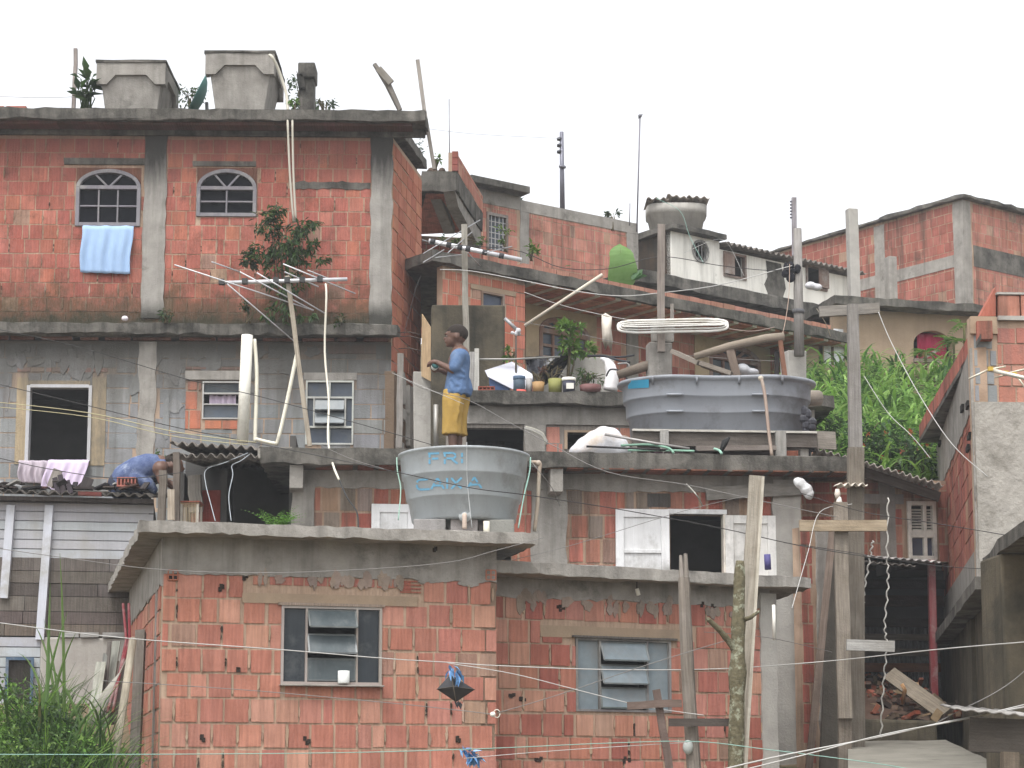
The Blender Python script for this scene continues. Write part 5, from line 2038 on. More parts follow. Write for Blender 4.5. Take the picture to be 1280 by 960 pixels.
for k in range(16):
    t = 2 * pi * k / 16
    mb.bar(WI.P(scn + rr * .95 * cos(t), szn + rr * .95 * sin(t), .04), WI.P(scn + rr * .95 * cos(t + .4), szn + rr * .95 * sin(t + .4), .04), .03, .04, (.12, .115, .11))
for k in range(5):
    x = scn + rr * (-.8 + .4 * k)
    hz_ = sqrt(max(.01, rr * rr - (x - scn) ** 2)) * .95
    mb.bar(WI.P(x, szn - hz_, -.02), WI.P(x, szn + hz_, -.02), .02, .02, (.05, .05, .055))
mb.build('round_vent', M['painted_wood'], ih)
rooms(W(WI.P(0, 0, .03), WI.d), (rv,), ih, .6, .05)
rooms(WI, (ww1, ww2), ih, .6, .05)
for q, sh in ((ww1, (-.02, .42)), (ww2, (.55, 1.02))):
    fr = MB()
    bc = (.17, .11, .085)
    for r_ in ((q[0], q[0] + .04, q[2], q[3]), (q[1] - .04, q[1], q[2], q[3]), (q[0] + .04, q[1] - .04, q[3] - .04, q[3]), (q[0] + .04, q[1] - .04, q[2], q[2] + .04)):
        fr.fbox(WI, r_, -.05, .03, jit(bc))
    f_ = fr.build('window', M['painted_wood'], ih)
    s_ = MB()
    L = q[1] - q[0]
    s_.fbox(WI, (q[0] + L * sh[0], q[0] + L * sh[1], q[2] + .05, q[3] - .05), .035, .06, (.2, .13, .1))
    s_.build('shutter', M['painted_wood'], f_)
# mould down the wall
mb = MB()
q = WI.R(957, 322, 979, 378)
column(mb, WI, q[0], q[1], q[2], zi2 - .03, .006, .06)
mb.build('bare_patch', M['mouldy'], ih)
mb = MB()
a, b = WI.P(i1 + .02, zi2 + .06, .22), WI.P(i2 + .05, zi2 + .06, .22)
corr(mb, a, b - a, V((-WI.n.x * 2.2, -WI.n.y * 2.2, .28)), 26, .03, .012)
mb.build('roof', M['sheet'], ih)
# its tank: ribbed cement tub with broken sheets over it
t = thing('covered_tank', 'pale cement water tank roofed with broken corrugated sheets on the white house', 'water tank', WI.P(i1 / 2, zi + .1, -.7))
c = at(845, 270, 35.6)
zb0 = zi + .2
ht = at(845, 250, 35.0).z - zb0
rr_ = 39 * 35.6 / F


def octo(t_, r):
    k = (abs(cos(t_)) ** 4 + abs(sin(t_)) ** 4) ** .25
    return (r * cos(t_) / k, r * .8 * sin(t_) / k)


mb = MB()
mb.lathe((c.x, c.y, zb0), [(0, 0), (rr_ * .80, 0), (rr_ * .93, ht * .66), (rr_ * .99, ht * .68), (rr_, ht), (rr_ * .9, ht), (rr_ * .88, ht * .5), (0, ht * .45)], 40, (1, 1, 1), octo)
mb.build('basin', M['pale_concrete'], t)
mb = MB()
mb.box(c.x - .4, c.x - .2, c.y - .3, c.y + .3, zi + .1, zb0 - .002)
mb.box(c.x + .1, c.x + .35, c.y - .3, c.y + .3, zi + .1, zb0 - .002)
mb.build('support', M['mouldy'], t)
mb = MB()
for k in range(3):
    a = V((c.x - rr_ * 1.02 + k * rr_ * .66, c.y - rr_ * .8 - .06, zb0 + ht + .05 + (.07 if k == 1 else .02 * k)))
    corr(mb, a, V((rr_ * .74, .05, rnd(-.03, .03) - .02 * k)), V((0, rr_ * 1.7, .05)), 3, .022, .016, col=(1.9, 1.85, 1.8))
mb.build('cover', M['sheet'], t)
# long dark roof slab in front of the white house
WJ = W.rot(797, 337, 31.9, 37)
js1 = WJ.sz(1066, 380)[0]
zj = WJ.sz(850, 346)[1]
mb = MB()
mb.slab([WJ.P(0, 0), WJ.P(js1, 0), WJ.P(js1, 0, -1.6), WJ.P(0, 0, -1.6)], zj - .2, zj, .2, .015)
o = mb.build('roof_slab', M['mouldy'], ih, bevel=.012)
mb = MB()
wz = W.rot(798, 330, 32.4, 37)
shell(mb, wz, .1, js1 - .2, zj - 2, zj - .202)
mb.build('side_wall', M['mouldy'], ih)

# ------------------------------------------------------------------ BEIGE HOUSE with the red curtain
WJ2 = W.rot(1060, 430, 31.4, 14)
bh = thing('beige_house', 'low beige rendered house with an arched opening and a red curtain above the grassy bank', 'house', hbase(at(1140, 480, 32)))
j0, j1 = -.25, WJ2.sz(1222, 430)[0]
zjt = WJ2.sz(1140, 391)[1]
zjb = WJ2.sz(1140, 520)[1]
ja = WJ2.R(1142, 413, 1190, 455)
mb = MB()
shell(mb, WJ2, j0, j1, zjb, zjt, [ja])
zs_ = ja[3] - .24
arch_fill(mb, WJ2, ja[0], ja[1], zs_, ja[3] - .005, ja[3] + .002, -.12, .003, (1, 1, 1))
mb.build('wall', M['beige'], bh)
mb = MB()
wq = W.between(WJ2.P(j1, 0), WJ2.P(j1, 0, -3))
shell(mb, wq, 0, 3, zjb, zjt - .002)
mb.build('wall', M['beige'], bh)
mb = MB()
mb.slab([WJ2.P(j0 - .1, 0, .3), WJ2.P(j1 + .1, 0, .3), WJ2.P(j1 + .1, 0, -3), WJ2.P(j0 - .1, 0, -3)], zjt + .002, zjt + .13, .15, .014)
mb.build('roof_slab', M['mouldy'], bh, bevel=.012)
rm = MB()
room(rm, WJ2, ja, 1.0, .2)
rm.build('room', M['dark_room'], bh)
r_ = (ja[0] + .12, ja[1] - .02, ja[2] - .1, ja[3] - .01)
drape(WJ2, r_[0], r_[1], r_[2], r_[3], -.16, (.36, .03, .075), 'dark red curtain drawn aside in the arched opening of the beige house', over=0, foldn=7, name='curtain', amp=.02)
mb = MB()
mb.bar(WJ2.P(ja[0] - .05, ja[2] + .02, .1), WJ2.P(ja[1] + .35, ja[2] + .05, .12), .06, .06, (.24, .2, .17))
mb.bar(WJ2.P(ja[0] + .1, ja[2] + .05, .16), WJ2.P(ja[0] + .35, ja[2] + .2, .14), .05, .04, (.3, .27, .24))
tag(mb.build('plank', M['wood']), 'loose grey timbers lying across the sill of the arch with the red curtain', 'timber')

# ------------------------------------------------------------------ FAR BRICK HOUSE on the ridge
kc = at(1204, 300, 39.5)
WK = W(kc, (cos(radians(36)), sin(radians(36))))
WK2 = W.between(V((kc.x, kc.y, 0)) + V((-cos(radians(52)), sin(radians(52)), 0)) * 5.4, kc)
kh = thing('brick_house', 'large blank brick house on the skyline framed by grey cement columns and bands', 'house', hbase((kc + V((1, 3, 0)))))
zk = WK.sz(1215, 252)[1]
zkb = WK.sz(1215, 420)[1]
kR = 4.6
mb = MB()
shell(mb, WK, 0, kR, zkb, zk)
z0_, z1_ = WK.sz(1240, 338)[1], WK.sz(1240, 312)[1]
bricks(mb, WK, .28, kR, zkb, zk - .04, [(0, kR, z0_, z1_)], PALECLAY + CLAY[:2], .2, .2, .014, odd=.02)
mb.build('wall', M['old_masonry'], kh)
mb = MB()
kL = 5.4
shell(mb, WK2, 0, kL - .002, zkb, zk - .003)
zb1, zb2 = WK2.sz(1150, 345)[1], WK2.sz(1150, 330)[1]
bricks(mb, WK2, 0, kL - .22, zkb, zk - .05, [(0, kL, zb1, zb2)], [(.36, .125, .095), (.39, .15, .115), (.34, .12, .09)], .2, .2, .014, odd=.03)
mb.build('wall', M['old_masonry'], kh)
mb = MB()
mb.fbox(WK2, (0, kL - .25, zb1, zb2), -.002, .013)
s_ = WK2.sz(1101, 340)[0]
column(mb, WK2, s_ - .15, s_ + .13, zkb, zk - .06, .016)
mb.build('cement_band', M['concrete'], kh)
mb = MB()
mb.fbox(WK, (.3, kR, z0_, z1_), -.002, .012)
mb.build('cement_band', M['mouldy'], kh)
mb = MB()
column(mb, WK, -.01, .22, zkb, zk - .02, .02)
column(mb, WK2, kL - .24, kL + .02, zkb, zk - .02, .015)
mb.build('corner_column', M['concrete'], kh)
mb = MB()
p_ = WK2.P(kL - 4.2, 0, .1)
p2_ = WK2.P(-.1, 0, .1)
mb.slab([WK2.P(kL - 2.1, 0, .15), WK.P(-.1, 0, .15), WK.P(kR, 0, .15), WK.P(kR, 0, -3), WK2.P(kL - 2.1, 0, -3)], zk + .002, zk + .07, .2, .02)
mb.slab([p2_, WK2.P(kL - 2.1, 0, .1), WK2.P(kL - 2.1, 0, -3), WK2.P(-.1, 0, -3)], zk - .001, zk + .045, .2, .015)
mb.build('roof', M['mouldy'], kh)
mb = MB()
wq = W.rot(1112, 350, 37, 20)
mb.fbox(wq, (0, wq.sz(1122, 350)[0], wq.sz(1115, 400)[1], wq.sz(1115, 320)[1]), -.2, 0)
tag(mb.build('concrete_post', M['concrete'], bevel=.015), 'short dark concrete post before the brick house on the skyline', 'post')
mb = MB()
wq = W.rot(1062, 300, 33, 15)
mb.fbox(wq, (0, wq.sz(1074, 300)[0], wq.sz(1067, 385)[1], wq.sz(1067, 260)[1]), -.16, 0, jz=.01)
tag(mb.build('concrete_pillar', M['pale_concrete'], bevel=.015), 'tall bare concrete pillar standing free against the sky by the white house', 'pillar')

# street poles and masts against the sky
mb = MB()
a = at(703, 290, 36)
mb.tube([at(703, 262, 33.5), at(702, 165, 33.5)], [.045, .035], 8, (.34, .34, .42))
for y in (172, 180, 188):
    mb.lathe(at(699.6, y + 2, 33.5), [(.0, -.03), (.05, -.02), (.05, .02), (.0, .03)], 10, (.07, .07, .09))
    mb.tube([at(699, y, 33.5), at(703, y, 33.5)], .014, 5, (.2, .2, .22))
mb.tube([at(700, 208, 33.4), at(706, 209, 33.5)], .03, 6, (.3, .3, .36))
tag(mb.build('power_pole', M['metal']), 'slim grey power pole with three dark insulators above the far brick house', 'pole')
mb = MB()
mb.tube([at(796, 290, 33), at(800, 146, 33)], .013, 6, (.32, .3, .36))
mb.ball(at(800, 145, 33), .035, (.3, .3, .34), 6, 4)
mb.tube([at(798, 148, 33), at(803, 143, 33)], .012, 5, (.3, .3, .34))
tag(mb.build('aerial_mast', M['metal']), 'very thin tall mast with a small knob at its tip, beside the pale cement tank', 'mast')
mb = MB()
mb.tube([at(787, 282, 33), at(787.5, 254, 33)], .010, 5, (.4, .38, .42))
tag(mb.build('reinforcing_rod', M['metal']), 'short bare rod sticking up from the corner of the far brick house', 'rod')
mb = MB()
mb.tube([at(562, 215, 30), at(561.5, 124, 30)], .010, 5, (.5, .5, .54))
tag(mb.build('reinforcing_rod', M['metal']), 'long faint rod standing up behind the balcony slab', 'rod')
mb = MB()
mb.bar(at(993, 320, 36), at(992.5, 247, 36), .09, .06, (.3, .28, .3))
for y in range(252, 275, 4):
    mb.lathe(at(989.5, y, 36), [(.0, -.02), (.035, -.01), (.035, .012), (.0, .02)], 8, (.2, .2, .24))
tag(mb.build('power_pole', M['wood']), 'flat grey power pole with a column of insulators behind the white house', 'pole')
for px, py, lab in ((650, 253, 'small dark bush at the roof edge of the barred window house'), (765, 268, 'little palm tuft on top of the far brick house')):
    plant('bush', lab, 'bush', at(px, py + 20, 33), at(px, py, 33.2), (.12, .12, .07), 60, .09, DG, stems=3)

# banana leaf
t = thing('banana_plant', 'banana plant with one huge upright pale green leaf over the striped eave', 'plant', at(775, 350, 30.2))
mb = MB()
n = 24
cpt = [at(776 + 3 * sin(i * .15), 356 - 51 * i / n, 30.1 - .12 * sin(i / n * 3) + (.012 if i % 2 else -.012)) for i in range(n + 1)]
hw_ = [.19 + .035 * sin(pi * min(1, i / 16)) - max(0, (i - 18) / 6) ** 2.2 * .15 + rnd(-.004, .004) for i in range(25)]
vs, cl = [], (.21, .37, .115)
for i, p in enumerate(cpt):
    vs += [p - V((hw_[i], -.06, 0)), p + V((0, -.015, 0)), p + V((hw_[i], .07, 0))]
mb.add(vs, [[3 * i + k, 3 * i + k + 1, 3 * i + k + 4, 3 * i + k + 3] for i in range(n) for k in (0, 1)], cl, None, True)
mb.build('leaf', M['leaf'], t)
mb = MB()
leaf(mb, at(790, 350, 30), V((.35, .1, .45)), .45, 1.6, (.06, .14, .05))
leaf(mb, at(792, 350, 30), V((.5, .1, .25)), .4, 1.8, (.07, .16, .055))
leaf(mb, at(706, 333, 29.6), V((.4, .1, .12)), .25, 2.2, (.06, .14, .04))
mb.build('foliage', M['leaf'], t)
mb = MB()
mb.tube([at(775, 358, 30.15), at(776, 340, 30.1), at(776, 312, 30.0)], [.04, .022, .01], 6, (.2, .32, .1))
mb.build('stem', M['leaf'], t)

# ------------------------------------------------------------------ SHED with the dark open front
WC = W.rot(215, 600, 19.6, 4)
sh = thing('lean_to_shed', 'open fronted shed with a sagging corrugated roof and a black interior on the slab', 'shed', at(290, 652, 20.0))
c0, c1 = WC.sz(212, 600)[0], WC.sz(365, 600)[0]
zs0 = SLAB_A_TOP + .003
zst = WC.sz(290, 572)[1]
mb = MB()
a = WC.P(c0 - .0, WC.sz(214, 572)[1], .1)
b = WC.P(WC.sz(322, 600)[0], WC.sz(322, 572)[1], .1)
corr(mb, a, b - a, V((0, 2.3, .25)), 9, .022, .01)
corr(mb, a + V((.0, .02, .13)), V((WC.sz(371, 560)[0] - c0, .1, -.06)), V((0, 2.2, .2)), 13, .022, .01)
mb.build('roof', M['sheet'], sh)
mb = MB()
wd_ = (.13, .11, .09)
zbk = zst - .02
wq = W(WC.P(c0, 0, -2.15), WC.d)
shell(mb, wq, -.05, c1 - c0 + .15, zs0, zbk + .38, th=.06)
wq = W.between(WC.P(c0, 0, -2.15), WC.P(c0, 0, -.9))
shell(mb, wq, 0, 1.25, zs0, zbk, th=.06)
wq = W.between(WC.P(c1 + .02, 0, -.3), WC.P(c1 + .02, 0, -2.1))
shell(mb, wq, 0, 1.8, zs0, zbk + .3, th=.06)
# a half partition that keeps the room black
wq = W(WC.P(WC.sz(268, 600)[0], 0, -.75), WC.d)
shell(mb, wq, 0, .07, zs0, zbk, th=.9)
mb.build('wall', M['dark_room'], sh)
mb = MB()
p = WC.P(WC.sz(322, 600)[0], 0, .02)
mb.bar(V((p.x, p.y, WC.sz(322, 568)[1])), V((WC.P(c1, 0, .02).x, WC.P(c1, 0, .02).y, WC.sz(360, 566)[1])), .1, .1, (.33, .31, .28))
mb.build('lintel', M['wood'], sh)
mb = MB()
wq = W.rot(364, 640, 19.95, 5)
column(mb, wq, 0, wq.sz(393, 640)[0], zs0, WM.sz(380, 606)[1], .0, .012, b=-.2)
mb.build('corner_column', M['concrete'], sh)
beam([(202, 652, 19.35), (204, 588, 19.3)], .072, (.2, .175, .15), 'post', 'grey split post at the open corner of the shed by the bending person', 'post', h=.07, seg=4, wob=.006)
beam([(221, 652, 19.5), (221, 566, 19.5)], .062, (.16, .135, .115), 'post', 'dark brown post holding up the corner of the shed roof', 'post', h=.08, seg=4, wob=.004)
beam([(214, 650, 19.2), (214, 612, 19.2)], .068, (.42, .36, .29), 'post', 'short pale plank end standing in front of the split grey post', 'plank', h=.03)
beam([(246, 640, 20.3), (242, 595, 20.3)], .13, (.28, .26, .235), 'stump', 'ragged grey post stump inside the shed', 'post', h=.1, seg=4, wob=.015)
mb = MB()
c = at(258, 628, 20.4)
mb.box(c.x - .15, c.x + .15, 20.35, 20.5, c.z - .25, c.z + .12, (.2, .045, .035))
tag(mb.build('board', M['wood']), 'dark red board at the back of the shed behind the bird cage', 'board')
# small wire cage
t = thing('bird_cage', 'small wooden bird cage with thin bars standing in the shed', 'cage', at(237, 648, 19.6))
p0, p1 = at(225, 649, 19.62), at(249, 628, 19.62)
x0, x1, z0, z1 = p0.x, p1.x, zs0 + .002, p1.z
mb = MB()
for z in (z0, (z0 + z1) / 2 - .01, z1 - .018):
    mb.box(x0, x1, 19.6, 19.618, z, z + .014, (.36, .25, .15))
    mb.box(x0, x1, 19.82, 19.838, z, z + .014, (.3, .2, .12))
for x in (x0, x1 - .025):
    for y in (19.6, 19.82):
        mb.box(x, x + .025, y + .001, y + .019, z0 + .003, z1 - .003, (.5, .46, .4))
mb.box(x0 - .01, x1 + .01, 19.59, 19.85, z1, z1 + .012, (.3, .1, .07))
mb.build('frame', M['wood'], t)
mb = MB()
for k in range(11):
    x = x0 + .02 + (x1 - x0 - .04) * k / 10
    mb.box(x, x + .006, 19.603, 19.609, z0 + .01, z1 - .01, (.75, .6, .4))
mb.build('wire_bars', M['metal'], t)
# fern
t = thing('fern', 'bright green fern on the slab edge at the foot of the cement column', 'plant', V((at(345, 655, 16.15).x, 16.15, SLAB_A_TOP)))
b0 = V(ORG['fern'])
b0 = V((at(345, 655, 16.15).x, 16.15, SLAB_A_TOP))
for k in range(26):
    mb = MB()
    ang = rnd(0, 6.28)
    L = rnd(.2, .36)
    lift = rnd(.5, 1.3)
    d = V((cos(ang), sin(ang), lift)).normalized()
    for i in range(1, 9):
        q = b0 + V((.03 * cos(ang), .03 * sin(ang), 0)) + d * (L * i / 8) - V((0, 0, .1 * (i / 8) ** 2 * L * 3))
        for sg in (-1, 1):
            sd_ = V((-sin(ang) * sg, cos(ang) * sg, .15)) + d * .5
            leaf(mb, q, sd_.normalized(), .055 * (1.15 - i / 9), 3, jit((.13, .27, .05), .2))
    mb.build('frond', M['leaf'], t)
plant('weed', 'low green weed behind the bending person at the foot of the block wall', 'plant', at(190, 580, 25.4), at(193, 573, 25.4), (.2, .1, .06), 110, .07, YG + LG, stems=4)
for k, (pp, lab) in enumerate(([[(310, 566, 19.4), (282, 578, 19.2), (258, 587, 19.2), (257, 604, 19.1), (263, 628, 18.8), (269, 651, 18.5)], 'pale wire hanging down the dark shed front, the one nearer the bird cage'],
                    [[(312, 568, 19.4), (301, 576, 19.2), (290, 582, 19.2), (291, 594, 19.1), (286, 620, 18.8), (289, 651, 18.5)], 'pale kinked wire hanging down the middle of the dark shed front'])):
    cable(pp, .0042, (.33, .36, .38), lab)

# ------------------------------------------------------------------ BOARD SHACK at the picture's edge
WD = W.rot(0, 640, 20.6, 9)
d0, d1 = WD.sz(-180, 640)[0], WD.sz(192, 640)[0]
sk = thing('timber_shack', 'timber shack clad in white painted boards above bare brown planks', 'shack', hbase(at(60, 800, 21)))
mb = MB()
z = WD.sz(90, 628)[1]
zw = WD.sz(90, 692)[1]
zp = WD.sz(90, 780)[1]
zlow = WD.sz(90, 1000)[1]
bh_ = .098
while z > zw + .02:
    mb.fbox(WD, (d0, d1, z - bh_, z - .012), -.03 - rnd(0, .008), .0 + rnd(-.002, .004), jit((.44, .45, .475), .07))
    mb.fbox(WD, (d0, d1, z - .013, z), -.03, -.012, (.25, .25, .26))
    z -= bh_
zz_ = z
mb.build('white_boards', M['painted_wood'], sk)
mb = MB()
while z > zp - .1:
    h_ = rnd(.09, .16)
    c_ = random.choice([(.13, .11, .1), (.105, .095, .09), (.15, .125, .11), (.17, .15, .14), (.2, .14, .1), (.115, .1, .095)])
    x = d0
    while x < d1:
        L = rnd(.9, 2.2)
        mb.fbox(WD, (x, min(d1, x + L) - .006, z - h_ + .006, z), -.03, rnd(-.004, .008), jit(c_, .15))
        x += L
    z -= h_
mb.build('bare_planks', M['wood'], sk)
mb = MB()
shell(mb, WD, d0, d1, zlow, WD.sz(90, 626)[1], th=.05, o=-.035)
wq = W.between(WD.P(d1, 0), WD.P(d1, 0, -2.5))
shell(mb, wq, .0, 2.5, zlow, WD.sz(90, 626)[1], th=.05)
mb.build('frame_wall', M['dark_room'], sk)
mb = MB()
lw1 = WD.sz(50, 820)[0]
z2 = z
while z2 > zlow:
    mb.fbox(WD, (d0, lw1, z2 - .105, z2 - .01), -.03, .004, jit((.42, .44, .47), .06))
    z2 -= .105
mb.build('lower_boards', M['painted_wood'], sk)
mb = MB()
mb.fbox(WD, (lw1 + .005, d1, zlow, z - .005), -.25, .03, (1, 1, 1), jz=.01)
mb.build('footing', M['pale_concrete'], sk, bevel=.02)
for x_top, x_bot, y1 in ((14, 5, 748), (62, 50, 800)):
    mb = MB()
    mb.bar(WD.P(WD.sz(x_top, 632, .03)[0], WD.sz(x_top, 632)[1], .03), WD.P(WD.sz(x_bot, y1, .03)[0], WD.sz(x_bot, y1)[1], .03), .085, .05, (.54, .56, .62))
    mb.build('batten', M['painted_wood'], sk)
# ragged roof
mb = MB()
a, b = WD.P(d0, WD.sz(90, 619)[1], .18), WD.P(d1 + .0, WD.sz(90, 621)[1], .18)
corr(mb, a, b - a, V((.1, 2.4, .35)), 26, .02, .012, col=(.5, .5, .5))
mb.build('roof', M['sheet'], sk)
mb = MB()
mb.fbox(WD, (d0, d1, WD.sz(90, 629)[1], WD.sz(90, 624)[1]), -.02, .14, (.06, .05, .045))
mb.build('eave_board', M['wood'], sk)
mb = MB()
for k in range(60):
    s_ = rnd(WD.sz(0, 620)[0] - .5, d1 - .1)
    o_ = rnd(-.2, .16)
    zz2 = WD.sz(90, 619)[1] + .045 + rnd(0, .012) + (.17 - o_) * .14
    L, wd2 = rnd(.08, .22), rnd(.05, .12)
    p = WD.P(s_, zz2, o_)
    mb.bar(p, p + V((rnd(-1, 1), rnd(-.5, .3), rnd(-.12, .2))).normalized() * L, wd2, .018, jit(random.choice([(.03, .028, .03), (.05, .04, .04), (.1, .05, .04), (.4, .38, .36), (.07, .06, .055)]), .2))
tag(mb.build('roof_debris', M['wood']), 'litter of broken tiles and scraps along the edge of the shack roof', 'debris')
mb = MB()
for x0_, x1_, dz in ((73, 77, .17), (80, 85, .2), (89, 93, .14)):
    p = at(x0_, 617, 20.55)
    mb.bar(p, p + V((rnd(-.06, -.02), .02, dz)), .05, .02, (.06, .05, .06))
p = at(98, 617, 20.5)
mb.bar(p, at(127, 618, 20.5), .05, .04, (.16, .05, .045))
tag(mb.build('broken_tile', M['old_masonry']), 'broken dark roof tiles sticking up below the lilac cloth', 'tile')
beam([(-10, 602, 20.7), (30, 612, 20.6), (62, 616, 20.6)], .035, (.62, .62, .62), 'pole', 'thin white pole lying along the shack roof by the window', 'pole', m_='metal', round_=True)
# small blue framed hatch
t = thing('hatch', 'small dark opening in a blue frame at the foot of the shack', 'window', at(22, 870, 20.2))
r_ = WD.R(7, 822, 42, 890)
mb = MB()
for q in ((r_[0], r_[0] + .03, r_[2], r_[3]), (r_[1] - .03, r_[1], r_[2], r_[3]), (r_[0] + .03, r_[1] - .03, r_[3] - .03, r_[3])):
    mb.fbox(WD, q, .035, .08, (.07, .12, .19))
mb.build('frame', M['painted_wood'], t)
mb = MB()
mb.fbox(WD, (r_[0] + .03, r_[1] - .03, r_[2], r_[3] - .03), .032, .045, (.05, .045, .04))  # solid dark panel painted in place of the shade inside the opening
mb.build('panel', M['wood'], t)

# ------------------------------------------------------------------ ROUND TANK
tc = V((at(580, 560, 17.2).x, 17.2, 0))
zR = at(580, 570, 17.2).z
zB = SLAB_A_TOP + .165
H_ = zR - zB
rt = thing('water_tank', 'round pale grey plastic water tank marked in blue stencil letters on the front slab', 'water tank', (tc.x, tc.y, zB))
Rr = 83.5 * 17.2 / F
prof = [(0, 0), (Rr * .76, 0), (Rr * .785, .02), (Rr * .835, H_ * .30), (Rr * .862, H_ * .315), (Rr * .87, H_ * .335), (Rr * .915, H_ * .62), (Rr * .935, H_ * .635), (Rr * .94, H_ * .66), (Rr * .965, H_ * .93), (Rr * .985, H_ * .955), (Rr, H_ * .965), (Rr, H_ * .995), (Rr * .985, H_), (Rr * .93, H_), (Rr * .92, H_ * .9), (Rr * .72, .03), (0, .03)]
mb = MB()
mb.lathe((tc.x, tc.y, zB), prof, 72)
mb.build('body', M['poly'], rt)


def tank_r(z):
    t = (z - zB)
    for (r0, a), (r1, b) in zip(prof[1:13], prof[2:14]):
        if a <= t <= b and b > a:
            return r0 + (r1 - r0) * (t - a) / (b - a)
    return Rr * .97


def on_tank(px, py, lift=.004):
    Y = tc.y - Rr * .9
    for _ in range(12):
        p = at(px, py, Y)
        r = tank_r(p.z) + lift
        dx = max(-r * .999, min(r * .999, p.x - tc.x))
        Y = tc.y - sqrt(r * r - dx * dx)
    return at(px, py, Y)


def stroke(mb_, pts, wd=2.6, fn=on_tank):
    for (x0, y0), (x1, y1) in zip(pts, pts[1:]):
        n_ = 4
        L = sqrt((x1 - x0) ** 2 + (y1 - y0) ** 2)
        ux, uy = (x1 - x0) / L, (y1 - y0) / L
        vx, vy = -uy * wd / 2, ux * wd / 2
        vs = []
        for k in range(n_ + 1):
            t = k / n_
            x, y = x0 + (x1 - x0) * t, y0 + (y1 - y0) * t
            vs += [fn(x + vx, y + vy), fn(x - vx, y - vy)]
        fs = [[2 * k, 2 * k + 1, 2 * k + 3, 2 * k + 2] for k in range(n_)]
        mb_.add(vs, fs, (.13, .33, .48))


mb = MB()
T = [  # F R I
    [(537, 567), (537, 572)], [(537, 574), (537, 580)], [(535, 567), (549, 566.5)], [(540, 573.5), (548, 573)],
    [(556, 566.5), (556, 571)], [(556, 574), (556, 580)], [(554, 566.5), (566, 566), (570, 568.5)], [(570, 570), (567, 573), (558, 573)], [(565, 574), (572, 579.5)],
    [(577.5, 566), (577.5, 571.5)], [(577.5, 573.5), (577.5, 579)],
    # C A I X A
    [(535, 599), (523, 600), (521, 603)], [(521, 606), (521.5, 610), (525, 612), (537, 611.5)],
    [(539, 611.5), (543, 604)], [(544, 602), (547, 598)], [(547, 598), (551, 604)], [(552, 606), (555, 611)], [(542, 607), (551, 606.7)],
    [(559, 597.5), (559, 603)], [(559, 605), (559, 611)],
    [(564, 597.5), (570, 604)], [(572, 606), (577, 610.5)], [(577, 597), (571, 603)], [(569, 606), (564, 611)],
    [(584, 610.5), (589, 603)], [(590, 601), (593, 596.5)], [(593, 596.5), (597, 603)], [(598, 605), (602, 610)], [(588, 606), (597, 605.5)]]
for s_ in T:
    stroke(mb, s_)
m_ = mb.build('lettering', M['plain'], rt)
mb = MB()
p = on_tank(581, 645)
mb.lathe((0, 0, 0), [(0, .02), (.03, .02), (.032, 0), (.052, 0), (.052, -.012), (0, -.012)], 18, (.42, .44, .44))
mb.v = [V((v.x, -v.z, v.y)) + p for v in mb.v]
mb.tube(curve_pts([p + V((0, 0, 0)), p + V((0, -.06, 0)), p + V((0, -.075, -.03)), p + V((0, -.075, -.12))], 4), .02, 9, (.5, .4, .33))
mb.build('outlet', M['plain'], rt)
# what the tank stands on
mb = MB()
y0 = tc.y - Rr * .72
xs = [(517, 560), (563, 600), (604, 646)]
bf = thing('block_footing', 'row of cement blocks carrying the round tank on the front slab', 'blocks', (tc.x, y0, SLAB_A_TOP))
for k, (a, b) in enumerate(xs):
    mb = MB()
    pa, pb_ = at(a, 660, y0), at(b, 660, y0)
    mb.box(pa.x, pb_.x - .02, y0 + .02 * k, y0 + .2 + .02 * k, SLAB_A_TOP + .002, zB - .003, jit((.30, .285, .26), .1))
    mb.build('block', M['block'], bf, bevel=.008)
    mb = MB()
    mb.box(pa.x, pb_.x - .02, tc.y + Rr * .4, tc.y + Rr * .6, SLAB_A_TOP + .002, zB - .003, jit((.30, .285, .26), .1))
    mb.build('block', M['block'], bf, bevel=.008)
p = at(608, 660, y0 - .1)
mb = MB()
mb.tube([V((p.x, y0 - .08, SLAB_A_TOP)), V((p.x, y0 - .08, SLAB_A_TOP + .13))], .027, 10, (1.05, 1.02, .95))
tag(mb.build('pipe_stub', M['pvc']), 'short upright white pipe stub at the foot of the round tank', 'pipe')
mb = MB()
mb.tube(curve_pts([at(664, 578, 17.35), at(671, 578, 17.3), at(675, 580, 17.3), at(674, 590, 17.3), at(672, 630, 17.3), at(668, 664, 17.3)], 4), .017, 8, (.46, .36, .3))
mb.ball(at(673, 579, 17.3), .028, (.5, .42, .38), 8, 6)
tag(mb.build('feed_pipe', M['pvc']), 'thin pinkish pipe with an elbow feeding the side of the round tank', 'pipe')
cable([(663, 572, 17.1), (662, 590, 17.0), (655, 620, 16.9), (648, 660, 16.8)], .007, (.25, .42, .36), 'thin green tube curling down the side of the round tank', 'tube', 'tube')
cable([(496, 572, 17.2), (497, 590, 17.1), (501, 612, 17.0), (498, 650, 16.9)], .006, (.3, .46, .38), 'thin green tube hanging in front of the half hidden shutter', 'tube', 'tube')
cable([(583.5, 553, 16.6), (584.0, 600, 16.68), (590, 660, 16.7)], .003, (.6, .62, .62), 'thin pale string hanging down the front of the round tank', 'string', 'string')
beam([(545, 560, 20.6), (545, 506, 20.6)], .026, (.62, .6, .56), 'rod', 'short pale rod standing up between the rough pier and the boy', 'rod', m_='metal', round_=True)

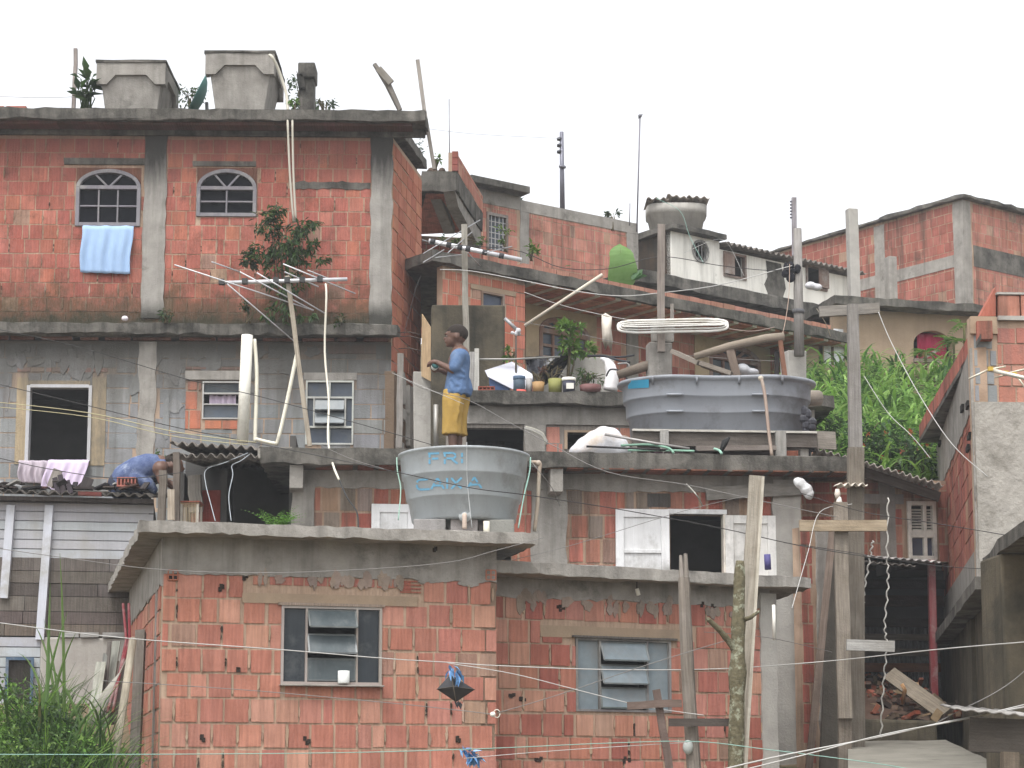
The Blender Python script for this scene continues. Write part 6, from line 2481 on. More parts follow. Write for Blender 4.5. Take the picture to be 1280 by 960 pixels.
# ------------------------------------------------------------------ DARK OVAL TANK on its stand
oc = V((at(896, 480, 21.1).x, 21.15, 0))
zOB = at(896, 538, 20.6).z
zOR = at(768, 480, 21.15).z
OH = zOR - zOB
OA = 126.5 * 21.15 / F
ot = thing('water_tank', 'big dark grey oval plastic tank with a blue sticker, on a timber stand', 'water tank', (oc.x, oc.y, zOB))


def oval(t, r):
    # two lobes joined at a shallow waist
    x = r * OA * cos(t)
    wy = 1 - .24 * max(0, 1 - (x / (OA * .6)) ** 2) ** 2
    e = abs(sin(t)) ** .9 * (1 if sin(t) > 0 else -1)
    return (x, r * .60 * e * wy)


prof2 = [(0, 0), (.84, 0), (.87, .025), (.882, OH * .33), (.905, OH * .345), (.91, OH * .37), (.915, OH * .62), (.937, OH * .635), (.94, OH * .66), (.945, OH * .90), (.96, OH * .92), (.995, OH * .94), (1.0, OH * .975), (.99, OH), (.93, OH), (.91, OH * .9), (.85, .05), (0, .05)]
mb = MB()
mb.lathe((oc.x, oc.y, zOB), prof2, 96, (1, 1, 1), oval)
mb.build('body', M['poly_dark'], ot)


def ov_r(z):
    t = z - zOB
    for (r0, a), (r1, b) in zip(prof2[1:12], prof2[2:13]):
        if a <= t <= b and b > a:
            return r0 + (r1 - r0) * (t - a) / (b - a)
    return .95


def on_oval(px, py, lift=.005):
    Y = oc.y - .5
    for _ in range(12):
        p = at(px, py, Y)
        r = ov_r(p.z)
        ct_ = max(-.999, min(.999, (p.x - oc.x) / (r * OA)))
        t = -math.acos(ct_)
        Y = oc.y + oval(t, r)[1] - lift
    return at(px, py, Y)


mb = MB()
for x0, x1, y in ((833, 854, 493), (833, 854, 514), (940, 961, 493), (940, 961, 514)):
    n_ = 4
    P_ = [on_oval(x0 + (x1 - x0) * k / n_, y, .02) for k in range(n_ + 1)]
    mb.tube(P_, .014, 6)
for x in (816, 871, 924, 978):
    mb.tube([on_oval(x, 471, .012), on_oval(x, 480, .012)], .012, 6)
mb.build('moulding', M['poly_dark'], ot)
mb = MB()
st_ = [on_oval(x, y, .008) for y in (475, 485) for x in (785, 791, 798, 804, 811)]
st_ = [on_oval(785 + 26 * i / 6, (486 if j else 476) - 1.4 * i / 6 - (0 if j else .6 * i / 6), .008) for j in (1, 0) for i in range(7)]
mb.add(st_, [[i, i + 1, i + 8, i + 7] for i in range(6)], (.05, .36, .58))
lt = MB()


def ws(pts, wd):
    stroke(lt, pts, wd, lambda x, y: on_oval(x, y, .011))


for q in ([(786, 484.5), (789, 480)], [(786, 483.2), (797, 482.8)], [(798, 482.8), (809, 481.2)], [(800, 478.8), (803, 478.6)], [(806, 480), (809, 478)]):
    ws(q, 1.8)
lt.c = [(.8, .82, .82)] * len(lt.c)
sk_ = mb.build('sticker', M['plain'], ot)
lt.build('sticker_print', M['plain'], ot)
# stand
std = thing('tank_stand', 'timber and block stand under the dark oval tank', 'stand', (oc.x, 20.7, SLAB_M_TOP))
mb = MB()
pa, pb_ = at(790, 545, 20.55), at(1020, 545, 20.7)
zt_ = zOB - .003
mb.bar(V((pa.x, 20.55, zt_ - .085)), V((pb_.x, 20.7, zt_ - .085)), .08, .165, (.15, .13, .115), seg=5, wob=.003)
mb.bar(V((pa.x, 21.6, zt_ - .085)), V((pb_.x, 21.7, zt_ - .085)), .08, .165, (.15, .13, .115))
mb.build('beam', M['wood'], std)
mb = MB()
mb.bar(V((pa.x, 20.49, zt_ - .012)), V((pb_.x, 20.64, zt_ - .012)), .035, .022, (.6, .58, .53))
mb.build('edge_strip', M['wood'], std)
for px, w_2 in ((830, .09), (975, .11)):  # upright posts of the stand
    mb = MB()
    p = at(px, 545, 20.5)
    mb.box(p.x - w_2 / 2, p.x + w_2 / 2, 20.42, 20.5, SLAB_M_TOP - .01, zt_ - .03 if px > 900 else zt_ - .02, (.33, .32, .3))
    mb.build('post', M['wood'], std, bevel=.006)
mb = MB()
p = at(991, 560, 20.9)
mb.box(p.x - .07, p.x + .1, 20.85, 21.05, SLAB_M_TOP - .02, zt_ - .17, (.4, .15, .1))
mb.build('brick_support', M['masonry'], std, bevel=.006)
mb = MB()
p = at(800, 545, 20.9)
mb.box(p.x - .2, p.x + .0, 20.75, 20.95, SLAB_M_TOP - .02, SLAB_M_TOP + .12, (.35, .14, .1))
mb.build('brick_support', M['masonry'], std, bevel=.006)
mb = MB()
p = at(1003, 560, 20.8)
mb.box(p.x - .04, p.x + .05, 20.7, 20.85, SLAB_M_TOP - .02, zt_ - .172, (.36, .34, .31))
mb.build('brick_support', M['masonry'], std, bevel=.006)
beam([(1021, 550, 20.9), (1044, 551, 21.0)], .19, (.36, .33, .29), 'board', 'square grey board end sticking out beside the tank stand', 'board', h=.03, up=(0, -1, 0))
mb = MB()
mb.tube(curve_pts([at(950, 472, 20.48), at(953, 478, 20.46), at(957, 500, 20.42), at(961, 540, 20.36), at(965, 570, 20.3)], 4), .018, 8, (.36, .27, .24))
mb.ball(at(951, 473, 20.48), .03, (.6, .55, .5), 8, 6)
tag(mb.build('leaning_pipe', M['pvc']), 'thin rusty pipe leaning against the front of the dark oval tank', 'pipe')
mb = MB()
for k in range(14):
    c = at(1008 + rnd(-3, 7), 515 + k * 4 + rnd(-2, 2), 20.75)
    mb.ball(c, (rnd(.03, .06), .04, rnd(.04, .07)), (.022, .022, .03), 7, 5, False)
tag(mb.build('plastic_sheet', M['plastic']), 'ragged black plastic hanging at the alley end of the tank stand', 'sheet')
beam([(1000, 498, 21.6), (1024, 498, 21.7)], .09, (.3, .26, .22), 'log', 'grey log end poking out behind the dark oval tank over the bank', 'log', round_=True)

# white sack
mb = MB()
sl_ = [(726, 558, .10), (733, 550, .15), (743, 545, .19), (754, 542, .22), (764, 541, .21), (771, 540, .16), (774, 539, .10)]
for k, (x, y, r) in enumerate(sl_):
    p = at(x, y + 3, 20.35)
    mb.ball(V((p.x, 20.35, SLAB_M_TOP + r * .75)), (.13, .17, r * .85), (1, 1, 1), 12, 8)
o = mb.build('sack', None)
o.data.materials.clear()
M['sack'] = mat('white sacking', (.60, .60, .63), (.48, .48, .5), 5, .8, .35, 26, (.5, .4, .3), .1)
o.data.materials.append(M['sack'])
weld(o, .022, 4)
tag(o, 'bulging white sack lying on the mouldy slab by the dark oval tank', 'sack')
mb = MB()
p = at(780, 546, 20.45)
mb.ball((p.x, 20.45, SLAB_M_TOP + .16), (.09, .1, .11), (.23, .18, .15), 8, 6, False)
mb.box(p.x + .02, p.x + .14, 20.5, 20.65, SLAB_M_TOP, SLAB_M_TOP + .18, (.26, .24, .21))
tag(mb.build('rubble_block', M['block'], bevel=.01), 'brown lump and cement block between the white sack and the tank stand', 'block')
beam([(733, 558, 20.0), (800, 561, 20.0), (872, 564, 20.1)], .011, (.03, .025, .025), 'rod', 'long thin black rod lying along the slab edge in front of the sack', 'rod', m_='metal', round_=True)
beam([(756, 543, 20.15), (812, 553, 20.1), (862, 561, 20.1)], .014, (.62, .58, .56), 'rod', 'thin pale tube slanting from the white sack to the slab edge', 'tube', m_='metal', round_=True)
mb = MB()
strand(mb, [(776, 557, 20.2), (810, 556, 20.15), (835, 560, 20.05), (842, 566, 19.9)], .013, (.2, .36, .27))
strand(mb, [(785, 563, 20.1), (830, 563, 20.05), (868, 564, 20.0)], .012, (.2, .36, .27))
strand(mb, [(893, 561, 20.1), (899, 563, 20.0), (902, 567, 19.9)], .014, (.3, .5, .4))
tag(mb.build('hose', M['wire']), 'green garden hose trailing along the slab below the dark oval tank', 'hose')
mb = MB()
for k in range(26):
    c = at(rnd(812, 862), rnd(556, 561), 20.2)
    mb.ball(V((c.x, 20.2 + rnd(-.06, .06), SLAB_M_TOP + rnd(.01, .06))), (rnd(.03, .08), .04, rnd(.012, .03)), jit((.055, .032, .035), .3), 7, 5, False)
tag(mb.build('rag', M['cloth']), 'heap of dark brown rags on the slab edge beneath the tank stand', 'rags')
beam([(870, 561, 20.3), (970, 560, 20.35)], .06, (.22, .19, .17), 'plank', 'flat dark plank lying on the slab beneath the tank stand', 'plank', h=.05)
mb = MB()
c = at(905, 560, 20.05)
mb.tube([c + V((-.03, 0, -.03)), c + V((.01, 0, .06)), c + V((.06, 0, .11))], [.02, .035, .01], 6, (.03, .03, .03))
tag(mb.build('rag', M['cloth']), 'small black scrap standing up on the slab edge by the rusty pipe', 'scrap')

# ------------------------------------------------------------------ PEOPLE
M['shirt_blue'] = mat('blue cotton', (.105, .17, .30), (.078, .13, .235), 5, .95, .5, 22, (.15, .21, .32), 0, False, .1)
M['shorts_ochre'] = mat('ochre cotton', (.42, .275, .08), (.33, .21, .055), 5, .95, .35, 28, None, 0, False, .1)
M['hair'] = mat('short dark hair', (.03, .022, .018), (.02, .015, .012), 30, .9, .5, 120)
M['tank_top'] = mat('washed blue vest', (.05, .07, .16), (.13, .165, .27), 16, .95, .4, 40, (.30, .34, .42), 0, False, .1, stain_scale=7, stain_lo=.54, stain_hi=.66)

PY = 20.6


def bp(px, py, dy=0):
    return at(px, py, PY + dy)


by = thing('person', 'boy in blue T-shirt and ochre shorts standing behind the round tank winding string', 'person', V((bp(571, 560).x, PY, SLAB_M_TOP)))
mb = MB()
ft = SLAB_M_TOP
# legs
for dx, dy in ((-2, -.07), (5, .08)):
    hip, kn = bp(566 + dx, 495, dy), bp(566 + dx, 527, dy)
    an = V((bp(568 + dx, 550, dy).x, PY + dy, ft + .07))
    mb.limb([(hip, .075), (kn, .056), (V((kn.x, kn.y, (kn.z + an.z) / 2)) + V((.015, 0, 0)), .048), (an, .036)])
    mb.limb([(an + V((.02, 0, -.045)), .034), (an + V((-.06, 0, -.045)), .03), (an + V((-.13, 0, -.052)), .022)])
# torso and neck
mb.limb([(bp(570, 489), .095), (bp(572, 470), .10), (bp(574, 452), .12), (bp(575, 443), .10)])
mb.limb([(bp(575, 445, -.1), .055), (bp(575, 445, .1), .055)])
mb.limb([(bp(575, 441), .055), (bp(572, 431), .046)])
# head
hc = bp(569.5, 420)
mb.ball(hc + V((.012, 0, .012)), (.112, .084, .105), n=18, m=12)
mb.ball(hc + V((-.045, 0, -.045)), (.062, .062, .075), n=14, m=10)
mb.ball(hc + V((-.108, 0, -.03)), (.022, .021, .02), n=8, m=6)        # nose
mb.ball(hc + V((-.098, 0, .018)), (.022, .05, .014), n=8, m=6)        # brow
mb.ball(hc + V((-.097, 0, -.066)), (.02, .03, .018), n=8, m=6)        # lips
mb.ball(hc + V((-.075, 0, -.1)), (.03, .03, .02), n=8, m=6)           # chin
for sg in (-1, 1):
    mb.ball(hc + V((.012, sg * .082, -.018)), (.024, .012, .034), n=8, m=6)
# arms: near one bent forward, far one lower under the can
hands = []
for sg, sh_, el, wr, ln in ((-1, (575, 446), (566.5, 463), (546, 452.5), 0), (1, (574, 446), (564, 468), (551, 463), 0)):
    s0_ = bp(sh_[0], sh_[1], sg * .13)
    e0_ = bp(el[0], el[1], sg * .15)
    w0_ = bp(wr[0], wr[1], sg * .045)
    mb.limb([(s0_, .052), (e0_, .038), (e0_.lerp(w0_, .5), .034), (w0_, .025)])
    hd = bp(wr[0] - 6, wr[1] + (.5 if sg < 0 else 0), sg * .035)
    mb.limb([(w0_, .024), (w0_.lerp(hd, .6) + V((0, 0, .004)), .028), (hd, .026)])
    hands.append((hd, sg))
can = bp(543.5, 457.5, 0)
for hd, sg in hands:
    for k in range(4):
        L = (.052, .062, .058, .045)[k]
        base = hd + V((-.012, sg * .002, (k - 1.5) * .014 * (1 if sg > 0 else .6)))
        d1_ = V((-.8, -sg * .25, -.25 if sg < 0 else .35)).normalized()
        d2_ = V((-.25, -sg * .7, -.65 if sg < 0 else .6)).normalized()
        k1 = base + d1_ * L * .55 + V((0, -sg * .004 * k, 0))
        mb.limb([(base, .0105), (k1, .0095), (k1 + d2_ * L * .6, .008)], n=7)
    th1 = hd + V((.008, -sg * .02, -.012 if sg < 0 else .014))
    th2 = th1 + V((-.03, -sg * .012, -.018 if sg < 0 else .02))
    mb.limb([(th1, .012), (th2, .010), (th2 + V((-.02, 0, -.006 if sg < 0 else .006)), .008)], n=7)
o = mb.build('body', M['skin'], by)
weld(o, .0085, 3)
mb = MB()
mb.ball(hc + V((.018, 0, .024)), (.116, .088, .102), n=20, m=14)
mb.v = [v if (v.z > hc.z + .012 + max(0, (hc.x - .03 - v.x)) * .5 or v.x > hc.x + .05 and v.z > hc.z - .05) else hc.lerp(v, .80) for v in mb.v]
mb.build('hair', M['hair'], by)
mb = MB()
for sg in (-1, 1):
    mb.ball(hc + V((-.094, sg * .033, -.004)), (.010, .013, .006), (.25, .2, .17), 8, 6)
    mb.ball(hc + V((-.103, sg * .033, -.004)), (.006, .008, .007), (.01, .008, .008), 8, 6)
mb.build('eyes', M['plain'], by)
# shirt
mb = MB()
lv_ = [(575.0, 437, .062, .075), (575, 440, .085, .12), (575, 445, .105, .165), (574.5, 453, .112, .17), (573.5, 465, .115, .155), (572, 478, .125, .155), (571.5, 488, .135, .16), (571.5, 495, .14, .165)]
vs, n = [], 24
for i, (x, y, a, b) in enumerate(lv_):
    c = bp(x, y)
    for k in range(n):
        t = 2 * pi * k / n
        wv = 1 + (.035 * sin(5 * t + i) if i > 3 else 0)
        vs.append(c + V((a * cos(t) * wv, b * sin(t) * wv, 0)))
fs = [[(i + 1) * n + k, (i + 1) * n + (k + 1) % n, i * n + (k + 1) % n, i * n + k] for i in range(len(lv_) - 1) for k in range(n)]
fs += [list(range(n)), list(range(len(lv_) * n - 1, (len(lv_) - 1) * n - 1, -1))]
mb.add(vs, fs, (1, 1, 1), None, True)
for sg, e_ in ((-1, (568.5, 459.5)), (1, (567.5, 461))):
    mb.limb([(bp(575, 445, sg * .12), .072), (bp(e_[0], e_[1], sg * .15), .064)])
for a_, b_, r_ in (((566, 466), (580, 472), .016), ((565, 474), (578, 484), .018), ((567, 488), (582, 486), .016), ((571, 456), (581, 466), .015), ((563, 480), (568, 494), .015), ((577, 476), (576, 494), .016)):
    mb.limb([(bp(a_[0], a_[1], -.135), r_), (bp((a_[0] + b_[0]) / 2, (a_[1] + b_[1]) / 2 + 1, -.152), r_), (bp(b_[0], b_[1], -.13), r_ * .8)])
# a fold pulled out at the back of the hem
mb.limb([(bp(581, 478), .07), (bp(585, 487), .055), (bp(585.5, 492), .04)])
o = mb.build('t_shirt', M['shirt_blue'], by)
weld(o, .012, 3)
# shorts
mb = MB()
for x0_, dy in ((565, -.07), (572.5, .075)):
    lv_ = [(569.5, 487, .128, .10), (x0_ + 1.5, 500, .112, .095), (x0_, 520, .098, .088), (x0_ - .5, 535, .102, .088), (x0_ - .5, 543.5 if dy < 0 else 545, .108, .09)]
    vs = []
    for i, (x, y, a, b) in enumerate(lv_):
        c = bp(x, y, dy if i else dy * .5)
        for k in range(n):
            t = 2 * pi * k / n
            wv = 1 + .05 * sin(4 * t + i * 1.3 + x0_)
            vs.append(c + V((a * cos(t) * wv, b * sin(t) * wv, .012 * sin(3 * t) if i == 4 else 0)))
    fs = [[(i + 1) * n + k, (i + 1) * n + (k + 1) % n, i * n + (k + 1) % n, i * n + k] for i in range(len(lv_) - 1) for k in range(n)]
    fs += [list(range(n)), list(range(len(lv_) * n - 1, (len(lv_) - 1) * n - 1, -1))]
    mb.add(vs, fs, (1, 1, 1), None, True)
for a_, b_, r_ in (((560, 494), (562, 520), .014), ((568, 492), (574, 516), .016), ((566, 512), (572, 540), .014), ((575, 500), (571, 526), .014), ((559, 524), (561, 542), .014)):
    mb.limb([(bp(a_[0], a_[1], -.135), r_), (bp((a_[0] + b_[0]) / 2, (a_[1] + b_[1]) / 2, -.15), r_), (bp(b_[0], b_[1], -.145), r_ * .8)])
o = mb.build('shorts', M['shorts_ochre'], by)
weld(o, .0125, 2)
# the can of kite line he holds
t = thing('string_can', 'small green and white can of kite string held in the boy’s hands'.replace('’', "'"), 'can', can)
mb = MB()
mb.lathe((0, 0, 0), [(0, -.048), (.036, -.048), (.038, -.046), (.038, .046), (.036, .048), (0, .048)], 18, (.04, .13, .13))
R_ = Matrix.Rotation(radians(75), 3, 'X') @ Matrix.Rotation(radians(18), 3, 'Y')
mb.v = [R_ @ v + can for v in mb.v]
mb.build('body', M['plain'], t)
mb = MB()
mb.lathe((0, 0, 0), [(.0385, -.03), (.041, -.028), (.041, .012), (.0385, .014)], 18, (.8, .8, .76))
mb.v = [R_ @ v + can for v in mb.v]
mb.build('wound_string', M['cloth'], t)

# person bending on the shack roof
PY2 = 21.05


def mp(px, py, dy=0):
    return at(px, py, PY2 + dy)


zroof = WD.sz(90, 619)[1] + .35 * (PY2 - WD.P(1.2, 0).y + .18) / 2.4 + .05
mn = thing('person', 'person in a washed blue sleeveless top crouching forward on the shack roof by the shed', 'person', V((mp(170, 615).x, PY2, zroof)))
mb = MB()
hipc = mp(158, 600)
mb.limb([(hipc, .13), (mp(172, 591), .125), (mp(187, 584), .13), (mp(199, 582), .115)])
mb.limb([(mp(203, 583, -.15), .06), (mp(203, 583, .15), .06)])
mb.limb([(mp(204, 582), .06), (mp(211, 582), .05)])
hc2 = mp(217, 582)
mb.ball(hc2, (.105, .085, .11), n=16, m=10)
mb.ball(hc2 + V((.05, 0, -.055)), (.06, .06, .06), n=12, m=8)
mb.ball(hc2 + V((.105, 0, -.035)), (.02, .018, .018), n=8, m=6)
mb.ball(hc2 + V((-.005, -.085, -.01)), (.024, .012, .032), n=8, m=6)
mb.ball(hc2 + V((-.005, .085, -.01)), (.024, .012, .032), n=8, m=6)
for sg in (-1, 1):
    kn_ = V((mp(184, 612).x, PY2 + sg * .12, zroof + .16))
    fo = V((mp(150, 620).x, PY2 + sg * .1, zroof + .04))
    mb.limb([(hipc + V((0, sg * .09, -.03)), .1), (kn_, .06), (fo.lerp(kn_, .4), .055), (fo, .038)])
    mb.limb([(fo, .036), (fo + V((-.03, 0, .09)), .028)])
    sh_, el = mp(200, 586, sg * .2), mp(202, 602, sg * .24)
    wr = mp(211, 609, sg * .12)
    wr.z = zroof + .06
    mb.limb([(sh_, .085), (sh_.lerp(el, .4), .06), (el, .045), (wr, .028)])
    mb.limb([(wr, .028), (wr + V((.05, 0, -.03)), .03)])
    for k in range(4):
        b0 = wr + V((.07, (k - 1.5) * .02, -.035))
        mb.limb([(b0, .011), (b0 + V((.035, (k - 1.5) * .004, .006)), .0095), (b0 + V((.06, (k - 1.5) * .005, -.012)), .008)], n=7)
    mb.limb([(wr + V((.03, -sg * .025, -.03)), .013), (wr + V((.06, -sg * .05, -.035)), .010)], n=7)
o = mb.build('body', M['skin'], mn)
weld(o, .011, 3)
mb = MB()
mb.ball(hc2 + V((-.012, 0, .022)), (.11, .09, .105), n=18, m=12)
mb.v = [v if v.z > hc2.z + .01 - (v.x - hc2.x) * .4 and v.x < hc2.x + .085 else hc2.lerp(v, .8) for v in mb.v]
mb.build('hair', M['hair'], mn)
mb = MB()
spine = [(152, 608, .16, .15), (158, 600, .18, .19), (172, 591, .175, .2), (185, 586, .165, .2), (193, 584, .14, .17)]
for (x, y, a, b), (x2, y2, a2, b2) in zip(spine, spine[1:]):
    for k in range(5):
        t = k / 5
        mb.ball(mp(x + (x2 - x) * t, y + (y2 - y) * t), ((a + (a2 - a) * t) * .9, b + (b2 - b) * t, a + (a2 - a) * t), n=14, m=10)
# loose cloth hanging under the chest
mb.limb([(mp(170, 600, -.12), .1), (mp(186, 606, -.12), .07), (mp(192, 612, -.1), .05)])
mb.limb([(mp(192, 583, -.1), .05), (mp(205, 577, -.09), .03)])
o = mb.build('vest', M['tank_top'], mn)
weld(o, .016, 4)
mb = MB()
mb.limb([(mp(153, 606), .165), (mp(160, 612, -.1), .1), (mp(172, 615, -.12), .085)])
mb.limb([(mp(160, 612, .1), .1), (mp(172, 615, .12), .085)])
o = mb.build('shorts', mat('dark shorts', (.05, .055, .09), (.035, .04, .06), 8, .95, .2, 40), mn)
weld(o, .016, 3)
mb = MB()
p = at(158, 617, 20.75)
mb.box(p.x - .1, p.x + .1, 20.74, 20.83, zroof - .02, zroof + .08, (.09, .03, .02))  # dark core paints the shade within the brick's cells
for k in range(2):
    mb.box(p.x - .1, p.x + .1, 20.725, 20.74, zroof - .02 + k * .085, zroof - .005 + k * .085, (.4, .15, .12))
for k in range(6):
    mb.box(p.x - .1 + k * .037, p.x - .085 + k * .037, 20.728, 20.74, zroof - .02, zroof + .08, (.4, .15, .12))
tag(mb.build('hollow_brick', M['old_masonry']), 'red hollow brick on the shack roof under the crouching person', 'brick')

# ------------------------------------------------------------------ RENDERED HOUSE at the alley mouth
WL = W.rot(1220, 600, 18.0, 3)
lh = thing('rendered_house', 'tall house with rough cement front and a brick edged slab out over the alley', 'house', hbase(at(1260, 900, 18.5)))
far = at(1167, 600, 24.6)
cor = WL.P(0, 0)
WLs = W.between(V((far.x, far.y, 0)), V((cor.x, cor.y, 0)))
LL = (V((far.x, far.y)) - V((cor.x, cor.y))).length
zL = onz(1225, 425, 0) and at(1225, 425, 17.9).z
zL_b = 5.575
zL_t = 5.79
zf = 1.4
sLr = 3.2
zbl1, zbl0 = WL.sz(1235, 418)[1], WL.sz(1235, 503)[1]
zpl = 5.86
mb = MB()
shell(mb, WL, 0, sLr, zf, zpl)
s45 = WL.sz(1246, 450)[0]
bricks(mb, WL, .02, s45 - .01, zbl0, zbl1, [], GREYBLK, .19, .165, .02, proud=.012, odd=0)
bricks(mb, WL, s45 + .01, sLr, zbl0 - .05, zpl - .1, [], CLAY, .2, .2, .016, proud=.012, odd=.04)
mb.build('wall', M['block'], lh)
mb = MB()
jag(mb, WL, .0, sLr, zf, zbl0, .03, .0, .1, both=True)
mb.build('cement_coat', M['rough_render'], lh)
mb = MB()
column(mb, WL, -.01, s45, zbl1, zpl, .03, .012)
mb.build('corner_column', M['beige'], lh)
# side wall to the alley
zbr = WLs.sz(1200, 720)[1]
mb = MB()
ztop = zL_b - .004
shell(mb, WLs, 0, LL - .002, zf, ztop)
bricks(mb, WLs, .5, LL - .22, zbr, ztop - .55, [], [jit(c, .04) for c in REDCLAY] + CLAY[:3], .3, .2, .012, proud=.010, odd=.01, vary=.07)
mb.build('wall', M['old_masonry'], lh)
mb = MB()
jag(mb, WLs, .0, LL, ztop - .56, ztop - .003, .018, .03)
column(mb, WLs, 0, .5, zbr, ztop - .57, .02, .02)
column(mb, WLs, LL - .2, LL - .0, zbr, ztop - .57, .016, .02)
mb.fbox(WLs, (0, LL - .004, zf, zbr - .003), -.004, .02)
mb.build('cement_frame', M['concrete'], lh)
# slab over the alley
zt_ = zL_t
n0, n1 = onz(1225.5, 394, zt_), onz(1148.5, 531, zt_)
mb = MB()
mb.slab([V((n0.x, n0.y, 0)), V((n1.x, n1.y, 0)), V((n1.x + 4, n1.y, 0)), V((n0.x + 3, 18.4, 0)), V((n0.x + .06, 18.2, 0))], zL_b, zL_b + .05, .4, .003)
mb.build('roof_slab', M['mouldy'], lh)
mb = MB()
We_ = W.between(V((n1.x, n1.y, 0)), V((n0.x, n0.y, 0)))
Le = (V((n1.x, n1.y)) - V((n0.x, n0.y))).length
x = .0
while x < Le - .32:
    wd = rnd(.27, .31)
    mb.fbox(We_, (x, min(Le - .26, x + wd - .012), zL_b + .053, zL_t + rnd(-.01, .01)), -.14, rnd(-.004, .006), jit(random.choice(REDCLAY), .1))
    x += wd
We3 = W.rot(1246, 370, 18.0, 3)
x = 0.02
while x < 3:
    mb.fbox(We3, (x, x + .19, 5.868, 6.06 + rnd(-.008, .008)), -.14, rnd(-.01, .004), jit(random.choice(CLAY), .1))
    x += .205
mb.prism(WL, [WL.sz(1226, 394), WL.sz(1246, 394), WL.sz(1246, 357)], -.15, -.03, jit(REDCLAY[1]))
mb.build('brick_edging', M['old_masonry'], lh)
mb = MB()
mb.fbox(We3, (.0, 3, 6.072, 6.092), -.15, .01)
mb.fbox(We3, (.0, 3, 5.825, 5.864), -.128, .035)
mb.build('coping', M['pale_concrete'], lh)
for (x, y) in ((1214, 506), (1216, 545), (1214, 560), (1178, 555), (1207, 510)):
    s_, z_ = WLs.sz(x, y)
    mb = MB()
    mb.fbox(WLs, (s_ - .12, s_ + .1, z_ - .03, z_ + .03), .018, .045, (.05, .05, .055), jz=.015)
    mb.build('mortar_scrap', M['concrete'], lh)

# lower house under it
lo = thing('low_wall_house', 'low dark streaked cement house whose slab edge runs back down the alley', 'house', hbase(at(1240, 900, 17)))
zN = 3.20
a0, a1 = onz(1229, 706, zN), onz(1162, 801, zN)
a0 = a1 + (a0 - a1).normalized() * (a1.y - 15.5) / ((a1.y - a0.y) / (a1 - a0).length)
mb = MB()
mb.slab([V((a0.x, a0.y, 0)), V((a1.x, a1.y, 0)), V((a1.x + 2, a1.y + .5, 0)), V((a0.x + 2.5, a0.y, 0))], zN - .1, zN, .3, .004)
mb.build('roof_slab', M['mouldy'], lo, bevel=.01)
P_, Q_ = at(1181, 850, 22.6), at(1268, 850, 14.6)
WN = W.between(V((P_.x, P_.y, 0)), V((Q_.x, Q_.y, 0)))
LN = (V(P_[:2]) - V(Q_[:2])).length
mb = MB()
shell(mb, WN, 0, LN, .8, zN - .103)
wq = W.rot(1180, 850, 22.6, 5)
shell(mb, wq, 0.005, 2.0, .8, zN - .103)
mb.build('wall', M['mossy'], lo)
for px0, px1 in ((1249, 1256), (1215, 1221)):
    mb = MB()
    s0_, s1_ = WN.sz(px0, 850)[0], WN.sz(px1, 850)[0]
    column(mb, WN, s0_, s1_, .8, zN - .12, .04, .015)
    mb.build('wall_column', M['mossy'], lo)
zA = 3.35
b0, b1 = onz(1290, 645, zA), onz(1226, 698, zA)
pts = [V((b0.x + .3, b0.y - .3, 0)), V((b0.x - .01, b0.y, 0)), V(((b0.x + b1.x) / 2 - .05, (b0.y + b1.y) / 2, 0)), V((b1.x - .015, b1.y - .35, 0)), V((b1.x + .01, b1.y, 0)), V((b1.x + 1.5, b1.y, 0)), V((b0.x + 1.5, b0.y - .3, 0))]
mb = MB()
mb.slab(pts, zA - .1, zA, .4, .004)
mb.build('awning', M['mouldy'], lo, bevel=.02)
mb = MB()
wq = W.rot(1256, 850, 14.3, 4)
mb.fbox(wq, (0, 1.2, .8, zA - .104), -.5, 0, jz=.01)
mb.build('pier', M['mossy'], lo, bevel=.02)
t = thing('lean_to_roof', 'small dark boarded roof with pale tin edge below the streaked cement house', 'roof', at(1250, 945, 13.0))
mb = MB()
mb.bar(at(1214, 918, 13.1), at(1300, 922, 12.8), .22, .06, (.075, .065, .055), up=(0, -1, 0))
mb.build('fascia_board', M['wood'], t)
mb = MB()
p, q = at(1193, 887, 13.0), at(1300, 897, 12.7)
corr(mb, p, q - p, V((.1, .9, .06)), 6, .006, .01, col=(1.6, 1.7, 1.8))
mb.build('tin_sheet', M['sheet'], t)
mb = MB()
mb.bar(at(1262, 940, 12.9), at(1262, 1100, 12.9), .1, .1, (.16, .13, .1))
mb.build('post', M['wood'], t)

# ------------------------------------------------------------------ ALLEY: small house, dark store, ramp
WV = W.rot(1070, 650, 22.0, 6)
al = thing('brick_house', 'little brick house with a white louvred window under a sagging corrugated roof in the alley', 'house', hbase(at(1120, 850, 22.4)))
v0, v1 = -.75, WV.sz(1185, 650)[0]
zv0, zv1 = WV.sz(1120, 702)[1], WV.sz(1120, 600)[1]
vw = WV.R(1134, 627, 1170, 700)
mb = MB()
shell(mb, WV, v0, v1, zv0, zv1, [vw])
vc = WV.R(1100, 600, 1119, 700)
vb = WV.R(1078, 618, 1128, 630)
bricks(mb, WV, v0, v1, zv0, zv1 - .03, [vc, vb, (vw[0] - .06, vw[1] + .03, vw[2], vw[3] + .04)], CLAY + REDCLAY, .2, .2, .016, odd=.04)
mb.build('wall', M['old_masonry'], al)
mb = MB()
column(mb, WV, vc[0], vc[1], vc[2], vc[3], .015)
mb.build('wall_column', M['concrete'], al)
mb = MB()
column(mb, WV, vb[0], vb[1], vb[2], vb[3], .03)
mb.build('lintel', M['concrete'], al)
fr = MB()
wh = (.80, .76, .68)
q = vw
zm = (q[2] + q[3]) / 2 - .02
fm = .045
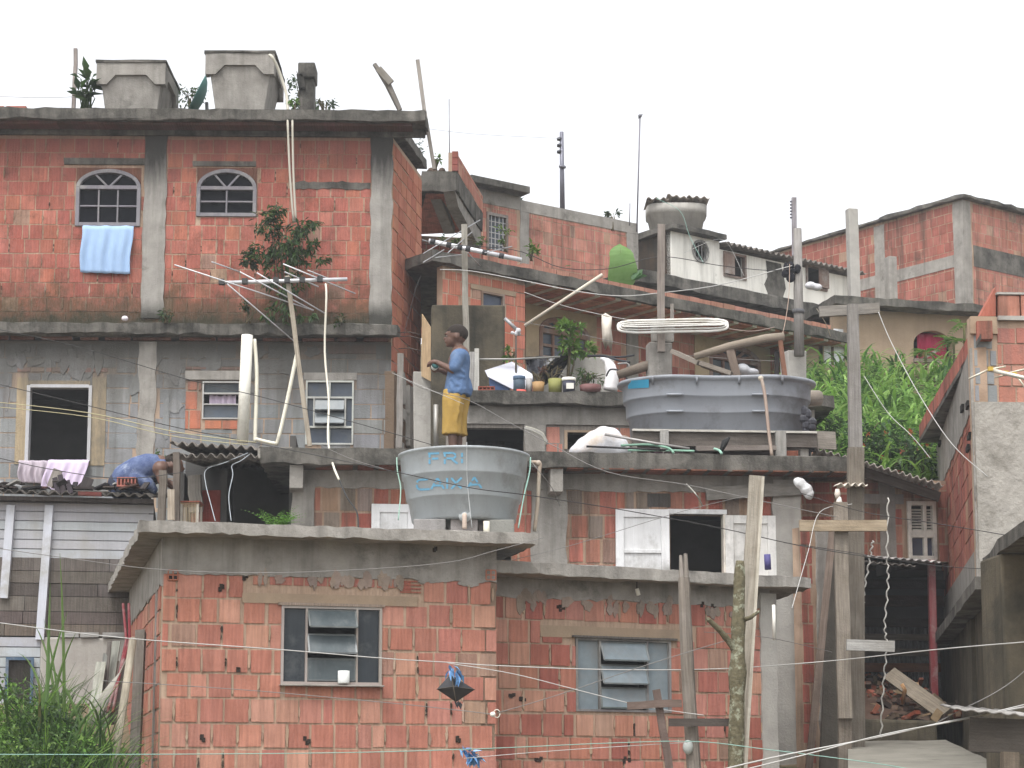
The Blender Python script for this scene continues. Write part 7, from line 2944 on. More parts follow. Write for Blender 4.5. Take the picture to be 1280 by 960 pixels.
for r_ in ((q[0], q[0] + fm, q[2], q[3]), (q[1] - fm, q[1], q[2], q[3]), (q[0] + fm, q[1] - fm, q[3] - fm, q[3]), (q[0] + fm, q[1] - fm, q[2], q[2] + fm), (q[0] + fm, q[1] - fm, zm - .06, zm + .02)):
    fr.fbox(WV, r_, -.05, .035, wh)
xm = q[0] + (q[1] - q[0]) * .6
fr.fbox(WV, (xm - .02, xm + .02, q[2] + fm, q[3] - fm), -.05, .032, wh)
f_ = fr.build('window', M['painted_wood'], al, bevel=.004)
ml = MB()
z = zm + .03
while z < q[3] - fm - .02:
    for a, b in ((q[0] + fm, xm - .02), (xm + .02, q[1] - fm)):
        ml.bar(WV.P(a, z, .0), WV.P(b, z, .0), .03, .008, (.74, .7, .63), up=(WV.n.x * .5, WV.n.y * .5, .8))
    z += .032
ml.build('shutter_slats', M['painted_wood'], f_)
pn = MB()
pn.fbox(WV, (q[0] + fm, q[1] - fm, q[2] + fm, zm - .06), -.03, -.024, (2.2, 2.0, 2.6))
pn.build('pane', M['glass'], f_)
rm = MB()
room(rm, WV, vw, .8, .1)
rm.build('room', M['dark_room'], al)
mb = MB()
p, q = at(1018, 561, 21.5), at(1180, 607, 21.5)
corr(mb, p, q - p, V((.25, 2.4, .12)), 18, .018, .012, col=(2.2, 2.2, 2.2))
mb.build('roof', M['sheet'], al)
mb = MB()
mb.bar(p + V((.2, .25, -.09)), q + V((0, .25, -.09)), .07, .1, (.12, .1, .085))
mb.build('rafter', M['wood'], al)

st_ = thing('alley_store', 'dark open store of tin and planks with a red post beneath the little alley house', 'shed', hbase(at(1120, 880, 22.5)))
mb = MB()
p, q = at(1060, 694, 21.2), at(1176, 703, 21.2)
corr(mb, p, q - p, V((0, 1.2, .12)), 12, .012, .01, col=(2.4, 2.5, 2.7))
corr(mb, p + V((.02, -.03, -.07)), (q - p) * .7, V((0, 1.1, .12)), 9, .012, .01, col=(.9, .9, .9))
mb.build('roof', M['sheet'], st_)
WS = W.rot(1065, 780, 22.9, 5)
mb = MB()
p, q = WS.P(.05, WS.sz(1110, 775)[1], .02), WS.P(WS.sz(1180, 780)[0], WS.sz(1180, 775)[1], .02)
corr(mb, p, q - p, V((0, -.02, -1.0)), 22, .018, .008, col=(.8, .9, 1.0))
mb.build('tin_wall', M['sheet'], st_)
mb = MB()
for y, h_, c_ in ((731, 12, (.07, .055, .05)), (752, 14, (.09, .06, .05)), (779, 11, (.07, .055, .05)), (797, 8, (.24, .21, .18)), (816, 9, (.2, .17, .14)), (835, 11, (.22, .1, .05))):
    p, q = WS.P(.0, WS.sz(1120, y)[1], .08), WS.P(WS.sz(1182, 780)[0], WS.sz(1120, y)[1], .08)
    mb.bar(p, q, .03, h_ * 22.9 / F, jit(c_))
mb.build('plank', M['wood'], st_)
mb = MB()
shell(mb, WS, -.6, 1.3, zf, zv0 + .0, th=.05, o=-.02)
wq = W.between(WS.P(-.5, 0), WS.P(-.5, 0, 1.5))
shell(mb, wq, 0, 1.5, zf, zv0 - .1, th=.05)
mb.build('back_wall', M['dark_room'], st_)
mb = MB()
mb.bar(at(1168, 880, 21.4), at(1164, 700, 21.4), .075, .075, (.21, .03, .035))
mb.build('post', M['painted_wood'], st_)

# rubble, kerb, ramp and plank
M['ramp'] = mat('trodden cement ramp', (.25, .235, .2), (.17, .16, .135), 3, .95, .35, 30, (.09, .085, .07), 0, False, .2, stain_lo=.55, stain_hi=.75)
mb = MB()
nx_, ny_ = 18, 12
p0, p1 = at(1066, 905, 20.0), at(1178, 905, 20.0)
vs = []
for j in range(ny_ + 1):
    for i in range(nx_ + 1):
        u, v_ = i / nx_, j / ny_
        x = p0.x + (p1.x - p0.x + .25) * u
        y = 19.9 + 2.9 * v_
        z = 2.2 + .72 * v_ ** .8 * (1 - .35 * u) + noise.noise(V((x * 4, y * 4, 1))) * .08
        vs.append(V((x, y, z)))
m_ = nx_ + 1
mb.add(vs, [[j * m_ + i, j * m_ + i + 1, (j + 1) * m_ + i + 1, (j + 1) * m_ + i] for j in range(ny_) for i in range(nx_)], (.10, .065, .05), None, True)
for k in range(190):
    v_ = random.choice(vs)
    d = V((rnd(-1, 1), rnd(-.6, .6), rnd(-.4, .6))).normalized()
    L = rnd(.03, .14)
    mb.bar(v_ + V((rnd(-.05, .05), rnd(-.05, .05), .02)), v_ + d * L + V((0, 0, .03)), rnd(.02, .08), rnd(.015, .05), jit(random.choice([(.25, .08, .05), (.3, .11, .07), (.2, .15, .11), (.12, .09, .07), (.34, .24, .15), (.08, .06, .05)]), .2))
o = mb.build('rubble', M['earth'])
o['kind'] = 'stuff'
tag(o, 'slope of broken brick and earth below the dark alley store', 'rubble')
mb = MB()
wq = W.rot(1064, 905, 19.7, 2)
mb.fbox(wq, (0, wq.sz(1172, 905)[0], 1.6, wq.sz(1110, 899)[1]), -.25, 0, jz=.015)
tag(mb.build('kerb_wall', M['mossy'], bevel=.03), 'low mossy kerb wall holding back the rubble at the top of the ramp', 'wall')
mb = MB()
r0, r1 = at(1060, 962, 15.6), at(1262, 962, 15.6)
r2, r3 = at(1182, 925, 19.6), at(1060, 926, 19.6)
q_ = [r0, r1, r2, r3]
n = 10
vs = []
for j in range(n + 1):
    for i in range(n + 1):
        u, v_ = i / n, j / n
        a = r0.lerp(r1, u)
        b = r3.lerp(r2, u)
        p = a.lerp(b, v_)
        vs.append(p + V((0, 0, noise.noise(p * 2.3) * .012)))
mb.add(vs, [[j * (n + 1) + i, j * (n + 1) + i + 1, (j + 1) * (n + 1) + i + 1, (j + 1) * (n + 1) + i] for j in range(n) for i in range(n)], (1, 1, 1), None, True)
mb.add([r0, r1, r1 - V((0, 0, .5)), r0 - V((0, 0, .5))], [[0, 3, 2, 1]])
o = mb.build('ramp_path', M['ramp'])
o['kind'] = 'structure'
beam([(1112, 842, 20.9), (1182, 893, 20.0)], .16, (.27, .23, .18), 'plank', 'wide bare plank sloping down over the rubble', 'plank', h=.04, up=(-.3, -1, .4))
beam([(1128, 880, 20.6), (1131, 862, 20.5), (1127, 855, 20.5)], .02, (.55, .32, .16), 'stick', 'forked orange stick poking out of the rubble', 'stick', round_=True)

# posts by the alley
beam([(1071, 985, 18.6), (1069, 700, 18.6), (1068.5, 380, 18.6)], [.085, .082, .078], (.27, .25, .225), 'utility_post', 'tall squared grey timber post rising beside the grassy bank with a cross beam near its top', 'post', h=.12, seg=5, wob=.004) if False else None
t = thing('utility_post', 'tall grey timber post by the grassy bank carrying a cross beam near its top', 'post', at(1070, 990, 18.6))
mb = MB()
mb.bar(at(1070, 990, 18.6), at(1069, 560, 18.6), .145, .12, (.20, .175, .145), seg=6, wob=.004)
mb.bar(at(1069, 562, 18.6), at(1066, 381, 18.6), .12, .11, (.26, .245, .23), taper=.8, seg=5, wob=.004)
mb.build('shaft', M['wood'], t)
mb = MB()
mb.bar(at(1024, 390, 18.7), at(1099, 385, 18.7), .05, .10, (.27, .25, .225), seg=4, wob=.003)
mb.build('cross_beam', M['wood'], t)
mb = MB()
a = at(1049, 606, 18.4)
corr(mb, a, at(1085, 606, 18.4) - a, V((0, .35, .03)), 4, .016, .006, col=(3.0, 3.0, 2.9))
mb.build('rain_cap', M['sheet'], t)
for px, py in ((1047, 618), (1049, 628)):
    mb = MB()
    c = at(px, py, 18.45)
    mb.tube([c + V((-.0, 0, .05)), c, c - V((0, 0, .04))], [.02, .03, .018], 8, (.62, .55, .48) if py < 620 else (.7, .66, .6))
    mb.build('insulator', M['plain'], t)
t = thing('timber_cross', 'pale sawn timber post with a wide cross bar standing in front of the alley', 'post', at(1052, 895, 18.2))
mb = MB()
mb.bar(at(1056, 898, 18.25), at(1050, 628, 18.25), .125, .06, (.27, .235, .195), seg=5, wob=.003)
mb.build('shaft', M['wood'], t)
mb = MB()
mb.bar(at(999, 657, 18.17), at(1108, 657, 18.17), .05, .1, (.38, .305, .215), seg=4, wob=.002)
mb.build('cross_bar', M['wood'], t)
mb = MB()
mb.bar(at(1056, 985, 18.3), at(1056, 892, 18.3), .12, .06, (.2, .17, .14))
mb.build('lower_shaft', M['wood'], t)
beam([(1058, 806, 18.1), (1118, 808, 18.1)], .10, (.42, .41, .39), 'bracket_board', 'short grey board fixed flat across the alley posts', 'board', h=.04, up=(0, -1, 0))
beam([(1011, 962, 19.4), (1041, 660, 19.6)], .07, (.22, .17, .14), 'plank', 'thin brown board leaning in the alley beside the house with white shutters', 'plank', h=.03)
mb = MB()
wq = W.rot(1018, 800, 19.75, 8)
mb.prism(wq, [(0, 1.3), (wq.sz(1046, 900)[0], 1.3), (wq.sz(1047, 700)[0], wq.sz(1040, 655)[1]), (wq.sz(1040, 700)[0], wq.sz(1040, 650)[1])], -.05, 0, (.36, .34, .31))
tag(mb.build('cement_slab', M['concrete']), 'grey cement panel leaning at the mouth of the alley behind the pale timber post', 'panel')
for pp, lab in (([(1091, 676, 18.9), (1087, 700, 18.9), (1080, 740, 18.9), (1078, 770, 18.9), (1075, 796, 18.9)], 'curly pale wire dangling in the dark alley store, nearer the posts'),
                ([(1110, 622, 18.9), (1109, 690, 18.9), (1110, 730, 18.9), (1106, 780, 18.9), (1108, 810, 18.9), (1104, 860, 18.9), (1101, 922, 18.9)], 'longest curly pale wire dangling in the dark alley store')):
    mb = MB()
    c = curve_pts([at(*p) for p in pp], 10)
    c = [p + V((.012 * sin(i * 1.9), .012 * cos(i * 1.9), 0)) for i, p in enumerate(c)]
    mb.tube(c, .008, 5, (.5, .48, .44))
    tag(mb.build('dangling_wire', M['wire']), lab, 'cable')

# ------------------------------------------------------------------ GRASSY BANK
mb = MB()
nx_, ny_ = 16, 16
vs = []
for j in range(ny_ + 1):
    v_ = j / ny_
    Y = 23.4 + 7.4 * v_
    for i in range(nx_ + 1):
        u = i / nx_
        px = 985 + 240 * u
        py = 600 - 135 * v_
        p = at(px, py, Y)
        p.z -= .35 - noise.noise(p * .9) * .15
        vs.append(p)
m_ = nx_ + 1
mb.add(vs, [[j * m_ + i, j * m_ + i + 1, (j + 1) * m_ + i + 1, (j + 1) * m_ + i] for j in range(ny_) for i in range(nx_)], (1, 1, 1), None, True)
o = mb.build('hill_bank', M['soil'])
o['kind'] = 'structure'
GR = [(.19, .34, .065), (.15, .28, .055), (.24, .40, .09), (.30, .46, .14), (.10, .2, .05)]
mb = MB()
for k in range(620):
    i, j = rnd(0, nx_), rnd(0, ny_)
    v_ = vs[int(j) * m_ + int(i)].lerp(vs[int(j) * m_ + min(nx_, int(i) + 1)], i % 1)
    v_ = v_ + (vs[min(ny_, int(j) + 1) * m_ + int(i)] - vs[int(j) * m_ + int(i)]) * (j % 1)
    hh_ = rnd(.45, .95)
    tone = random.choice([GR, GR, GR[2:4], [(.075, .155, .04), (.06, .13, .035)]])
    # leafy canes: a stem with long leaves arching off it at several heights
    a0_ = rnd(0, 6.28)
    for b in range(13):
        t_ = b / 13
        blade(mb, v_ + V((rnd(-.07, .07), rnd(-.07, .07), hh_ * .75 * t_)), rnd(.24, .42), rnd(.028, .05), a0_ + b * 2.4 + rnd(-.5, .5), rnd(.8, 1.7), jit(random.choice(tone), .2), 5)
o = mb.build('grass', M['leaf'])
o['kind'] = 'stuff'
tag(o, 'tall bright grass arching over the bank below the beige house', 'grass')
for px, py, Y, r, n, lab in ((1060, 555, 23.9, .5, 420, 'dark bushy shrub at the foot of the bank beside the tall grey timber post'), (1105, 562, 23.8, .42, 420, 'dark shrub with a few orange flowers at the foot of the bank'), (1148, 572, 23.6, .34, 300, 'rounded dark shrub at the foot of the bank touching the brick edged slab')):
    p = at(px, py, Y)
    t = plant('shrub', lab, 'shrub', (p.x, p.y, p.z - .45), p, (r, .3, .33), n, .10, DG + [(.05, .1, .035)], stems=6)
    if 'orange' in lab or 'rounded' in lab:
        for k in range(9):
            fl = MB()
            c = p + V((rnd(-r, r) * .9, -.3 + rnd(-.05, .1), rnd(-.25, .3)))
            for q in range(4):
                leaf(fl, c, V((rnd(-1, 1), rnd(-1, 0), rnd(-1, 1))).normalized(), .05, 1.6, (.45, .12, .06))
            fl.build('flower', M['leaf'], t)
for px, py, Y, lab in ((1157, 440, 30.4, 'feathery bright green sapling in front of the red curtain'), (1192, 428, 30.0, 'bright green sapling in front of the beige house close to the brick edged slab'), (1205, 405, 30.0, 'single light green frond showing above the brick edged slab')):
    p = at(px, py, Y)
    t = thing('sapling', lab, 'plant', (p.x, p.y, p.z - .6))
    lf, st = MB(), MB()
    st.tube([V((p.x, p.y, p.z - .6)), p], .02, 5, (.12, .12, .05))
    for k in range(13 if 'single' not in lab else 6):
        ang, up_ = rnd(0, 6.28), rnd(-.1, .9)
        d = V((cos(ang), sin(ang), up_)).normalized()
        L = rnd(.2, .38)
        for i in range(2, 10):
            q = p + d * (L * i / 9) - V((0, 0, .15 * (i / 9) ** 2))
            for sg in (-1, 1):
                leaf(lf, q, (V((-sin(ang) * sg, cos(ang) * sg, -.1)) + d * .6).normalized(), .12 * (1.2 - i / 12), 3, jit(random.choice(YG), .15))
    st.build('stem', M['wood'], t)
    lf.build('foliage', M['leaf'], t)

# ------------------------------------------------------------------ WEEDS at the picture's foot
mb = MB()
for k in range(230):
    px = rnd(-30, 150)
    Y = rnd(13.6, 16.2)
    p = at(px, 940, Y)
    zg_ = terr(p.x, Y) - .02
    cols_ = random.choice([GR, LG, LG, DG])
    top_ = .26 + .22 * (1 - abs(px - 60) / 110)
    for b in range(6):
        blade(mb, (p.x + rnd(-.08, .08), Y + rnd(-.08, .08), zg_), rnd(.55, 1.2) * top_ * 2.3, rnd(.008, .018), rnd(0, 6.28), rnd(.2, .9), jit(random.choice(cols_), .2), 4)
for k in range(74):
    px = rnd(-30, 150)
    Y = rnd(13.6, 15.8)
    p = at(px, 930, Y)
    top_ = .86 - .004 * max(0, px - 30)
    leaves(mb, (p.x, Y, terr(p.x, Y) + rnd(.02, top_)), (.22, .2, .13), 210, .048, random.choice([LG + GR[:2], LG + DG, GR[:3], LG + YG]), .1, long=1.9)
o = mb.build('undergrowth', M['leaf'])
o['kind'] = 'stuff'
tag(o, 'tangle of low weeds and grass on the mound below the timber shack', 'weeds')
t = thing('cane_clump', 'clump of tall reedy grass standing above the weeds in front of the timber shack', 'plant', at(66, 930, 14.8))
mb = MB()
b = V(ORG['cane_clump'])
for px, topy, bend in ((72, 690, .06), (58, 775, .05), (66, 730, .1), (95, 790, .35), (40, 780, .5), (20, 815, .8), (105, 850, .6), (120, 860, .7), (85, 765, .2), (50, 820, .3), (130, 880, .5), (30, 850, .9)):
    p = at(px, topy, 14.8)
    base = b + V((rnd(-.15, .25), rnd(-.1, .1), -.1))
    h_ = p.z - base.z
    d = p.x - base.x
    vs = []
    n = 9
    wd = rnd(.018, .032)
    col_ = jit(random.choice([(.12, .2, .06), (.16, .25, .09), (.1, .17, .05)]), .15)
    for k in range(n + 1):
        t_ = k / n
        q = base + V((d * t_ ** 1.6, 0, h_ * (t_ + (bend * (t_ - t_ * t_)))))
        ww = wd * (1 - t_ ** 2.5) * .5 + .001
        a = V((.94, .34, 0))
        vs += [q - a * ww, q + V((.0, -.006, 0)), q + a * ww]
    mb.add(vs, [[3 * k + c, 3 * k + c + 1, 3 * k + c + 4, 3 * k + c + 3] for k in range(n) for c in (0, 1)], col_)
for k in range(60):
    blade(mb, b + V((rnd(-.35, .45), rnd(-.2, .2), -.1)), rnd(.35, .85), rnd(.012, .024), rnd(0, 6.28), rnd(.4, 1.1), jit(random.choice(LG + LG + GR[:2] + [(.2, .2, .09)]), .2), 6)
mb.build('blade', M['leaf'], t)
beam([(166, 800, 16.2), (156, 870, 15.6), (141, 965, 15.2)], .032, (.37, .33, .26), 'stake', 'pale stripped stake leaning against the corner of the front house', 'stake', round_=True)
beam([(176, 790, 16.6), (168, 965, 16.0)], .08, (.16, .14, .12), 'post', 'dark post behind the pale stake at the corner of the front house', 'post')
for dx, lab in ((0, 'red pipe at the corner of the front house, the one nearer the shack'), (7, 'red pipe at the corner of the front house, the one touching its wall')):
    beam([(154 + dx, 755, 17.6), (158 + dx * .6, 800, 17.2), (150, 840, 16.6), (134 + dx, 890, 16.2)], .013, (.17, .016, .022), 'red_pipe', lab, 'pipe', m_='painted_wood', round_=True)
t = thing('scrap_pile', 'pile of broken boards and pale tiles between the shack and the front house', 'scrap', at(135, 880, 17.6))
for k in range(8):
    mb = MB()
    x = 112 + k * 5 + rnd(-3, 3)
    mb.bar(at(x - rnd(-6, 14), 905, 17.2 + .1 * k), at(x + rnd(4, 18), rnd(802, 840), 17.9 + .1 * k), rnd(.03, .09), .02, jit(random.choice([(.25, .24, .22), (.16, .14, .12), (.34, .33, .31), (.11, .09, .08)]), .2))
    mb.build('board', M['wood'], t)
for x0_ in (74, 100, 128):
    mb = MB()
    s_, z_ = WD.sz(x0_, 796)
    mb.bar(WD.P(s_, z_ + .015, .0), WD.P(s_ + rnd(.15, .24), z_ + .02, -.02), .14, .05, (.42, .42, .41))
    mb.build('tile', M['wood'], t)
mb = MB()
for k in range(12):
    strand(mb, [(122 - k * 1.5, 905, 15.8), (140 - k * .8, 862, 15.9), (160, 820 + k, 16.1)], .004, (.3, .28, .24), 4, 4)
tag(mb.build('netting', M['wire']), 'loose bundle of thin wires strung between the stakes and the weeds', 'wires')

# ------------------------------------------------------------------ POSTS in the foreground
t = thing('split_stake', 'grey weathered stake with a split forked tip, in front of the low brick house', 'stake', at(866, 985, 15.0))
mb = MB()
mb.tube(curve_pts([at(869, 985, 15.0), at(862, 880, 15.0), at(857, 780, 15.0), at(855, 722, 15.0)], 5), [.055, .055, .054, .053, .052, .05, .05, .05, .05, .048, .047, .046, .046, .045, .044, .043], 8, (.25, .22, .19), smooth=False)
mb.tube([at(852.5, 726, 15.0), at(851, 694, 15.0)], [.024, .012], 6, (.3, .27, .24), smooth=False)
mb.tube([at(857.5, 726, 15.0), at(857, 692, 15.0)], [.024, .014], 6, (.28, .25, .22), smooth=False)
mb.build('shaft', M['wood'], t)
mb = MB()
mb.ball(at(860, 934, 14.93), (.04, .03, .055), (.4, .42, .4), 8, 6)
mb.build('insulator', M['plain'], t)
t = thing('forked_trunk', 'lichen covered bare tree trunk with one broken side branch before the low brick house', 'trunk', at(923, 985, 14.8))
M['lichen'] = mat('lichened bark', (.17, .15, .095), (.09, .08, .05), 26, .95, .8, 40, (.30, .31, .23), 0, False, .1, stain_scale=14, stain_lo=.52, stain_hi=.6)
mb = MB()
mb.tube(curve_pts([at(919, 985, 14.8), at(921, 900, 14.8), at(922, 840, 14.8), at(923, 780, 14.8), at(924, 740, 14.8), at(925, 701, 14.8)], 4), [.062, .06, .058, .062, .058, .057, .055, .064, .07, .055, .05, .052, .056, .048, .045, .045, .043, .045, .042, .036, .03], 9)
mb.build('trunk', M['lichen'], t)
mb = MB()
mb.tube(curve_pts([at(919, 812, 14.8), at(910, 800, 14.75), at(898, 786, 14.7), at(884, 773, 14.65)], 4), [.034, .03, .026, .026, .024, .026, .024, .022, .022, .022, .02, .018, .015], 7)
mb.tube([at(926, 776, 14.8), at(938, 772, 14.75), at(949, 764, 14.7)], [.02, .016, .01], 6)
mb.build('branch', M['lichen'], t)
mb = MB()
mb.bar(at(922, 985, 15.25), at(946, 595, 15.25), .115, .05, (.38, .345, .29), seg=8, wob=.002)
mb.bar(at(930.5, 985, 15.22), at(953.5, 597, 15.22), .022, .04, (.58, .54, .46), seg=4)
tag(mb.build('sawn_post', M['wood']), 'tall sawn timber post leaning slightly in front of the open white shutters', 'post')
t = thing('wooden_cross', 'small cross of dark boards in front of the low brick house louvre window', 'post', at(838, 985, 14.6))
mb = MB()
mb.bar(at(841, 985, 14.6), at(820, 862, 14.6), .055, .04, (.15, .11, .095), seg=5, wob=.004)
mb.build('shaft', M['wood'], t)
mb = MB()
mb.bar(at(784, 882, 14.55), at(852, 879, 14.55), .035, .055, (.17, .125, .105), seg=4, wob=.003)
mb.build('cross_bar', M['wood'], t)
beam([(836, 903, 14.9), (919, 903, 14.92)], .035, (.10, .085, .075), 'rail_board', 'dark board nailed between the split stake and the lichen covered trunk', 'board', h=.058)
beam([(967, 756, 17.8), (968, 800, 17.8)], .016, (.7, .68, .62), 'pipe', 'pale pipe end hanging under the corner of the low slab', 'pipe', m_='plain', round_=True)
beam([(960, 712, 17.95), (959, 693, 17.95)], .03, (.08, .07, .2), 'peg', 'short dark blue peg standing on the slab below the open shutter', 'peg', m_='plain', round_=True)
# half hidden mug on the window sill
t = thing('mug', 'small white mug on the sill of the louvre window in the front house', 'mug', WA.P(WA.sz(429, 850, .03)[0], WA.sz(429, 855)[1], .05))
mb = MB()
c = V(ORG['mug'])
mb.lathe(c, [(0, 0), (.045, 0), (.048, .01), (.048, .105), (.043, .105), (.04, .02), (0, .02)], 18, (.72, .74, .72))
mb.build('body', M['plain'], t)
# sill the mug stands on
mb = MB()
mb.fbox(WA, (win[0] - .01, win[1] + .01, win[2] - .016, win[2] - .003), -.05, .088, (1, 1, 1))
mb.build('window_sill', M['concrete'], house, bevel=.004)

# ------------------------------------------------------------------ KITE and streamers on the wires
kt = thing('kite', 'black diamond kite caught on the wires in front of the front house', 'kite', at(569, 880, 15.2))
K = [at(563, 843, 15.2), at(593.5, 862, 15.25), at(570, 877.5, 15.2), at(546, 861.5, 15.2)]
kc_ = at(567, 860, 15.14)
mb = MB()
mb.add(K + [kc_] + [k + V((0, .008, 0)) for k in K] + [kc_ + V((0, .008, 0))], [[0, 3, 4], [3, 2, 4], [2, 1, 4], [1, 0, 4], [9, 8, 5], [9, 7, 8], [9, 6, 7], [9, 5, 6]], (.02, .02, .023))
mb.build('sail', M['plastic'], kt)
mb = MB()
mb.tube([K[0] + V((0, -.004, .03)), kc_ + V((0, -.004, 0)), K[2] + V((0, -.004, 0))], .004, 5, (.2, .17, .14))
mb.tube([K[3], kc_ + V((0, -.004, .01)), K[1]], .004, 5, (.1, .09, .08))
mb.build('spar', M['wood'], kt)
mb = MB()
p = at(571, 877, 15.2)
for k in range(5):
    leaf(mb, p + V((rnd(-.02, .03), 0, rnd(-.01, .01))), V((rnd(-.4, .8), -.2, -1)).normalized(), rnd(.03, .07), 2, (.02, .02, .022))
mb.build('tail', M['plastic'], kt)


def streamer(px, py, n, rx, ry, Y, label, down):
    m_ = MB()
    for k in range(n):
        t_ = rnd(0, 1)
        p = at(px + rx * t_ + rnd(-3, 3), py + ry * t_ + rnd(-3, 3), Y + rnd(-.03, .03))
        leaf(m_, p, V((rnd(-.6, 1) * (1 - down), rnd(-.5, .5), rnd(-1, .4) - down)).normalized(), rnd(.05, .11), 2.4, jit(random.choice([(.10, .26, .52), (.16, .36, .62), (.07, .18, .4)]), .15))
    return tag(m_.build('streamer', M['plastic']), label, 'plastic')


streamer(563, 831, 16, 8, 12, 15.15, 'scrap of blue plastic knotted to the wire above the black kite', .6)
streamer(577, 934, 34, 20, 14, 15.0, 'ragged blue plastic streamer caught on a low wire below the kite', .2)
mb = MB()
mb.ball(at(616, 893, 15.1), (.022, .02, .02), (.75, .74, .68), 8, 6)
pts = [at(621 + 4 * cos(t_ * .5), 892 + 5 * sin(t_ * .5), 15.1) for t_ in range(13)]
mb.tube(pts, .004, 5, (.6, .58, .5))
tag(mb.build('wire_ring', M['wire']), 'small wire ring with a pale knob where two wires join at the brick corner', 'ring')

# ------------------------------------------------------------------ TELEVISION AERIALS
an = thing('tv_aerial', 'large television aerial with long slanting rods on a leaning mast before the tall house', 'aerial', at(387, 556, 21.8))
mb = MB()
mb.bar(at(387, 558, 21.8), at(359, 345, 21.8), .05, .04, (.42, .37, .3), seg=4, wob=.003)
mb.build('mast', M['wood'], an)
mb = MB()
mb.tube([at(277, 353.5, 21.75), at(434, 349, 21.75)], .022, 8, (1.3, 1.3, 1.35))
mb.build('boom', M['metal'], an)
for a, b in (((218, 331), (392, 388)), ((265, 327.5), (300, 340)), ((300, 340), (391, 388)), ((321, 341), (408, 393)), ((354, 330), (444, 367)), ((356, 340), (398, 358.5)), ((385, 338), (420, 352)), ((284, 355), (368, 427))):
    mb = MB()
    mb.tube([at(a[0], a[1], 21.2 if a[0] < 300 else 21.5), at(b[0], b[1], 22.0)], .0075, 6, (1.2, 1.2, 1.25))
    mb.build('rod', M['metal'], an)
for x in (277, 306, 345, 359, 378, 400):
    mb = MB()
    p = at(x, 353 - (x - 277) * .028, 21.73)
    mb.box(p.x - .03, p.x + .03, 21.7, 21.77, p.z - .025, p.z + .035, (.05, .05, .05))
    mb.build('clamp', M['plain'], an)
mb = MB()
mb.tube(curve_pts([at(407, 355, 21.7), at(408, 372, 21.6), at(406, 440, 21.6), at(411, 500, 21.4), at(410, 548, 21.0), at(416, 580, 19.6), at(424, 600, 19.3)], 4), .012, 6, (.66, .62, .52))
mb.build('lead', M['wire'], an)
beam([(340, 556, 21.85), (366, 440, 21.82)], .03, (.6, .55, .42), 'brace_pipe', 'pale slanting pipe propped against the mast of the large aerial', 'pipe', m_='plain', round_=True) if False else None
cable([(424, 600, 19.25), (434, 622, 19.1), (446, 640, 19.0), (448, 660, 18.6)], .008, (.03, .03, .03), 'black lead hanging from the aerial cable over the shutter house wall')
an2 = thing('tv_aerial', 'small television aerial with a banded white boom beside the end of the striped eave', 'aerial', at(581, 412, 24.3))
mb = MB()
mb.bar(at(583, 440, 24.35), at(580, 281, 24.35), .075, .06, (.33, .31, .27), seg=5, wob=.004)
mb.build('mast', M['wood'], an2)
mb = MB()
mb.tube([at(536, 301, 24.2), at(652, 325, 24.2)], .03, 8, (1.35, 1.35, 1.42))
mb.build('boom', M['metal'], an2)
for x in (541, 561, 575, 585, 606, 627):
    mb = MB()
    y = 301 + (x - 536) * .207
    mb.tube([at(x - 3, y - .6, 24.2), at(x + 3, y + .6, 24.2)], .036, 8, (.04, .04, .045))
    mb.build('clamp', M['plain'], an2)
for a, b in (((529, 317), (600, 275)), ((529, 328), (555, 312)), ((528, 300), (535, 302)), ((560, 316), (590, 290)), ((585, 316), (600, 332)), ((606, 316), (640, 308)), ((545, 322), (580, 318))):
    mb = MB()
    mb.tube([at(a[0], a[1], 23.8), at(b[0], b[1], 24.6)], .007, 5, (.75, .75, .78))
    mb.build('rod', M['metal'], an2)
an3 = thing('tv_aerial', 'little yellowed aerial sticking out before the grey blocks of the rendered house', 'aerial', at(1270, 480, 16.6))
mb = MB()
mb.tube([at(1237, 462, 16.6), at(1300, 477, 16.4)], .018, 7, (1.25, 1.2, 1.05))
mb.build('boom', M['metal'], an3)
for a, b in (((1211, 473.5), (1238, 461)), ((1237, 462), (1257, 458)), ((1243, 472), (1268, 466)), ((1262, 466), (1284, 461)), ((1271, 470), (1285, 490))):
    mb = MB()
    mb.tube([at(a[0], a[1], 16.6), at(b[0], b[1], 16.6)], .009, 5, (1.2, 1.1, .9))
    mb.build('rod', M['metal'], an3)
for x, y in ((1238, 462), (1257, 467), (1268, 469)):
    mb = MB()
    p = at(x, y, 16.58)
    mb.box(p.x - .02, p.x + .02, 16.56, 16.6, p.z - .012, p.z + .022, (.5, .34, .06))
    mb.build('clamp', M['plain'], an3)
# slanting pole with a rag at its foot
beam([(656, 407, 23.6), (706, 374, 23.4), (753, 343, 23.2)], .019, (.62, .56, .46), 'pole', 'long cream pole slanting up across the striped eave', 'pole', m_='plain', round_=True)
beam([(631, 398, 23.7), (647, 413, 23.7)], .022, (.62, .62, .64), 'pipe', 'short pale pipe slanting down to the white rag by the flush brick wall', 'pipe', m_='metal', round_=True)
mb = MB()
c = at(645, 416, 23.65)
for k in range(6):
    mb.ball(c + V((rnd(-.05, .06), rnd(-.03, .03), rnd(-.04, .03))), (.026, .022, rnd(.02, .04)), (.62, .62, .65), 7, 5)
tag(weld(mb.build('rag', M['sheeting']), .009, 2), 'knotted white rag where the slanting poles meet on the thin stem', 'rag')
beam([(645, 487, 23.6), (645, 415, 23.65)], .012, (.1, .085, .07), 'stem', 'thin dark stick holding up the white rag on the terrace', 'stick', round_=True)

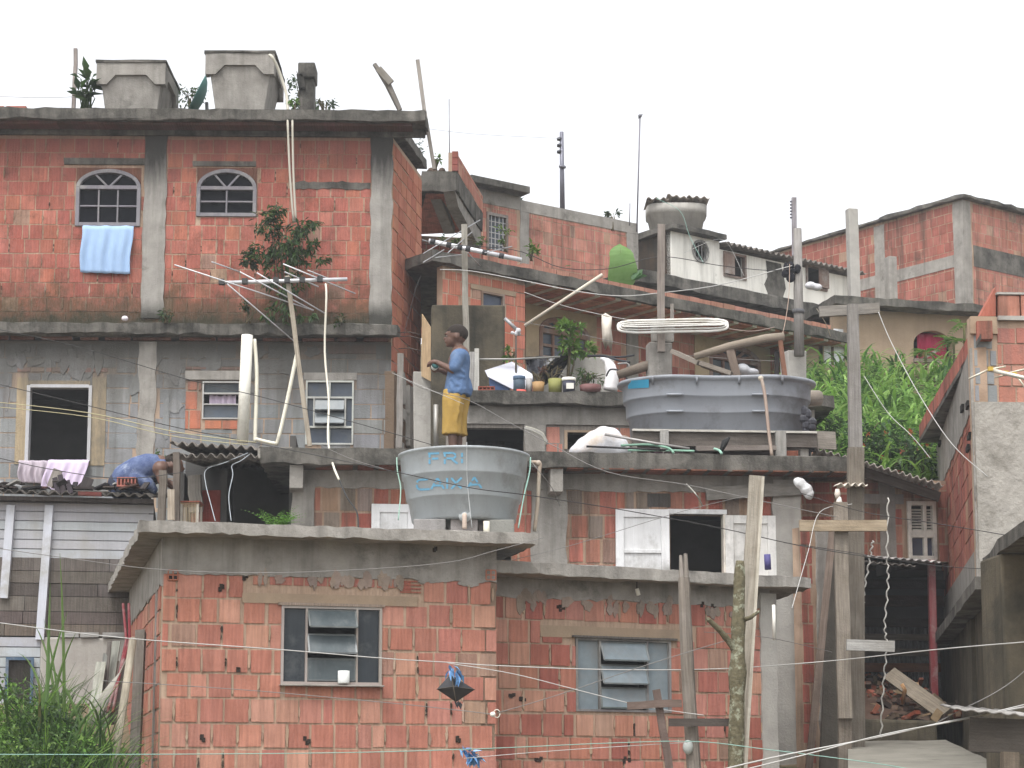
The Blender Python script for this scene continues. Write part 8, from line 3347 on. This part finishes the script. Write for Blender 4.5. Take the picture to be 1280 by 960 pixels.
# ------------------------------------------------------------------ CABLES
BK, GY, WH_, YL, GN = (.035, .033, .032), (.2, .19, .18), (.46, .45, .43), (.42, .38, .22), (.25, .42, .36)
for pix, r, c, lab in (
    ([(-20, 408, 20.5), (100, 434, 20.5), (230, 473, 20.5), (330, 497, 20.5), (450, 530, 20.3), (540, 556, 20)], .008, BK, 'black cable sagging across the grey block wall from the middle slab down to the boy'),
    ([(-20, 476, 20), (110, 507, 19.8), (215, 533, 19.6), (300, 550, 19.4), (400, 570, 18.6), (500, 591, 17), (590, 610, 16.4), (660, 619, 16.6), (770, 636, 16.8), (900, 660, 16.8), (1000, 682, 16.8), (1110, 700, 16.6)], .008, BK, 'black cable crossing the dark window and running in front of the round tank'),
    ([(-20, 501, 19.7), (110, 516, 19.6), (220, 540, 19.4), (320, 553, 19.3)], .008, YL, 'yellowish cable over the dark window, the upper of the pair'),
    ([(-20, 507, 19.7), (110, 521, 19.6), (215, 545, 19.4), (310, 556, 19.3)], .007, YL, 'yellowish cable over the dark window, the lower of the pair'),
    ([(-20, 568, 19.5), (60, 586, 19.4), (150, 598, 19.2), (230, 590, 19.2), (280, 578, 19.2), (315, 566, 19.4)], .008, BK, 'black cable passing before the pink and lilac cloths to the shed roof'),
    ([(400, 556, 19.4), (440, 574, 18.8), (480, 586, 18)], .005, GY, 'short grey wire from the shutter house slab toward the round tank'),
    ([(500, 470, 22), (530, 486, 20.4), (585, 500, 20.2), (640, 530, 20.0), (690, 556, 19.6), (760, 590, 18.5), (858, 606, 18.3), (960, 628, 18.2), (1045, 646, 18.1)], .007, GY, 'grey wire running behind the boy over the shutter house to the pale timber post'),
    ([(490, 466, 22.2), (528, 483, 20.4), (580, 505, 20.2)], .006, WH_, 'short white wire between the rough pier and the boy'),
    ([(662, 574, 17.1), (676, 592, 17), (690, 610, 17.2), (700, 632, 17.6)], .007, GY, 'loose grey wire end trailing from the rim of the round tank'),
    ([(-20, 776, 14.6), (150, 797, 14.8), (350, 812, 14.9), (480, 823, 15), (560, 828, 15.1), (620, 832, 15.1), (760, 837, 15.2), (900, 836, 15.4), (1040, 826, 15.6), (1170, 812, 14), (1300, 801, 13)], .0075, WH_, 'white wire stretched right across the brick fronts, the one that holds the kite'),
    ([(560, 829, 15.1), (640, 842, 15), (720, 862, 14.9), (800, 882, 14.8), (850, 890, 14.8), (880, 894, 14.8)], .006, WH_, 'white wire branching off at the kite down to the split stake'),
    ([(128, 851, 15.5), (300, 862, 15.4), (480, 878, 15.2), (575, 888, 15.1), (617, 893, 15.1)], .006, GY, 'thin grey wire from the stakes to the wire ring at the brick corner'),
    ([(623, 891, 15.1), (700, 868, 15), (800, 834, 14.9), (900, 803, 14.9), (925, 796, 15)], .006, GY, 'grey wire rising from the wire ring to the lichen covered trunk'),
    ([(-20, 943, 13.5), (170, 943, 13.5), (420, 941, 13.6), (600, 936, 13.8), (760, 929, 14), (870, 927, 14.2), (960, 937, 14.2), (1100, 955, 14), (1180, 970, 14)], .006, GN, 'green tinted wire along the bottom of the brick fronts'),
    ([(580, 948, 14.6), (700, 938, 14.6), (860, 928, 14.7)], .005, WH_, 'thin white wire from the blue streamer to the split stake'),
    ([(890, 965, 13.4), (980, 944, 13.4), (1100, 921, 13.4), (1180, 903, 13.4), (1300, 880, 13.4)], .011, WH_, 'thick white cable across the alley foot, the upper strand of the pair'),
    ([(890, 972, 13.3), (1000, 945, 13.3), (1110, 917, 13.3), (1200, 900, 13.3), (1300, 876, 13.3)], .009, WH_, 'thick white cable across the alley foot, the lower strand of the pair'),
    ([(1170, 904, 13.6), (1200, 888, 13.6), (1240, 868, 13.5), (1270, 848, 13.5), (1300, 820, 13.4)], .007, GY, 'grey cable curving up toward the streaked cement house'),
    ([(-20, 683, 16), (80, 697, 16), (200, 712, 15.6), (330, 716, 15.3), (450, 712, 15.3), (560, 703, 15.5), (620, 688, 15.8), (680, 672, 16)], .006, GY, 'grey wire running under the front slab and up past its end'),
    ([(640, 700, 16.6), (720, 680, 17), (850, 640, 17.6), (940, 618, 18)], .005, GY, 'faint wire rising across the white shutters'),
    ([(1000, 616, 18.3), (1080, 640, 18), (1180, 656, 16.6), (1300, 676, 15.5)], .007, BK, 'black cable running over the alley to the rendered house'),
    ([(1000, 681, 18.3), (1060, 690, 18), (1180, 708, 16), (1300, 712, 15)], .006, BK, 'lower black cable over the alley below the white louvred window'),
    ([(990, 760, 16), (1010, 690, 17.6), (1025, 640, 18.2), (1065, 630, 18.3)], .007, WH_, 'pale wire falling from the pale timber post to the low slab'),
    ([(1080, 470, 20), (1110, 516, 19.8), (1140, 545, 19.5), (1163, 573, 19.2)], .008, WH_, 'pale cable dropping across the grass from the tall grey post'),
    ([(1098, 390, 18.6), (1115, 430, 18.4), (1150, 495, 17.8), (1190, 555, 17.4), (1235, 596, 17.2)], .008, WH_, 'pale cable slanting from the cross beam to the rendered wall'),
    ([(530, 305, 24), (640, 312, 23.5), (700, 334, 23.2), (760, 336, 22.9), (826, 321, 22.6), (900, 332, 23), (960, 338, 23.4), (990, 336, 23.8)], .009, BK, 'black cable looping past the tall wooden pole to the round grey pole'),
    ([(550, 337, 24), (590, 339, 24), (660, 352, 23.6), (720, 364, 23.2), (775, 370, 22.9), (826, 366, 22.6), (900, 356, 23), (990, 332, 23.8)], .011, WH_, 'white cable sagging below the striped eave between the poles'),
    ([(655, 365, 25), (700, 381, 24.9), (755, 394, 24.8), (800, 402, 24.6), (812, 404, 23)], .008, WH_, 'washing line that carries the cream cloth'),
    ([(620, 398, 25), (690, 409, 24.9), (770, 428, 24.6), (860, 444, 24.2), (980, 452, 23.9)], .006, GY, 'thin second washing line below the cream cloth'),
    ([(911, 411, 22.7), (940, 414, 22.8), (968, 409, 23)], .008, (.4, .3, .26), 'reddish wire from the end of the tubing coil'),
    ([(987, 330, 23.7), (986, 370, 23.4), (981, 405, 22.8), (977, 420, 22.3)], .008, (.36, .26, .2), 'brown wire falling from the round grey pole to the peeled log'),
    ([(1021, 386, 19), (1032, 404, 19.2), (1038, 420, 19.4)], .008, (.5, .45, .36), 'short pale cord hanging from the cross beam over the white door'),
    ([(535, 161, 30), (600, 168, 31), (700, 173, 33.4)], .008, (.45, .46, .5), 'thin grey line across the sky to the power pole'),
    ([(-20, 120, 26.4), (50, 122, 26.4), (92, 121, 26.5)], .008, (.35, .33, .34), 'thin line across the sky to the wooden stake on the roof'),
    ([(820, 248, 34.2), (850, 264, 34.2), (862, 295, 34.2), (880, 330, 34)], .009, GN, 'thin green tube falling over the round vent from the cement tank'),
    ([(855, 316, 23.4), (905, 300, 34), (930, 345, 34)], .006, WH_, 'thin white wire in front of the brown window of the white house'),
    ([(1040, 815, 17.9), (960, 797, 16.4), (880, 790, 15.6)], .005, GY, 'faint wire across the front of the cement corner columns'),
    ([(505, 418, 24.6), (512, 390, 24.8), (520, 360, 25.2), (526, 345, 25.6)], .006, BK, 'thin black wire against the orange side wall of the tall house'),
):
    cable(pix, r * .52, c, lab)

# ------------------------------------------------------------------ the damp air
hz = MB()
hz.box(-60, 60, -8, 75, -12, 22)
M['air'] = bpy.data.materials.new('damp air')
M['air'].use_nodes = True
_n = M['air'].node_tree
_n.nodes.remove(_n.nodes['Principled BSDF'])
_v = _n.nodes.new('ShaderNodeVolumePrincipled')
_v.inputs['Color'].default_value = (.95, .97, 1, 1)
_v.inputs['Density'].default_value = .0015
_n.links.new(_v.outputs[0], _n.nodes['Material Output'].inputs['Volume'])
o = hz.build('haze', M['air'])
o['kind'] = 'stuff'
